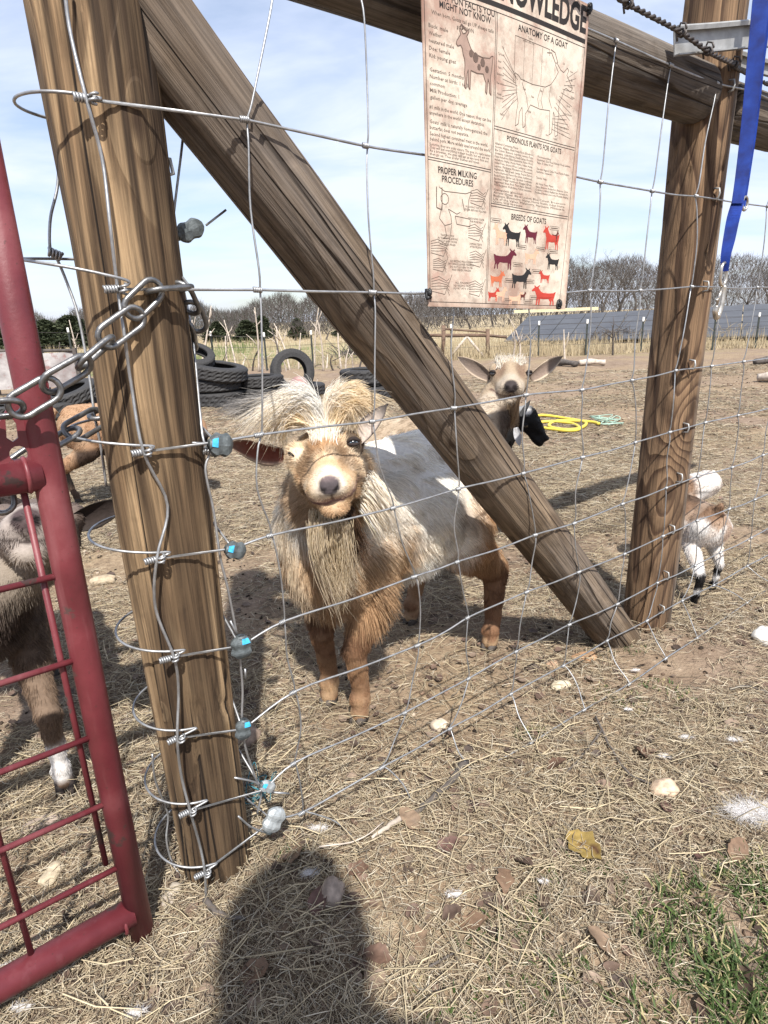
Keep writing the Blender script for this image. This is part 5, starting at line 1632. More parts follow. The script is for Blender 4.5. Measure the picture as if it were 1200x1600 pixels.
# steel T posts with white tips, wire strands between them
tpm = simple('dark_green_post', (.035, .042, .038), .7, .2, .3, 20); tipm = simple('white_tip', (.75, .74, .70), .6, 0, .1, 20)
def ipt(px, py, D):
    """a point at depth D under pixel column px, standing on the ground"""
    q = at_depth(px, py, D); return np.array([q[0], q[1], 0.0])
TP = [(18, 560, 510, 13), (117, 575, 512, 12.5), (337, 590, 518, 12), (418, 585, 520, 12.2), (490, 580, 530, 12.6), (705, 575, 515, 13.6), (840, 570, 517, 13.4), (914, 568, 513, 13.0), (1000, 562, 513, 13.2), (1111, 560, 506, 13.0), (1178, 556, 498, 13.3), (1245, 556, 500, 13.4)]
tops = []
for i, (px, py, pt, D) in enumerate(TP):
    g_ = ipt(px, py, D); tp = at_depth(px, pt, D); h_ = max(.7, tp[2])
    names = ['behind the weathered wall', 'left of the tan gate post', 'right above the tyre stack', 'above the upright tyre', 'among the pale sticks', 'by the wooden crossed frame', 'left of the solar panel foot', 'under the solar panels left of the brown post', 'hidden close behind the brown post', 'right of the brown post under the panels', 'at the right edge under the panels', 'past the right edge']
    r_ = empty('fence_post', g_, 'dark steel fence post with white tip ' + names[i], 'post', 'steel posts of the far fence')
    mb = MB(); mb.box(g_ + [0, 0, h_ / 2 - .04], .034, .010, h_ - .08); mb.box(g_ + [0, .014, h_ / 2 - .04], .010, .03, h_ - .08); mb.build('shaft', tpm, r_, False)
    mb = MB(); mb.box(g_ + [0, 0, h_ - .035], .037, .013, .085); mb.box(g_ + [0, .014, h_ - .035], .013, .032, .085); mb.build('tip', tipm, r_, False)
    tops.append((g_, h_))
FW = empty('wire_strands', tops[0][0], 'thin wire strands strung between the far steel posts', 'fence wire')
for z in (.25, .5, .72):
    seqp = [g_ + [0, -.03, z * h_ / .8] for g_, h_ in tops]
    tube_obj('strand', smooth_path(seqp, 3), .0035, MAT['rustwire'], FW, 5)

# pale dead sticks stuck upright along the fence
sk = [(296, 588, 300, 500, 0), (312, 590, 330, 478, 1), (357, 588, 352, 525, 0), (372, 590, 350, 500, 1), (395, 592, 402, 548, 0), (405, 590, 398, 480, 1), (438, 572, 424, 512, 0), (447, 570, 441, 560, 0), (452, 560, 428, 505, 1), (430, 575, 432, 510, 0), (465, 560, 470, 520, 0), (478, 600, 480, 560, 0), (491, 572, 500, 465, 1), (505, 575, 496, 500, 0), (510, 580, 512, 560, 0), (533, 570, 530, 490, 1), (540, 580, 545, 545, 0), (552, 582, 551, 552, 0), (522, 582, 518, 556, 0), (560, 578, 566, 540, 0), (800, 560, 803, 518, 0), (812, 540, 806, 516, 1), (883, 564, 881, 515, 0), (957, 561, 957, 508, 1), (118, 560, 108, 500, 1), (95, 560, 93, 535, 0), (415, 600, 412, 560, 0), (382, 600, 386, 570, 0), (345, 605, 349, 570, 0)]
sk.sort()
W1_ = ['first', 'second', 'third', 'fourth', 'fifth', 'sixth', 'seventh', 'eighth', 'ninth', 'tenth', 'eleventh', 'twelfth', 'thirteenth', 'fourteenth', 'fifteenth', 'sixteenth', 'seventeenth', 'eighteenth', 'nineteenth', 'twentieth']
RANK = W1_ + ['twenty-' + w for w in W1_[:9]]
for i, (x0, y0, x1, y1, br) in enumerate(sk):
    D = rb.uniform(11.3, 12.8)
    a = ipt(x0, y0, D); b = at_depth(x1, y1, D + rb.uniform(-.2, .2)); b[2] = max(b[2], .25)
    mid = (a + b) / 2 + np.array([rb.uniform(-.05, .05), 0, 0]); 
    mb = MB(); mb.tube(smooth_path([a - [0, 0, .05], mid, b], 4), [.022, .020, .018, .017, .016, .014, .012, .010, .007], 6)
    for _ in range(3 if br else 1):
        t = rb.uniform(.4, .9); s_ = a + (b - a) * t
        e = s_ + np.array([rb.uniform(-.22, .22), rb.uniform(-.1, .1), rb.uniform(.1, .3)])
        mb.tube([s_, (s_ + e) / 2 + [.02, 0, 0], e], [.010, .008, .004], 5)
    tag_n = ORD[i] if False else None
    where = 'left part' if x0 < 380 else ('middle part' if x0 < 480 else ('part behind the brace' if x0 < 600 else 'part under the solar panels'))
    o = mb.build('dead_stick', MAT['pale_stick'] if i % 4 else MAT['bark'], None)
    tag(o, 'pale barkless stick in the far fence, ' + RANK[i] + ' of them from the left', 'stick', 'dead sticks standing along the far fence')

# weathered panel wall at the left
wm = NT('peeling_white_panel')
c = wm.coord('Object'); a = wm.noise(c, 2.5, 6, .65); b = wm.noise(c, 9, 5, .7)
col = wm.ramp(a, [(.3, (.15, .11, .105)), (.45, (.27, .245, .24)), (.6, (.42, .40, .39))])
col = wm.mix(wm.ramp(b, [(.55, 0.), (.66, .7)]), col, (.22, .08, .07))
wm.P(Base_Color=col, Roughness=.8); wm = wm.mat
WL = empty('weathered_wall', ipt(60, 600, 9), 'low peeling white and rust shed wall beyond the gate at left', 'wall')
def quadwall(p0, p1, z0, z1, th, name, mat, par):
    p0 = np.array(p0); p1 = np.array(p1); d = p1 - p0; L = np.linalg.norm(d[:2]); x = d / L; y = np.array([-x[1], x[0], 0])
    mb = MB(); c = (p0 + p1) / 2; mb.box([c[0], c[1], (z0 + z1) / 2], L, th, z1 - z0, x, y); return mb.build(name, mat, par, False)
wl = [(-60, 9.0), (-8, 9.05), (30, 9.1), (72, 9.15), (124, 9.3)]
for (xa, Da), (xb, Db) in zip(wl, wl[1:]):
    A_ = ipt(xa, 600, Da); B_ = ipt(xb, 600, Db); g_ = (B_ - A_) * .01
    quadwall(A_ + g_, B_ - g_, .10, .62 if xa < 60 else .58, .04, 'panel', wm, WL)
A_ = ipt(-62, 600, 9); B_ = ipt(126, 600, 9.3)
mb = MB(); mb.tube([A_ + [0, -.03, .66], B_ + [0, -.03, .60]], .022, 8); mb.build('top_rail', MAT['bark'], WL)
for xx in (-60, -8, 30, 72, 124):
    g_ = ipt(xx, 600, 9.12); mb = MB(); mb.box(g_ + [0, .04, .32], .05, .05, .64); mb.build('post', MAT['bark'], WL, False)

# wooden frame with crossed braces, right of the poster
fr = simple('old_fence_timber', (.13, .085, .06), .9, 0, .35, 12, .3)
WF = empty('timber_fence', ipt(715, 570, 13.5), 'brown wooden fence frame with crossed braces behind the tan goat', 'fence')
D = 13.6
def bar(a, b, r, name='rail'):
    mb = MB(); mb.tube([a, b], r, 7); mb.build(name, fr if name != 'brace' else MAT['pale_stick'], WF)
Z = lambda px, py: at_depth(px, py, D)
bar(ipt(693, 570, D), Z(693, 508), .045, 'post'); bar(ipt(762, 570, D), Z(762, 514), .045, 'post'); bar(ipt(640, 570, D), Z(640, 505), .045, 'post')
bar(Z(640, 524), Z(762, 524), .035); bar(Z(762, 524), Z(792, 527), .03); bar(Z(693, 514), Z(762, 519), .02)
bar(Z(697, 566), Z(729, 526), .028, 'brace'); bar(Z(730, 526), Z(760, 563), .028, 'brace')

# ground-mounted solar array
pm = NT('solar_cells')
c = pm.coord('Object'); br = pm.noise(c, 2.0, 4)
pm.P(Base_Color=pm.ramp(br, [(.3, (.050, .052, .058)), (.7, (.072, .075, .082))]), Roughness=.5); pm.bsdf.inputs['Specular IOR Level'].default_value = .6
pm = pm.mat
frm = simple('panel_frame', (.17, .18, .19), .4, .7, .2, 10)
SA = empty('solar_array', ipt(990, 540, 24), 'long dark solar panel array on posts across the back of the yard', 'solar panels')
L0, R0 = at_depth(787, 533, 18.5), at_depth(1200, 524, 15.6); L1, R1 = at_depth(825, 494, 20.7), at_depth(1200, 474, 17.8)
XS = np.linalg.norm(R0 - L0); L_ = XS * 1.55
def P_(x, t):
    q = x / XS; return (L0 * (1 - q) + R0 * q) * (1 - t) + (L1 + (L0 - L1) * 0 + (R1 - L1) * q) * t
for row in range(5):
    for cix in range(17):
        t0_, t1_ = row / 5 + .006, (row + 1) / 5 - .006
        x0 = cix * L_ / 17 + .010; x1 = x0 + L_ / 17 - .022
        vs = [P_(x0, t0_), P_(x1, t0_), P_(x1, t1_), P_(x0, t1_)]
        vs += [q - [0, 0, .035] for q in vs]
        me = mesh_np('panel', np.array(vs), [(0, 1, 2, 3), (7, 6, 5, 4), (0, 4, 5, 1), (1, 5, 6, 2), (2, 6, 7, 3), (3, 7, 4, 0)], False)
        put('panel', me, pm, SA)
mb = MB()
for t in (.2, .5, .8):
    a = P_(0, t) - [0, 0, .07]; b = P_(L_, t) - [0, 0, .07]; mb.box((a + b) / 2, np.linalg.norm(b - a), .05, .06, nrmz(b - a), np.cross(nrmz(b - a), [0, 0, -1]), (0, 0, 1))
mb.build('purlin', frm, SA, False)
for cix in range(8):
    x = .3 + cix * L_ / 8.2
    for t in (.12, .8):
        p = P_(x, t); mb = MB(); mb.box([p[0], p[1], (p[2] - .08) / 2], .07, .07, p[2] - .08); mb.build('leg', frm, SA, False)
mb = MB(); mb.box((at_depth(805, 487, 21.5) + at_depth(932, 482, 21.5)) / 2, 2.8, .12, .10); tag(mb.build('pale_beam', simple('pale_timber', (.55, .47, .30), .8, 0, .15, 8), None, False), 'pale timber beam lying along the top of the solar array', 'beam')

# brush, logs and debris
def shard_pile(c, n, R, h, col, name, label, cat, L=(.15, .5), r=.012, seed=1):
    rr = random.Random(seed); mb = MB()
    for _ in range(n):
        a = rr.uniform(0, 6.28); q = math.sqrt(rr.random()) * R
        p = np.array(c) + [q * math.cos(a), q * math.sin(a) * .5, rr.uniform(0, h) * (1 - q / R)]
        d = np.array([rr.uniform(-1, 1), rr.uniform(-.6, .6), rr.uniform(-.1, .5)]); d = nrmz(d) * rr.uniform(*L)
        mb.tube([p, p + d * .5 + [0, 0, .02], p + d], [r, r * .8, r * .3], 4, cap=False)
    return tag(mb.build(name, col, None), label, cat)
shard_pile(ipt(625, 560, 15), 180, .75, .55, simple('hay', (.42, .32, .18), .9, 0, .25, 8), 'hay_heap', 'pale heap of old hay behind the brace', 'hay heap', seed=4)
shard_pile(ipt(575, 560, 15.5), 160, .9, .40, MAT['bark'], 'brush_pile', 'grey brush pile left of the hay heap', 'brush pile', seed=5)
shard_pile(ipt(960, 548, 17.5), 260, .9, .55, MAT['bark'], 'brush_pile', 'dark scrubby brush under the solar panels by the brown post', 'brush pile', r=.008, seed=6)
shard_pile(ipt(1130, 545, 16.5), 260, 1.3, .35, simple('dry_weeds', (.33, .26, .16), .9, 0, .25, 8), 'dry_weeds', 'tall dry weeds below the panels right of the brown post', 'weeds', r=.006, seed=7)
shard_pile(ipt(820, 552, 16), 260, 1.3, .30, simple('dry_weeds', (.33, .26, .16), .9, 0, .25, 8), 'dry_weeds', 'dry weeds at the left foot of the solar array', 'weeds', r=.006, seed=8)
logs = [((905, 573), (945, 571), 'log lying on the yard below the panels left of the brown post'), ((1180, 572), (1230, 568), 'dark log at the right edge of the yard'), ((1185, 596), (1230, 600), 'pale log piece at the right edge of the yard'), ((866, 572), (900, 574), 'short rough log left of the longer one')]
for i, (a, b, lb) in enumerate(logs):
    A_, B_ = gpt(*a), gpt(*b); r_ = .05
    tag(tube_obj('log', smooth_path([A_ + [0, 0, r_], (A_ + B_) / 2 + [0, .05, r_ * 1.3], B_ + [0, 0, r_]], 4), [r_, r_ * .9, r_, r_ * 1.1, r_, r_ * .9, r_ * .8, r_ * .9, r_], MAT['pale_stick'] if i in (2, 0) else MAT['bark'], None, 8), lb, 'log')

# pasture grass tufts: pale stems over the far field
rg = np.random.default_rng(17)
n = 30000
D = 13.0 + 26 * rg.random(n) ** 1.8; X_ = (rg.random(n) - .5) * D * 1.75
hh = rg.uniform(.05, .22, n) * (1 + .9 * (vnoise(X_ * .5, D * .5, 4) > .6)); ww = .006 + .0012 * D / 5
an = rg.uniform(0, 3.14, n); dx, dy = np.cos(an) * ww, np.sin(an) * ww
lx = rg.normal(0, .05, n); z0 = ground_h(X_, D)
vs = np.stack([np.stack([X_ - dx, D - dy, z0], 1), np.stack([X_ + dx, D + dy, z0], 1), np.stack([X_ + lx, D, z0 + hh], 1)], 1).reshape(-1, 3)
fs = np.arange(3 * n).reshape(-1, 3)
cc = lerp3((.30, .235, .145), (.52, .43, .28), rg.random(n)); grn = (vnoise(X_ * .35, D * .25, 8) > .52) & (D > 14) & (D < 26) & (X_ < 1)
cc[grn] = lerp3((.10, .14, .045), (.20, .22, .09), rg.random(int(grn.sum())))
tag(put('pasture_grass', mesh_np('pasture_grass', vs, fs, False), MAT['straw'], None, col=np.repeat(cc, 3, 0)), 'pale dry grass with green patches beyond the far fence', kind='stuff')

# ---------------------------------------------------------------- trees
def bare_tree(seed, H, spread=.36, twigs=1.0):
    """a leafless tree: tapered trunk and limbs, and a crown of fine twigs"""
    rr = random.Random(seed); limbs = MB(); TW = []
    def grow(p, d, L, r, lev):
        n = 4; pts = [p]; q = p.copy(); dd_ = d.copy()
        for i in range(n):
            dd_ = nrmz(dd_ + np.array([rr.gauss(0, .13), rr.gauss(0, .13), rr.gauss(.04, .08)])); q = q + dd_ * L / n; pts.append(q)
        rs = np.linspace(r, r * .55, n + 1)
        if lev < 4: limbs.tube(pts, rs, 6 if lev < 2 else 4, cap=False)
        else: TW.append((pts, r))
        if lev >= 6: return
        nb = rr.choice([2, 3, 3]) if lev < 3 else rr.choice([3, 4]) 
        for k_ in range(nb):
            t = rr.uniform(.35, 1.0) if k_ else 1.0
            i0 = min(n - 1, int(t * n)); s_ = pts[i0] + (pts[i0 + 1] - pts[i0]) * (t * n - i0 if t < 1 else 1)
            az = rr.uniform(0, 6.28); sp_ = rr.uniform(.35, .95) if lev else rr.uniform(.3, .7)
            side = nrmz(np.cross(dd_, [math.cos(az), math.sin(az), .1]))
            nd = nrmz(dd_ * math.cos(sp_) + side * math.sin(sp_) + np.array([0, 0, .12]))
            grow(s_, nd, L * rr.uniform(.62, .82), r * (.55 if k_ else .62), lev + 1)
    z = np.zeros(3)
    grow(z, np.array([rr.gauss(0, .06), rr.gauss(0, .06), 1.0]), H * .30, H * .020, 0)
    # twigs as thin three-sided spikes
    tv = []; tf = []
    for pts, r in TW:
        for a, b in zip(pts, pts[1:]):
            a = np.array(a); b = np.array(b); w = max(.0035, r * .8) * 1.1
            x = nrmz(np.cross(b - a, [.3, 1, .2])) * w; y = nrmz(np.cross(b - a, x)) * w
            k_ = len(tv); tv += [a - x, a + x, a + y, b]; tf += [(k_, k_ + 1, k_ + 3), (k_ + 1, k_ + 2, k_ + 3), (k_ + 2, k_, k_ + 3)]
    me = mesh_np('crown', np.array(tv), np.array(tf, dtype=np.int64), False); me.materials.append(MAT['twig'])
    ml = mesh_np('trunk', np.array(limbs.v), limbs.f); ml.materials.append(MAT['bark'])
    top = max(q[2] for q in tv)
    return ml, me, top
def cedar(seed, H):
    rr = np.random.default_rng(seed); n = 5200
    t = rr.random(n) ** .8; a = rr.uniform(0, 6.283, n); lump = 1 + .45 * (vnoise(a * 2.0, t * 6, seed) - .5) * 2
    R = (.42 * (1 - t) ** .62 + .03) * H * .62 * lump * rr.uniform(.45, 1.05, n) ** .5
    c = np.stack([R * np.cos(a), R * np.sin(a), (.06 + .94 * t) * H], 1)
    s_ = H * .035 * rr.uniform(.6, 1.4, n)
    d1 = rr.normal(0, 1, (n, 3)); d1 /= np.linalg.norm(d1, axis=1)[:, None]; d2 = rr.normal(0, 1, (n, 3)); d2 /= np.linalg.norm(d2, axis=1)[:, None]
    vs = np.stack([c - d1 * s_[:, None], c + d1 * s_[:, None], c + d2 * s_[:, None] * 1.2 + [0, 0, .02 * H]], 1).reshape(-1, 3)
    col = lerp3((.032, .042, .024), (.080, .092, .050), rr.random(n)); 
    me = mesh_np('crown', vs, np.arange(3 * n).reshape(-1, 3), False)
    ca = me.color_attributes.new('Col', 'FLOAT_COLOR', 'POINT'); k = np.ones((3 * n, 4), np.float32); k[:, :3] = np.repeat(col, 3, 0); ca.data.foreach_set('color', k.ravel())
    me.materials.append(MAT['cedar'])
    v, f = tube_geo([[0, 0, 0], [0, 0, H * .4], [0, 0, H * .9]], [H * .03, H * .022, H * .006], 7)
    ml = mesh_np('trunk', v, f); ml.materials.append(MAT['bark'])
    return ml, me, H
KINDS = [bare_tree(s, 1.0 * 6) for s in (1, 2, 3, 4, 5)]
CED = [cedar(s, 5.0) for s in (1, 2, 3)]
def plant_tree(kind, px, D, ytop, label, group, rot, cat='tree', name='bare_tree', wide=1.0):
    ml, me, top = kind
    g_ = ipt(px, 520, D); tp = at_depth(px, ytop, D)[2]
    s_ = max(.2, tp / top)
    r_ = empty(name, g_, label, cat, group); r_.rotation_euler = (0, 0, rot); r_.scale = (s_ * wide, s_ * wide, s_)
    for nm, mm in (('trunk', ml), ('crown', me)):
        o = bpy.data.objects.new(nm, mm); COL.objects.link(o); o.parent = r_
# taller bare trees on the right, nearer; lower wood along the left
ORD = RANK
right = sorted([(668, 462, 42), (700, 470, 48), (735, 455, 40), (770, 440, 46), (815, 430, 42), (850, 420, 50), (880, 403, 42), (905, 390, 40), (935, 386, 44), (960, 394, 48), (985, 398, 41), (1012, 400, 45), (1045, 410, 50), (1075, 430, 44), (1105, 436, 46), (1135, 420, 42), (1160, 412, 48), (1188, 405, 40), (1215, 400, 45), (640, 482, 46), (1245, 405, 46), (1280, 410, 46), (720, 450, 52), (795, 436, 52), (865, 412, 54), (1030, 404, 54), (920, 394, 52)])
for i, (px, yt, D) in enumerate(right):
    plant_tree(KINDS[i * 3 % 5], px, D, yt, 'tall bare tree behind the solar panels, ' + ORD[i] + ' from the left', 'bare trees behind the solar panels', rb.uniform(0, 6), wide=1.15)
for i in range(27):
    px = -60 + i * 27 + rb.uniform(-8, 8); yt = 503 + rb.uniform(-10, 10) - (10 if 560 < px else 0)
    plant_tree(KINDS[(i * 3) % 5], px, 33 + rb.uniform(-3, 9), yt, 'low bare tree across the left field, ' + ORD[i] + ' from the left', 'bare trees across the field', rb.uniform(0, 6), wide=2.1)
for i, (px, yt, D, lb) in enumerate([(72, 501, 28, 'dark cedar seen between gate stile and tan post'), (112, 494, 31, 'broad dark cedar just left of the tan post'), (6, 512, 32, 'dark cedar at the left edge beyond the gate'), (410, 494, 33, 'dark cedar with a pointed top right of the tyre stack'), (385, 503, 31, 'low dark cedar over the tyres'), (340, 508, 33, 'small dark cedar above the tyre stack'), (465, 508, 32, 'dark cedar above the goat forelock'), (540, 508, 33, 'dark cedar beside the diagonal brace')]):
    plant_tree(CED[i % 3], px, D, yt, lb, 'cedars across the field', rb.uniform(0, 6), 'cedar', 'cedar_tree', 2.6 if i not in (3, 6) else 1.7)
# the wood behind reads as one mass
n = 110000
rr = np.random.default_rng(5)
az = rr.uniform(-.80, .80, n); D = rr.uniform(36, 62, n); X_ = np.tan(az) * D
ht = (1.05 + .55 * vnoise(az * 14, D * 0, 3) + 1.9 * smoothstep(.06, .24, az) + .8 * vnoise(az * 60, D * 0, 6)) * D / 42
zb_ = rr.random(n) ** .75 * ht; L_ = rr.uniform(.15, .8, n)
ang = rr.normal(0, .55, n); w_ = rr.uniform(.006, .022, n)
dxv = np.sin(ang) * L_; dz = np.cos(ang) * L_ * .8
vs = np.stack([np.stack([X_ - w_, D, zb_], 1), np.stack([X_ + w_, D, zb_], 1), np.stack([X_ + dxv, D + rr.normal(0, .2, n), zb_ + dz], 1)], 1).reshape(-1, 3)
cc = lerp3((.045, .039, .036), (.10, .088, .08), rr.random(n))
dk = rr.random(n) < .10 * (X_ < 0); cc[dk] = (.035, .045, .025)
tag(put('far_wood', mesh_np('far_wood', vs, np.arange(3 * n).reshape(-1, 3), False), MAT['straw'], None, col=np.repeat(cc, 3, 0)), 'grey brown winter wood along the horizon', kind='stuff')
# ---------------------------------------------------------------- the poster
SGN = empty('poster', fence_pt(.86, 1.13, -.014), 'worn cream goat facts poster tied to the wire fence', 'poster')
def sg_pt(u, v, layer=0):
    v2 = v * (.978 + .024 * u); u2 = u * (1 - .055 * v * v * u)
    off = -.021 - .00022 * layer - .006 * math.sin(u * 3.0 + v * 2.2) - .010 * max(0, v - .75) * math.sin(u * 5 + 1) - .02 * max(0, u - .85) * v
    return fence_pt(.668 + u2 * .374, 1.375 - v2 * .487, off)
PW, PH = .375, .487
def flat_mat(name, col, rough=.7):
    return simple(name, col, rough, 0, .12, 60, 0, .3)
pp = NT('poster_paper'); c = pp.coord('Object')
n1 = pp.noise(c, 9, 6, .7); n2 = pp.noise(c, 60, 5, .65); n3 = pp.noise(c, 22, 5, .7)
col = pp.ramp(n1, [(.36, (.33, .22, .17)), (.46, (.47, .385, .31)), (.58, (.60, .53, .44))])
col = pp.mix(pp.ramp(n3, [(.55, 0.), (.70, .55)]), col, (.42, .24, .19))
col = pp.mix(pp.ramp(n2, [(.54, 0.), (.66, .6)]), col, (.30, .24, .19))
at = pp.n('ShaderNodeAttribute', attribute_name='Col')
col = pp.mix(1.0, col, at.outputs['Color'], 'MULTIPLY')
pp.P(Base_Color=col, Roughness=.45); pp.bsdf.inputs['Specular IOR Level'].default_value = .4
N_ = 28; vs = []; fs = []; cc = []
for i in range(N_ + 1):
    for j in range(N_ + 1):
        u, v = j / N_, i / N_; vs.append(sg_pt(u, v, 0))
        e = min(u, 1 - u, v, 1 - v); q = 1 - .38 * max(0, 1 - e / .035) * (.4 + .6 * rb.random()); cc.append((q, q * (.86 if q < .95 else 1), q * (.82 if q < .95 else 1)))
k_ = len(vs)
for i in range(N_ + 1):
    for j in range(N_ + 1): vs.append(sg_pt(j / N_, i / N_, 0) + NV * .0012); cc.append((1, 1, 1))
for i in range(N_):
    for j in range(N_):
        a = i * (N_ + 1) + j; fs.append((a, a + N_ + 1, a + N_ + 2, a + 1)); fs.append((k_ + a, k_ + a + 1, k_ + a + N_ + 2, k_ + a + N_ + 1))
put('sheet', mesh_np('sheet', np.array(vs), fs), pp.mat, SGN, col=np.array(cc))
INK = flat_mat('black_ink', (.022, .018, .017)); INKB = flat_mat('brown_ink', (.10, .075, .06))
class Print:
    def __init__(self, layer=1): self.v = []; self.f = []; self.l = layer
    def poly(self, pts, tri=None):
        b = len(self.v); self.v += [sg_pt(u, v, self.l) for u, v in pts]
        self.f += [tuple(b + i for i in t) for t in (tri or [tuple(range(len(pts)))])]
    def stroke(self, pts, w=.0011):
        pts = [np.array(p, float) * [PW, PH] for p in pts]
        for a, b in zip(pts, pts[1:]):
            d = b - a; L = np.hypot(*d)
            if L < 1e-6: continue
            n_ = max(1, int(L / .012)); nn = np.array([-d[1], d[0]]) / L * w / 2
            for q in range(n_):
                p0 = a + d * q / n_; p1 = a + d * (q + 1) / n_
                self.poly([tuple((p0 - nn) / [PW, PH]), tuple((p1 - nn) / [PW, PH]), tuple((p1 + nn) / [PW, PH]), tuple((p0 + nn) / [PW, PH])])
    def text(self, s, u0, v0, h, u1=None, bold=.0, align='L', squeeze=.82, skew=0.0):
        """cap height h metres, baseline-left at (u0, v0); stretched to end at u1 when given"""
        cu = bpy.data.curves.new('t', 'FONT'); cu.body = s; cu.size = 1.0; cu.offset = bold; cu.resolution_u = 3 if h > .006 else 1; cu.fill_mode = 'FRONT'
        o = bpy.data.objects.new('t', cu); COL.objects.link(o)
        dg = bpy.context.evaluated_depsgraph_get(); me = bpy.data.meshes.new_from_object(o.evaluated_get(dg))
        n_ = len(me.vertices); co = np.zeros(n_ * 3, np.float32); me.vertices.foreach_get('co', co); co = co.reshape(-1, 3)
        fs_ = [tuple(p.vertices) for p in me.polygons]
        bpy.data.objects.remove(o); bpy.data.meshes.remove(me)
        if n_ == 0: return
        k = h / .69; x0, x1 = co[:, 0].min(), co[:, 0].max(); wid = (x1 - x0) * k * squeeze / PW
        sx = ((u1 - u0) / (x1 - x0)) if u1 is not None else k * squeeze / PW
        wu = (x1 - x0) * sx; st = u0 if align == 'L' else u0 - wu / 2
        b = len(self.v)
        for x, y, _ in co: self.v.append(sg_pt(st + (x - x0) * sx, v0 - y * k / PH + skew * (x - x0) * sx, self.l))
        self.f += [tuple(b + i for i in t) for t in fs_]
    def build(self, name, mat): return put(name, mesh_np(name, np.array(self.v), self.f, False), mat, SGN)

# title and rules
p = Print(); p.text('GOAT KNOWLEDGE', .02, .085, .036, .985, bold=.035); p.stroke([(.01, .104), (.5, .106), (.985, .110)], .0068); p.build('title', INK)
p = Print()
for a, b in [((.012, .12), (.012, .985)), ((.383, .125), (.366, .985)), ((.392, .125), (.375, .985)), ((.985, .125), (.95, .985)), ((.012, .560), (.374, .565)), ((.012, .567), (.372, .572)), ((.386, .435), (.968, .440)), ((.386, .443), (.966, .448)), ((.380, .664), (.958, .670)), ((.380, .672), (.956, .678)), ((.012, .985), (.955, .987)), ((.012, .122), (.985, .128))]:
    p.stroke([a, b], .0009)
p.text('GOAT FUN FACTS YOU', .05, .140, .0085, .375, bold=.012); p.text('MIGHT NOT KNOW', .085, .161, .0085, .355, bold=.012)
p.text('ANATOMY OF A GOAT', .515, .152, .0085, .855, bold=.012); p.text('POISONOUS PLANTS FOR GOATS', .47, .470, .0080, .865, bold=.01)
p.text('PROPER MILKING', .065, .600, .0088, .285, bold=.012); p.text('PROCEDURES', .085, .624, .0088, .265, bold=.012); p.text('BREEDS OF GOATS', .525, .705, .0088, .79, bold=.012)
p.build('headings', INK)
p = Print()
for s_, u, v, u1 in [('When born, Goats tail go UP sheeps tails', .045, .183, .37), ('go DOWN', .17, .200, .26), ('Buck: male', .03, .218, .125), ('Wether:', .03, .237, .095), ('neutered male', .03, .256, .155), ('Doe: female', .03, .275, .135), ('Kid: young goat', .03, .294, .165),
    ('Gestation: 5 months', .03, .330, .205), ('Number at birth: 1 to 3', .03, .348, .23), ('common', .03, .366, .105), ('Milk Production: 1', .03, .384, .18), ('gallon per day, average', .03, .402, .225),
    ('#1 milk in the world. One reason, they can live', .025, .428, .365), ('anywhere in the world except Antarctica.', .025, .444, .325), ("Goats' milk is naturally homogenized, the", .025, .467, .345), ('butterfat does not separate.', .025, .483, .235), ('Second highest consumed meat in the world,', .025, .500, .35), ('behind pork. More widely used around the world.', .025, .514, .37)]:
    p.text(s_, u, v, .0050, u1, bold=.004)
for s_, v, u1 in [('Surprise, they are picky eaters. The goat is a taste tester.', .527, .37), ('They will put everything in their mouth, but will spit out', .536, .36), ('As a browser, the goat will eat at eye level first and', .545, .355), ('then go up. They prefer bushes and trees.', .554, .30)]:
    p.text(s_, .022, v, .0036, u1)
L1 = ['Alkaloid Containing Plants:', 'Aconite, Allspice, Black Snake Root, Bloodroot,', 'Blue Cohosh, Boxwood, Celandine, Common Poppy,', 'Crotalaria, Crow Poison, Death Camas, Dicentra,', 'False Hellebore, False Jessamine, Fume Wort,', 'Hellebore, Hemp, Horse Nettle, Indian Hemp,', 'Indian Poke, Jimson Weed, Larkspur, Lobelia,', 'Lupines, Marijuana, Monkshood, Moonseed,', 'Nightshade, Pink Death Camas, Poison Darnel,', 'Poison Hemlock, Poison Rye Grass, Rattleweed,', 'Rock Poppy, Spider Lily, Spotted Cowbane,', 'Spotted Water Hemlock, Stagger Grass,', 'Staggerweed, Sweet Shrub, Thorn Apple, Varebells,', 'Wild Bergamot, Wolfs Bane, Yellow Jessamine', 'Cyanogenetic (glycosides):', 'Arrow Grass, Black Locust, Blue Cohosh, Broomcorn', 'Buckeye, Elderberry, Hemp, Horse Nettle, Indian Hemp,', 'Lily of the Valley, Maleberry, Marijuana, Milkweeds,', 'Cherry, Wild Hydrangea']
for i, s_ in enumerate(L1):
    r = i if i < 14 else i + .5
    p.text(s_, .395, .487 + r * .0094, .0033, (.55 if len(s_) < 32 else .66) if i < 14 else (.60 if i in (14, 18) else .93))
L2 = ['Photosensitizing:', 'Buckwheat, Goat Weed, Klamath Weed, Lantana,', 'Rape, St. Johns Wort', '', 'Saponins: Bagpod, Coffee Weed, Purple Sesbane,', 'Rattlebox, Soapwort', '', 'Tannins: Oaks', '', 'All Other Toxic Plants:', 'Azalea, Baneberry, Bracken Fern, Buttercup, Clover,', 'Cocklebur, Daffodil, Elephant Ear, Horsetail, Iris,', 'Pokeweed, Rhubarb, Snow on the Mountain, Stinging']
for i, s_ in enumerate(L2):
    if s_: p.text(s_, .69, .497 + i * .0094, .0033, .69 + min(.255, .006 * len(s_)))
p.build('small_print', INKB)

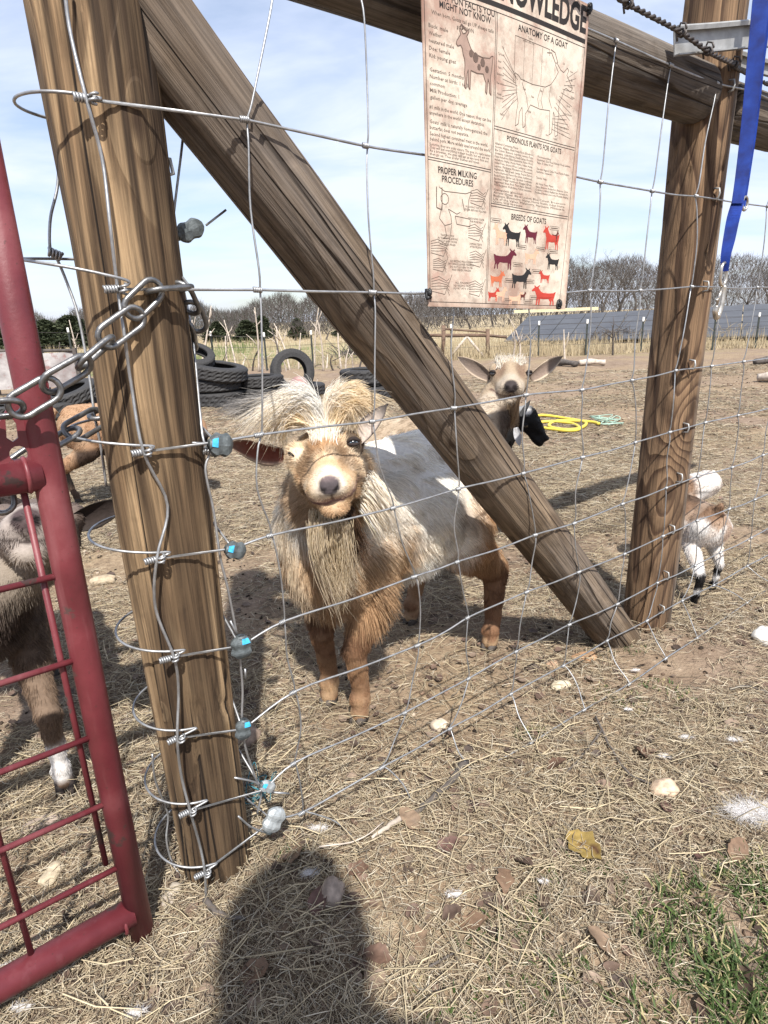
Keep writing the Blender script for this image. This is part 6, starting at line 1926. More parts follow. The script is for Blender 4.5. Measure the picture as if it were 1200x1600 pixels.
# goat outlines: one side view, facing right, in a unit box
SIL = [(0.02, .42), (.0, .30), (.06, .32), (.10, .36), (.30, .38), (.52, .36), (.62, .30), (.70, .18), (.74, .10), (.68, .02), (.70, -.02), (.78, .06), (.84, .08), (.90, .0), (.93, .03), (.90, .10), (1.0, .22), (1.02, .27), (.98, .31), (.90, .28), (.86, .33), (.84, .42), (.80, .50), (.79, .60), (.80, .72), (.79, .84), (.81, .97), (.76, 1.0), (.74, .85), (.73, .72), (.70, .66), (.70, .80), (.69, .96), (.65, 1.0), (.64, .84), (.63, .66), (.45, .68), (.28, .66), (.24, .74), (.20, .80), (.21, .96), (.17, 1.0), (.15, .82), (.14, .72), (.10, .80), (.09, .96), (.04, 1.0), (.05, .82), (.07, .68), (.04, .56)]
def tess(pts):
    from mathutils.geometry import tessellate_polygon
    return [tuple(t) for t in tessellate_polygon([[Vector((a, b, 0)) for a, b in pts]])]
TRI = tess(SIL)
def goat_print(pr, u, v, w, h, face=1, clip=None):
    pts = [(u + (x - .5) * w * face, v + (y - .5) * h) for x, y in SIL]
    pr.poly(pts, TRI)
cols = dict(black=(.018, .017, .018), maroon=(.10, .012, .025), red=(.40, .045, .03), orange=(.48, .13, .06), peach=(.62, .38, .26), choc=(.10, .025, .02))
for nm, lst in dict(black=[(.535, .755, .13, .075, -1), (.630, .895, .15, .072, 1), (.865, .830, .105, .058, -1)], maroon=[(.495, .835, .165, .070, 1), (.672, .745, .11, .062, -1)],
                    red=[(.840, .750, .13, .080, -1), (.820, .952, .19, .072, -1), (.812, .885, .09, .045, -1), (.425, .955, .085, .048, 1)],
                    orange=[(.448, .902, .105, .055, 1)], peach=[(.455, .757, .10, .07, -1), (.70, .818, .11, .055, 1), (.480, .952, .09, .052, 1), (.600, .966, .12, .050, 1)], choc=[(.872, .742, .05, .04, 1), (.655, .955, .045, .03, 1)]).items():
    fm_ = flat_mat('print_' + nm, cols[nm])
    for (u, v, w, h, fc) in lst:
        p = Print(2 if nm in ('choc',) else 1); goat_print(p, u, v, w, h, fc); p.build('breed_print', fm_)
p = Print()
for (u, v) in [(.42, .715), (.615, .790), (.765, .790), (.86, .715), (.595, .850), (.745, .868), (.865, .795), (.54, .905), (.70, .905), (.54, .972), (.70, .975), (.745, .960)]:
    p.stroke([(u - .035, v - .006), (u + .035, v - .006), (u + .035, v + .006), (u - .035, v + .006), (u - .035, v - .006)], .0006); p.stroke([(u - .028, v), (u + .028, v)], .0014)
# anatomy drawing: body outline, legs, head, leader lines
sc_ = lambda x, y: (.505 + x * .40, .205 + y * .215)
body = [sc_(x, y) for x, y in SIL] 
p.stroke(body + [body[0]], .0009)
p.stroke([sc_(.62, .33), sc_(.60, .5), sc_(.66, .62)], .0007); p.stroke([sc_(.50, .38), sc_(.46, .55), sc_(.50, .66)], .0007); p.stroke([sc_(.44, .39), sc_(.40, .55), sc_(.43, .66)], .0007); p.stroke([sc_(.12, .4), sc_(.2, .55), sc_(.24, .70)], .0007)
p.stroke([sc_(.68, .0), sc_(.60, -.12), sc_(.52, -.10)], .0012); p.stroke([sc_(.72, -.02), sc_(.66, -.14), sc_(.58, -.16)], .0012)
p.stroke([(.50, .30), (.50, .168), (.73, .172), (.73, .19)], .0007); p.stroke([(.56, .29), (.56, .172)], .0005); p.stroke([(.62, .29), (.62, .173)], .0005); p.stroke([(.68, .28), (.68, .174)], .0005)
for i in range(13): p.stroke([(.505 + .01 * (i % 3), .275 + .006 * i), (.43, .215 + i * .0165)], .0005)
for i in range(9): p.stroke([(.87 - .01 * i, .235 + .012 * i), (.94 - .004 * i, .205 + .022 * i)], .0005)
for i in range(6): p.stroke([(.80 - .02 * (i % 2), .36 + .008 * i), (.88 + .01 * i, .345 + .014 * i)], .0005)
# milking sketches
mk = [(.06, .645), (.055, .70), (.075, .73), (.09, .70)]
p.stroke([(.07, .640), (.10, .650), (.22, .648), (.255, .640), (.24, .665), (.235, .70)], .0010); p.stroke([(.055, .64), (.055, .70), (.085, .705), (.085, .64)], .0016)
p.stroke([(.10 + .022 * math.cos(a), .672 + .016 * math.sin(a)) for a in np.linspace(0, 6.28, 12)], .001)
p.stroke([(.085, .69), (.07, .73), (.10, .75), (.14, .742), (.135, .72), (.12, .70), (.17, .712), (.19, .705)], .001); p.stroke([(.10, .75), (.11, .78), (.09, .79), (.13, .785), (.14, .745)], .001)
p.stroke([(.16, .718), (.25, .722), (.25, .745), (.17, .742), (.16, .718)], .0010); p.stroke([(.20, .665), (.215, .70)], .0012)
for (cu_, cv_, s_) in [(.30, .652, 1), (.29, .758, 1), (.30, .84, 1), (.07, .815, 1), (.07, .868, .8), (.075, .93, 1.1), (.30, .935, 1)]:
    for q in range(5): p.stroke([(cu_ - .05 * s_, cv_ + (q - 2) * .007 * s_), (cu_ - .01 * s_, cv_ + (q - 2.5) * .009 * s_), (cu_ + .03 * s_, cv_ + (q - 2) * .005 * s_), (cu_ + .045 * s_, cv_ + (q - 1.5) * .012 * s_)], .0007)
    p.stroke([(cu_ - .05 * s_, cv_ + .02 * s_), (cu_ + .02 * s_, cv_ + .028 * s_), (cu_ + .06 * s_, cv_ - .03 * s_)], .0009)
for s_, u, v, w in [("WASHING THE DOE'S", .22, .688, .34), ('UDDER BEFORE MILKING', .21, .697, .35), ('MASSAGING UDDER', .24, .722, .34), ('FOR MORE MILK', .25, .731, .33), ('TRAPPING MILK', .075, .782, .155), ('IN TEAT BY CLAMPING', .06, .791, .175), ('AT TOP WITH THUMB', .062, .800, .17), ('AND INDEX FINGER', .068, .809, .163), ('DIPPING TEATS', .25, .800, .33), ('AFTER MILKING', .25, .809, .33), ('SQUEEZING MILK DOWN', .13, .858, .27), ('BY USING LOWER FINGERS,', .12, .867, .28), ('DO NOT LOOSEN THUMB', .13, .876, .27), ('AND INDEX FINGER', .14, .885, .26), ('ALL FINGERS', .16, .925, .25), ('SQUEEZING FIRST', .15, .934, .26), ('SQUIRT INTO CUP', .15, .943, .26)]:
    p.text(s_, u, v + .0, .0030, w)
p.text('Topline', .58, .165, .0033); p.text('withers, chine, loin', .55, .176, .003)
for s_, u, v in [('Tail', .42, .215), ('Tail head', .40, .235), ('Anus', .40, .255), ('Vulva', .40, .272), ('Escutcheon', .395, .290), ('Rear udder', .395, .315), ('Medial', .40, .345), ('suspensory', .395, .355), ('Pastern', .42, .400), ('Hoof', .53, .432), ('Hoof', .74, .425), ('Poll', .83, .200), ('Horn', .89, .215), ('Ear', .90, .24), ('Forehead', .88, .26), ('Muzzle', .91, .29), ('Throat', .88, .32), ('Point of Shoulder', .86, .345), ('Chest floor', .83, .365), ('Point of Elbow', .84, .39), ('Knee', .86, .41), ('Fetlock', .80, .43), ('Hip', .56, .285), ('Thigh', .56, .31), ('Flank', .62, .325), ('Ribs', .68, .30), ('Udder', .60, .37)]:
    p.text(s_, u, v, .0030)
p.build('line_drawings', INKB)
# the brown goat picture beside the facts
p = Print(1); goat_print(p, .270, .275, .20, .155, -1); p.build('goat_picture', flat_mat('goat_picture_tan', (.30, .21, .17)))
p = Print(2)
pts_ = [(.270 + (x - .5) * .20 * -1, .275 + (y - .5) * .155) for x, y in SIL]; p.stroke(pts_ + [pts_[0]], .0012)
p.stroke([(.222, .200), (.205, .190), (.198, .198)], .002); p.stroke([(.215, .198), (.195, .186), (.188, .194)], .002)
for (a, b, r) in [(.27, .262, .014), (.31, .27, .012), (.245, .255, .010), (.335, .285, .010), (.29, .285, .009)]:
    p.poly([(a + r * math.cos(q) * 1.1, b + r * math.sin(q)) for q in np.linspace(0, 6.28, 9)[:-1]])
p.build('goat_picture_marks', flat_mat('goat_picture_dark', (.11, .075, .06)))
# black ties at the corners
tie = simple('black_tie', (.012, .012, .013), .5, 0, .3, 60)
for (u, v) in [(.995, .012), (.0, .955), (.945, .975), (.02, .0)]:
    c = sg_pt(u, v, 3); mb = MB(); r5 = random.Random(int(u * 100 + v * 10))
    for q in range(5): mb.tube(smooth_path([c + [r5.uniform(-.004, .004), r5.uniform(-.003, .003), r5.uniform(-.010, .006)] for _ in range(5)], 3), .0026, 6)
    mb.build('tie', tie, SGN)
# ---------------------------------------------------------------- straw, litter and grass on the ground
rg = np.random.default_rng(2024)
def straw_field(name, X_, Y_, L, W_, col, lift, seed, bend=.12, mat='straw', label=None):
    rr = np.random.default_rng(seed); n = len(X_)
    a = rr.uniform(0, 2 * math.pi, n); tilt = rr.normal(0, .16, n)
    Z_ = ground_h(X_, Y_) + .002 + rr.random(n) ** 2 * lift
    d = np.stack([np.cos(a) * np.cos(tilt), np.sin(a) * np.cos(tilt), np.abs(np.sin(tilt)) * .7], 1)
    s_ = np.stack([-np.sin(a), np.cos(a), np.zeros(n)], 1)
    up = np.cross(d, s_) * -1.0; up[up[:, 2] < 0] *= -1
    roll = rr.uniform(0, 6.28, n)[:, None]
    c = np.stack([X_, Y_, Z_], 1); b = s_ * (rr.normal(0, bend, n) * L)[:, None] + np.array([0, 0, 1.0]) * (rr.uniform(0, .10, n) * L)[:, None]
    P0 = c - d * (L / 2)[:, None]; P1 = c + b; P2 = c + d * (L / 2)[:, None]
    V_ = []
    for P, w in ((P0, 1.0), (P1, 1.0), (P2, .55)):
        for k_ in range(3):
            th = roll + k_ * 2.094
            V_.append(P + (s_ * np.cos(th) + up * np.sin(th)) * (W_ * w)[:, None])
    V_ = np.stack(V_, 1).reshape(-1, 3)
    base = (np.arange(n) * 9)[:, None]
    F_ = []
    for lv in (0, 3):
        for k_ in range(3):
            k2 = (k_ + 1) % 3
            F_.append(np.stack([base[:, 0] + lv + k_, base[:, 0] + lv + k2, base[:, 0] + lv + 3 + k2, base[:, 0] + lv + 3 + k_], 1))
    F_ = np.concatenate(F_)
    o = put(name, mesh_np(name, V_, F_, False), MAT[mat], None, col=np.repeat(col, 9, 0))
    return tag(o, label, kind='stuff')
def scatter(n, y0, y1, power, xpad=.2, seed=0):
    """points over the wedge of ground in sight, denser close by"""
    rr = np.random.default_rng(seed)
    y = y0 + (y1 - y0) * rr.random(n) ** power
    x = (rr.random(n) - .5) * 2 * (y * .70 + .35 + xpad)
    return x, y
def clump_keep(x, y, seed, lo, hi, sc=2.2): 
    return smoothstep(lo, hi, fbm(x * sc, y * sc, seed, 4))
def near_bare(x, y):
    """trodden bare soil round the goats' feet and by the posts"""
    b = smoothstep(.42, .16, np.hypot((x - .10) * .9, (y - 1.42) * .8)) * .72
    b = np.maximum(b, smoothstep(.35, .1, np.hypot(x + .30, y - 1.95) * .8) * .2)
    b = np.maximum(b, smoothstep(.22, .05, np.hypot(x - .02, y - .74)) * .45)
    b = np.maximum(b, smoothstep(.35, .1, np.hypot((x - .95), (y - 2.2) * .8)) * .6)
    return b
# fine chaff
x, y = scatter(210000, .35, 4.2, 1.55, seed=1)
k_ = (clump_keep(x, y, 21, .22, .48) * (1 - near_bare(x, y)) * np.where(y > 2.2, .75, 1.0)) > rg.random(len(x)); x, y = x[k_], y[k_]
n = len(x); t = rg.random(n)
pal = np.array([(.56, .47, .33), (.45, .37, .25), (.33, .26, .18), (.64, .57, .44), (.19, .145, .105), (.27, .24, .19)])
ci = rg.choice(6, n, p=[.27, .24, .18, .12, .12, .07]); col = pal[ci] * rg.uniform(.8, 1.15, n)[:, None]
straw_field('straw', x, y, rg.uniform(.010, .044, n) * (1 + .18 * y), rg.uniform(.00028, .00072, n) * (1 + .25 * y), col, .016, 3, label='matted pale straw over the trodden ground')
# longer stalks lying on top
x, y = scatter(6000, .35, 3.2, 1.5, seed=4)
k_ = (clump_keep(x, y, 21, .34, .6) * (1 - near_bare(x, y) * .8)) > rg.random(len(x)); x, y = x[k_], y[k_]; n = len(x)
straw_field('straw_stalks', x, y, rg.uniform(.05, .13, n), rg.uniform(.0007, .0014, n), np.array([.60, .50, .33])[None] * rg.uniform(.6, 1.1, n)[:, None], .026, 5, .08, label='longer pale straw stalks on top of the chaff')
# far chips
x, y = scatter(85000, 2.4, 9.5, 1.3, xpad=.6, seed=6)
k_ = clump_keep(x, y, 31, .34, .62, 1.3) > rg.random(len(x)); x, y = x[k_], y[k_]; n = len(x)
straw_field('straw_chips', x, y, rg.uniform(.02, .07, n) * (1 + .12 * y), rg.uniform(.0007, .0018, n) * (.6 + .20 * y), pal[rg.choice(6, n, p=[.20, .26, .26, .06, .14, .08])] * rg.uniform(.7, 1.0, n)[:, None], .012, 7, label='pale straw chips over the far part of the yard')

# crumbs: droppings, clods, wood chips
def pebbles(name, x, y, R, col, seed, label, flat=.6, mat='litter'):
    rr = np.random.default_rng(seed); n = len(x)
    t = (1 + 5 ** .5) / 2
    ic = np.array([(-1, t, 0), (1, t, 0), (-1, -t, 0), (1, -t, 0), (0, -1, t), (0, 1, t), (0, -1, -t), (0, 1, -t), (t, 0, -1), (t, 0, 1), (-t, 0, -1), (-t, 0, 1)], float); ic /= np.linalg.norm(ic[0])
    fc = np.array([(0, 11, 5), (0, 5, 1), (0, 1, 7), (0, 7, 10), (0, 10, 11), (1, 5, 9), (5, 11, 4), (11, 10, 2), (10, 7, 6), (7, 1, 8), (3, 9, 4), (3, 4, 2), (3, 2, 6), (3, 6, 8), (3, 8, 9), (4, 9, 5), (2, 4, 11), (6, 2, 10), (8, 6, 7), (9, 8, 1)])
    J = ic[None] * (1 + rr.normal(0, .16, (n, 12, 1)))
    a = rr.uniform(0, 6.28, n); ca, sa = np.cos(a)[:, None], np.sin(a)[:, None]; e = rr.uniform(.6, 1.3, n)[:, None]
    X_ = J[:, :, 0] * e; Y_ = J[:, :, 1]
    P = np.stack([X_ * ca - Y_ * sa, X_ * sa + Y_ * ca, J[:, :, 2] * flat], 2) * R[:, None, None]
    P[:, :, 0] += x[:, None]; P[:, :, 1] += y[:, None]; P[:, :, 2] += (ground_h(x, y) + R * flat * .45)[:, None]
    F_ = (fc[None] + (np.arange(n) * 12)[:, None, None]).reshape(-1, 3)
    return tag(put(name, mesh_np(name, P.reshape(-1, 3), F_), MAT[mat], None, col=np.repeat(col, 12, 0)), label, kind='stuff')
x, y = scatter(4200, .9, 9.0, 1.1, xpad=.3, seed=8); n = len(x)
pebbles('droppings', x, y, rg.uniform(.0028, .0062, n) * (1 + .08 * y), np.array([.035, .025, .018])[None] * rg.uniform(.6, 1.7, n)[:, None], 9, 'dark goat droppings and crumbs scattered over the yard', .75)
x, y = scatter(5200, .45, 10.0, 1.3, xpad=.3, seed=10); n = len(x)
cl = np.where((rg.random(n) < .25)[:, None], np.array([.42, .34, .26])[None], np.array([.20, .135, .095])[None]) * rg.uniform(.7, 1.2, n)[:, None]
pebbles('clods', x, y, rg.uniform(.003, .010, n) * (.6 + .22 * np.minimum(y, 4)), cl, 11, 'pale chips and brown clods of soil', .5)

# brown leaves lying about, each one its own leaf
def leaf_mesh(seed, lobes=0):
    rr = np.random.default_rng(seed); n = 11; vs = []; fs = []
    for i in range(n):
        t = i / (n - 1); w = (math.sin(math.pi * t ** .8) ** .75) * .30 + .004
        if lobes: w *= 1 + .22 * math.sin(t * math.pi * lobes * 2 + .6)
        w *= 1 + rr.normal(0, .07)
        z = .10 * math.sin(t * 3.1) * (1 if seed % 2 else -.6) + rr.normal(0, .010)
        cur = .10 + .12 * rr.random()
        vs += [(t - .5, -w, z + cur * w * 1.5), (t - .5, -w * .5, z + cur * w * .3), (t - .5, 0, z - .012), (t - .5, w * .5, z + cur * w * .3), (t - .5, w, z + cur * w * 1.5)]
    for i in range(n - 1):
        for k_ in range(4): a = i * 5 + k_; fs.append((a, a + 1, a + 6, a + 5))
    b = len(vs); vs += [(x_, y_, z_ - .008) for x_, y_, z_ in vs]; fs += [tuple(q + b for q in f[::-1]) for f in fs]
    k_ = len(vs); vs += [(-.5, -.006, -.01), (-.5, .006, -.01), (-.68, .004, .03), (-.68, -.004, .03)]; fs.append((k_, k_ + 1, k_ + 2, k_ + 3))
    return np.array(vs), fs
def leaf_obj(name, px, py, L, rot, col, label, seed, lobes=0, tilt=(0, 0), spots=None, group=None, z=.012):
    v, f = leaf_mesh(seed, lobes); q = gpt(px, py)
    c = np.tile(np.array(col), (len(v), 1)) * np.random.default_rng(seed).uniform(.75, 1.15, len(v))[:, None]
    if spots is not None:
        for (a, b, r) in spots: c[np.hypot(v[:, 0] - a, v[:, 1] - b) < r] = (.10, .045, .025)
    me = mesh_np(name, v * L, f); 
    M = Matrix.Translation(V(q + [0, 0, z])) @ Matrix.Rotation(rot, 4, 'Z') @ Matrix.Rotation(tilt[0], 4, 'X') @ Matrix.Rotation(tilt[1], 4, 'Y')
    o = put(name, me, MAT['leaf'], None, M, c); return tag(o, label, 'leaf', group)
leaf_obj('oak_leaf', 912, 1336, .075, math.radians(-62), (.34, .24, .075), 'yellow brown oak leaf with dark spots on the straw', 4, 3, (.15, -.1), [(.05, .09, .07), (.25, .12, .08), (-.12, -.02, .05)], z=.02)
lv = [(1005, 1185, .05, 'brown curled leaf beside the dark twigs near the pale round stone'), (788, 1388, .045, 'tan curled leaf below the long dark stick'), (848, 1420, .03, 'small dark leaf left of the green grass'), (640, 1290, .05, 'dark brown leaf just right of the long stick'), (700, 1330, .045, 'grey brown leaf between the stick and the oak leaf'), (590, 1508, .042, 'large dark dead leaf at the bottom middle of the ground'), (740, 1450, .048, 'broad reddish brown leaf left of the green grass'), (705, 1440, .036, 'reddish leaf touching the broad leaf'), (462, 1345, .045, 'brown leaf right of the tan post foot'), (500, 1420, .05, 'dark leaf in front of the tan post'), (560, 1370, .04, 'brown leaf beside the upright stone'), (1150, 1340, .05, 'grey brown leaf under the white fluff at right'), (1160, 1540, .05, 'dark leaf in the green grass at lower right'), (935, 1485, .045, 'pale tan leaf at the edge of the green grass'), (1040, 1270, .04, 'brown leaf right of the pale round stone'), (870, 1205, .045, 'thin tan leaf in the middle of the straw'), (395, 1530, .05, 'curled brown leaf near the gate foot'), (820, 1360, .035, 'small brown leaf left of the oak leaf'), (655, 1480, .040, 'wide grey brown leaf in the lower middle'), (1100, 1350, .04, 'small dark brown leaf above the green grass')]
for i, (px, py, L, lb) in enumerate(lv):
    col = [(.16, .095, .065), (.22, .14, .09), (.12, .08, .06), (.26, .18, .12), (.15, .085, .07)][i % 5]
    leaf_obj('dead_leaf', px, py, L, rb.uniform(0, 6.28), col, lb, 10 + i, rb.choice([0, 0, 2]), (rb.uniform(-.5, .5), rb.uniform(-.4, .4)), group='dead leaves on the ground', z=.014)
# leaf scraps nobody could count
rr = np.random.default_rng(12); nL = 1700
x, y = scatter(nL, .4, 3.0, 1.5, seed=13); V_ = []; F_ = []; C_ = []
sv, sf = leaf_mesh(2, 0); sv = sv[:55]; sf = [f_ for f_ in sf if max(f_) < 55]
for i in range(nL):
    L = rr.uniform(.010, .034); a = rr.uniform(0, 6.28); q = sv * L; tl = rr.normal(0, .4); q2 = q.copy(); q2[:, 2] = q[:, 2] * math.cos(tl) + q[:, 1] * math.sin(tl)
    X_ = q2[:, 0] * math.cos(a) - q2[:, 1] * math.sin(a) + x[i]; Y_ = q2[:, 0] * math.sin(a) + q2[:, 1] * math.cos(a) + y[i]
    b = i * 55; V_.append(np.stack([X_, Y_, q2[:, 2] + ghz(x[i], y[i]) + .009], 1)); F_ += [tuple(b + w for w in f_) for f_ in sf]
    C_.append(np.tile(np.array([(.13, .085, .065), (.20, .135, .10), (.10, .07, .055), (.27, .20, .15)][i % 4]) * rr.uniform(.7, 1.2), (55, 1)))
tag(put('leaf_scraps', mesh_np('leaf_scraps', np.concatenate(V_), np.array(F_, dtype=np.int64)), MAT['leaf'], None, col=np.concatenate(C_)), 'brown leaf scraps trodden into the straw', kind='stuff')

# stones
def stone(name, px, py, r, col, label, seed, flat=.6, rot=0.0, el=1.0, spec=None, z=0.0):
    rr = np.random.default_rng(seed); v, f = uv_ball((0, 0, 0), 1.0, None, 22, 14)
    nn = vnoise(v[:, 0] * 1.4 + seed, v[:, 1] * 1.4 + v[:, 2], seed) * .5 + vnoise(v[:, 0] * 4 + seed, v[:, 1] * 4 + v[:, 2] * 3, seed) * .16
    v = v * (.78 + nn)[:, None] * np.array([el, 1, flat]); v = np.sign(v) * np.abs(v) ** .92
    q = gpt(px, py); M = Matrix.Translation(V(q + [0, 0, r * flat * .55 + z])) @ Matrix.Rotation(rot, 4, 'Z')
    c = np.tile(np.array(col), (len(v), 1)) * (.8 + .35 * vnoise(v[:, 0] * 3, v[:, 1] * 3, seed + 2))[:, None]
    return tag(put(name, mesh_np(name, v * r, f), MAT['litter'], None, M, c), label, 'stone', 'stones on the ground')
stone('stone', 1036, 1240, .020, (.62, .47, .34), 'rounded pinkish tan stone right of the oak leaf', 3, .7, .3, 1.2)
stone('stone', 520, 1408, .018, (.40, .32, .26), 'upright narrow pinkish stone in front of the tan post', 5, 1.1, 1.4, 1.3)
stone('stone', 686, 1138, .016, (.62, .52, .40), 'pale stone right under the bottom fence wires', 6, .7, .4, 1.1)
stone('stone', 876, 1076, .016, (.66, .58, .42), 'cream stone in front of the brace foot', 7, .5, .2, 1.5)
stone('stone', 862, 1042, .014, (.45, .30, .20), 'small tan stone close by the brace foot', 8, .5, .9, 1.4)
stone('stone', 914, 1030, .020, (.42, .25, .14), 'flat rust coloured stone touching the brace foot', 9, .35, .1, 1.7)
stone('stone', 388, 1158, .024, (.36, .27, .21), 'brown stone behind the tan post next to the squeezed sleeve', 10, .9, 1.2, 1.2)
stone('stone', 82, 1368, .014, (.55, .46, .33), 'tan stone seen between the gate rods', 11, .6, 1.4, 1.5)
stone('stone', 65, 1288, .020, (.36, .29, .24), 'flat stone in front of the white socked hoof', 12, .3, .5, 1.6)
stone('stone', 160, 910, .028, (.45, .36, .25), 'tan stone between the gate stile and the tan post', 13, .5, .2, 1.6)
stone('stone', 272, 1398, .012, (.50, .44, .36), 'small grey stone at the foot of the tan post', 14, .7)
stone('stone', 264, 1412, .010, (.42, .36, .30), 'smallest stone left of the tan post foot', 15, .7)
stone('stone', 1195, 1000, .030, (.70, .68, .64), 'pale white rock at the right edge beyond the wires', 16, .6, .6, 1.3)
stone('stone', 700, 890, .012, (.4, .3, .2), 'small stone near the goat hind legs', 17, .6)
# white feathers and fluff
def fluff(px, py, R, n, label, seed):
    rr = np.random.default_rng(seed); q = gpt(px, py); d = rr.normal(0, 1, (n, 3)); d[:, 2] = np.abs(d[:, 2]) * .15; d /= np.linalg.norm(d, axis=1)[:, None]
    st = q + rr.normal(0, R * .42, (n, 3)) * [1.3, .55, .12] + [0, 0, .013]; e = d * R * rr.uniform(.15, .55, n)[:, None] * [1.3, .8, .5]
    t = np.linspace(0, 1, 5)[None, :, None]; P = st[:, None] + e[:, None] * t + rr.normal(0, R * .25, (n, 1, 3)) * t * t * [1.6, 1.6, .5]
    o = strands_obj('feather_fluff', P, np.tile((.78, .76, .75), (n, 1)) * rr.uniform(.7, 1.1, n)[:, None], None, .0003)
    return tag(o, label, 'feather', 'white fluff on the ground')
for i, (px, py, R, lb) in enumerate([(1172, 1282, .040, 'large white feather tuft at the right edge of the straw'), (1036, 1192, .012, 'small white fluff above the pinkish tan stone'), (980, 1118, .008, 'tiny white scrap below the last fence wire'), (1070, 1162, .012, 'white fluff right of the curled leaf'), (1145, 1165, .013, 'white fluff near the right edge above the feather tuft'), (500, 1305, .014, 'white fluff right of the tan post foot'), (484, 1375, .013, 'white fluff close before the tan post'), (20, 1518, .012, 'white fluff inside the gate corner'), (38, 1585, .012, 'white fluff below the gate tube'), (710, 1408, .012, 'white feather by the reddish leaves'), (992, 1055, .010, 'white scrap lying on the lowest wire'), (850, 1388, .008, 'white crumb left of the oak leaf tip'), (215, 1592, .012, 'white fluff at the bottom edge under the gate')]):
    fluff(px, py, R * .8, 300 if R < .02 else 1800, lb, 200 + i)
# sticks
def stick(pxs, r, label, col='bark', z=.012):
    P = smooth_path([gpt(*q) + [0, 0, z] for q in pxs], 5); P = P + np.random.default_rng(len(label)).normal(0, r * .25, P.shape)
    return tag(tube_obj('stick', P, np.linspace(1, .55, len(P)) * r, MAT[col], None, 7), label, 'stick')
stick([(728, 1200), (690, 1245), (650, 1278), (625, 1290)], .0075, 'long dark bark covered stick lying from the wires to lower left')
stick([(632, 1286), (605, 1305), (582, 1322)], .0055, 'pale broken end piece next to the dark stick', 'pale_stick', .014)
stick([(930, 1130), (955, 1180), (985, 1220), (1040, 1245)], .0028, 'thin dark twig curving towards the pinkish stone')
stick([(940, 1150), (910, 1190), (880, 1220)], .0022, 'thin dark twig crossing the curved twig')
stick([(1140, 1085), (1165, 1080), (1200, 1090)], .0035, 'grey twig lying at the right edge of the straw')
stick([(322, 1418), (345, 1440), (385, 1448)], .0055, 'grey root like stick at the foot of the tan post')
stick([(670, 1525), (720, 1495)], .002, 'thin twig at the bottom middle')
stick([(500, 1340), (560, 1330), (600, 1300)], .0016, 'pale straw thick stem near the pale stick end', 'pale_stick', .02)

# green grass in the lower right corner and a few sprigs
def grass(name, cx, cy, rx, ry, n, H, seed, label, col0=(.036, .066, .016), col1=(.090, .135, .038), thin=1.0):
    rr = np.random.default_rng(seed)
    a = rr.uniform(0, 6.28, n); q = np.sqrt(rr.random(n)); x = cx + q * rx * np.cos(a); y = cy + q * ry * np.sin(a)
    k_ = vnoise(x * 16, y * 16, seed) > .36; x, y = x[k_], y[k_]; n = len(x)
    h = rr.uniform(.35, 1, n) * H; aa = rr.uniform(0, 6.28, n); ln = rr.uniform(.25, 1.1, n) * h; w = rr.uniform(.0009, .0022, n) * thin
    dx, dy = np.cos(aa), np.sin(aa); z0 = ground_h(x, y)
    V_ = []; 
    for t in (0, .35, .7, 1.0):
        px_ = x + dx * ln * t ** 1.7; py_ = y + dy * ln * t ** 1.7; pz = z0 + h * (t - .25 * t * t); ww = w * (1 - t ** 2 * .92)
        V_.append(np.stack([px_ - dy * ww, py_ + dx * ww, pz], 1)); V_.append(np.stack([px_ + dy * ww, py_ - dx * ww, pz + ww * .4], 1))
    V_ = np.stack(V_, 1).reshape(-1, 3); b = np.arange(n) * 8
    F_ = np.concatenate([np.stack([b + 2 * i, b + 2 * i + 1, b + 2 * i + 3, b + 2 * i + 2], 1) for i in range(3)])
    c = lerp3(col0, col1, rr.random(n)); dry = rr.random(n) < .26; c[dry] = (.40, .34, .18)
    return tag(put(name, mesh_np(name, V_, F_), MAT['grass'], None, col=np.repeat(c, 8, 0)), label, kind='stuff')
g1_ = gpt(1130, 1470); g2_ = gpt(1000, 1560); g3_ = gpt(1190, 1590)
grass('grass', g1_[0], g1_[1], .13, .11, 1100, .034, 61, 'green grass clump in the lower right corner')
grass('grass', g2_[0], g2_[1], .17, .07, 520, .026, 62, 'green grass spreading along the bottom right')
grass('grass', g3_[0] + .03, g3_[1], .10, .09, 900, .042, 63, 'taller green grass at the right bottom corner')
for i, (px, py, r, n_, h_) in enumerate([(830, 1150, .04, 130, .012), (1010, 1090, .13, 500, .012), (900, 1400, .10, 260, .02), (820, 1500, .10, 220, .022), (700, 1590, .07, 120, .02), (450, 1330, .035, 60, .02), (1180, 1380, .06, 300, .03), (960, 1010, .10, 260, .012)]):
    q = gpt(px, py); grass('grass', q[0], q[1], r, r * .7, n_, h_, 70 + i, 'sparse green sprigs in the straw')

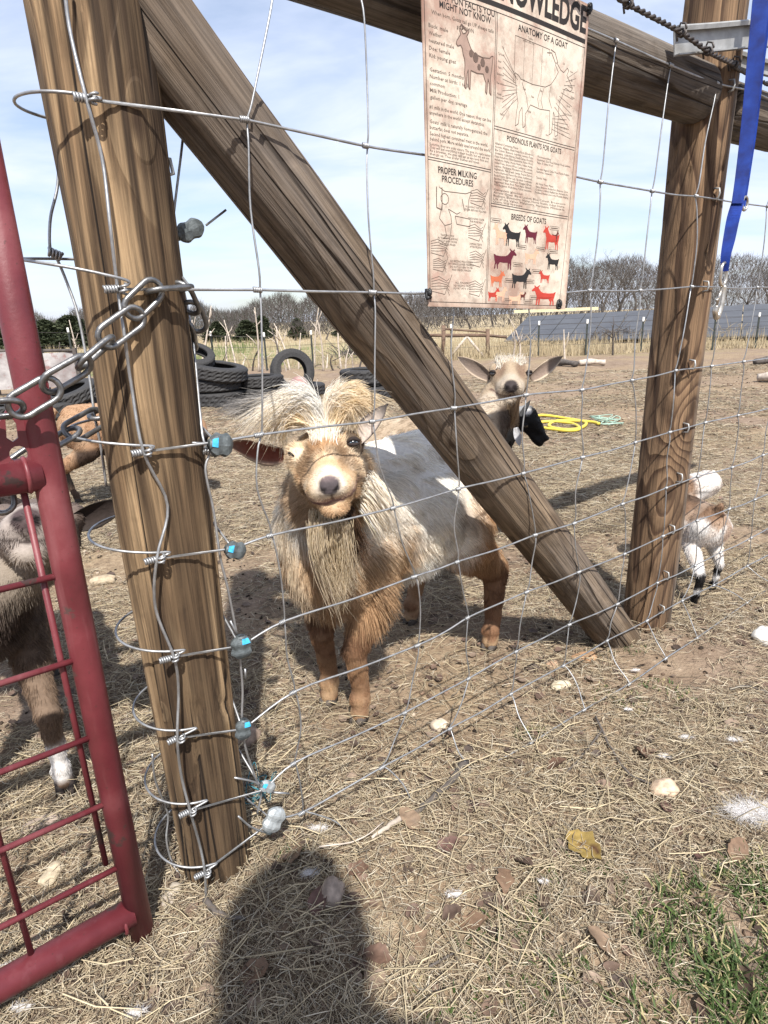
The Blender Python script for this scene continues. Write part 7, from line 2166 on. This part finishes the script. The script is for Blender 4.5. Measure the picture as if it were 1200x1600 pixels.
# ---------------------------------------------------------------- the photographer, whose shadow lies on the straw
def person():
    root = empty('person', (.03, -.50, 0), 'person leaning forward with a phone held out in both hands', 'person')
    J = [((.11, -.46, .78), .125), ((.11, -.44, .98), .135), ((.11, -.36, 1.16), .18), ((.11, -.26, 1.30), .075)]
    S = []
    for (a, ra), (b, rb_) in zip(J, J[1:]): S.append(cone_capsule(a, ra, b, rb_))
    for sg in (-1, 1):
        sh = (.11 + sg * .155, -.31, 1.20); el = (.11 + sg * .24, -.22, 1.03); wr = (.06 * sg + .02, -.075, .90)
        S += [cone_capsule((.11, -.34, 1.18), .09, sh, .065), cone_capsule(sh, .055, el, .040), cone_capsule(el, .040, wr, .026)]
        hip = (.11 + sg * .09, -.48, .76); kn = (.11 + sg * .12, -.42, .42); an = (.11 + sg * .13, -.50, .07)
        S += [cone_capsule(hip, .10, kn, .062), cone_capsule(kn, .062, an, .038), cone_capsule(an, .042, (.11 + sg * .14, -.36, .04), .038)]
        for q in range(4):
            f0 = np.array(wr) + [0, .015, .012 * q - .02]; f1 = f0 + [-sg * .022, .035, .004]; f2 = f1 + [-sg * .022, .006, .002]
            S += [cone_capsule(wr, .020, f0, .011), cone_capsule(f0, .0095, f1, .0085), cone_capsule(f1, .0085, f2, .0075)]
        S += [cone_capsule(wr, .018, np.array(wr) + [-sg * .020, .004, -.02], .010)]
    S += [uv_ball((.11, -.215, 1.385), (.078, .095, .11)), cone_capsule((.11, -.26, 1.28), .055, (.11, -.23, 1.36), .052), uv_ball((.11, -.118, 1.37), (.013, .02, .018)),
          uv_ball((.03, -.22, 1.375), (.012, .02, .03)), uv_ball((.19, -.22, 1.375), (.012, .02, .03))]
    me = fuse(S, .009, 5); me.transform(Matrix.Identity(4)); n = len(me.vertices); co = np.zeros(n * 3, np.float32); me.vertices.foreach_get('co', co); co = co.reshape(-1, 3)
    c = np.tile((.06, .075, .11), (n, 1)); c[co[:, 2] < .80] = (.05, .06, .09); c[co[:, 2] > 1.27] = (.45, .30, .22); c[(co[:, 1] > -.13) & (co[:, 2] < 1.1)] = (.45, .30, .22); c[co[:, 2] < .08] = (.10, .07, .05)
    c[(np.abs(np.abs(co[:, 0] - .11) - .03) < .010) & (np.abs(co[:, 2] - 1.395) < .008) & (co[:, 1] > -.16)] = (.05, .03, .02)
    c[(np.abs(co[:, 0] - .11) < .025) & (np.abs(co[:, 2] - 1.325) < .005) & (co[:, 1] > -.16)] = (.30, .10, .09)
    me.materials.clear(); me.name = 'body'; me.transform(Matrix.Translation((-.10, -.12, 0)))
    put('body', me, MAT['skin'], root, col=c)
    v, f = uv_ball((.10, -.245, 1.35), (.115, .105, .165)); cut = v[:, 1] > -.165; v[cut & (v[:, 2] < 1.45), 1] = -.195; v = v + [-.10, -.12, 0]
    put('hair', mesh_np('hair', v, f), MAT['skin'], root, col=np.tile((.07, .045, .03), (len(v), 1)))
    mb = MB(); mb.box((-.088, -.150, .885), .076, .009, .150, (1, 0, 0), (0, .954, -.30), (0, .30, .954)); ph = mb.build('phone', simple('black_phone', (.02, .02, .022), .25), None, False)
    tag(ph, 'black phone held upright in both hands of the person', 'phone')
person()
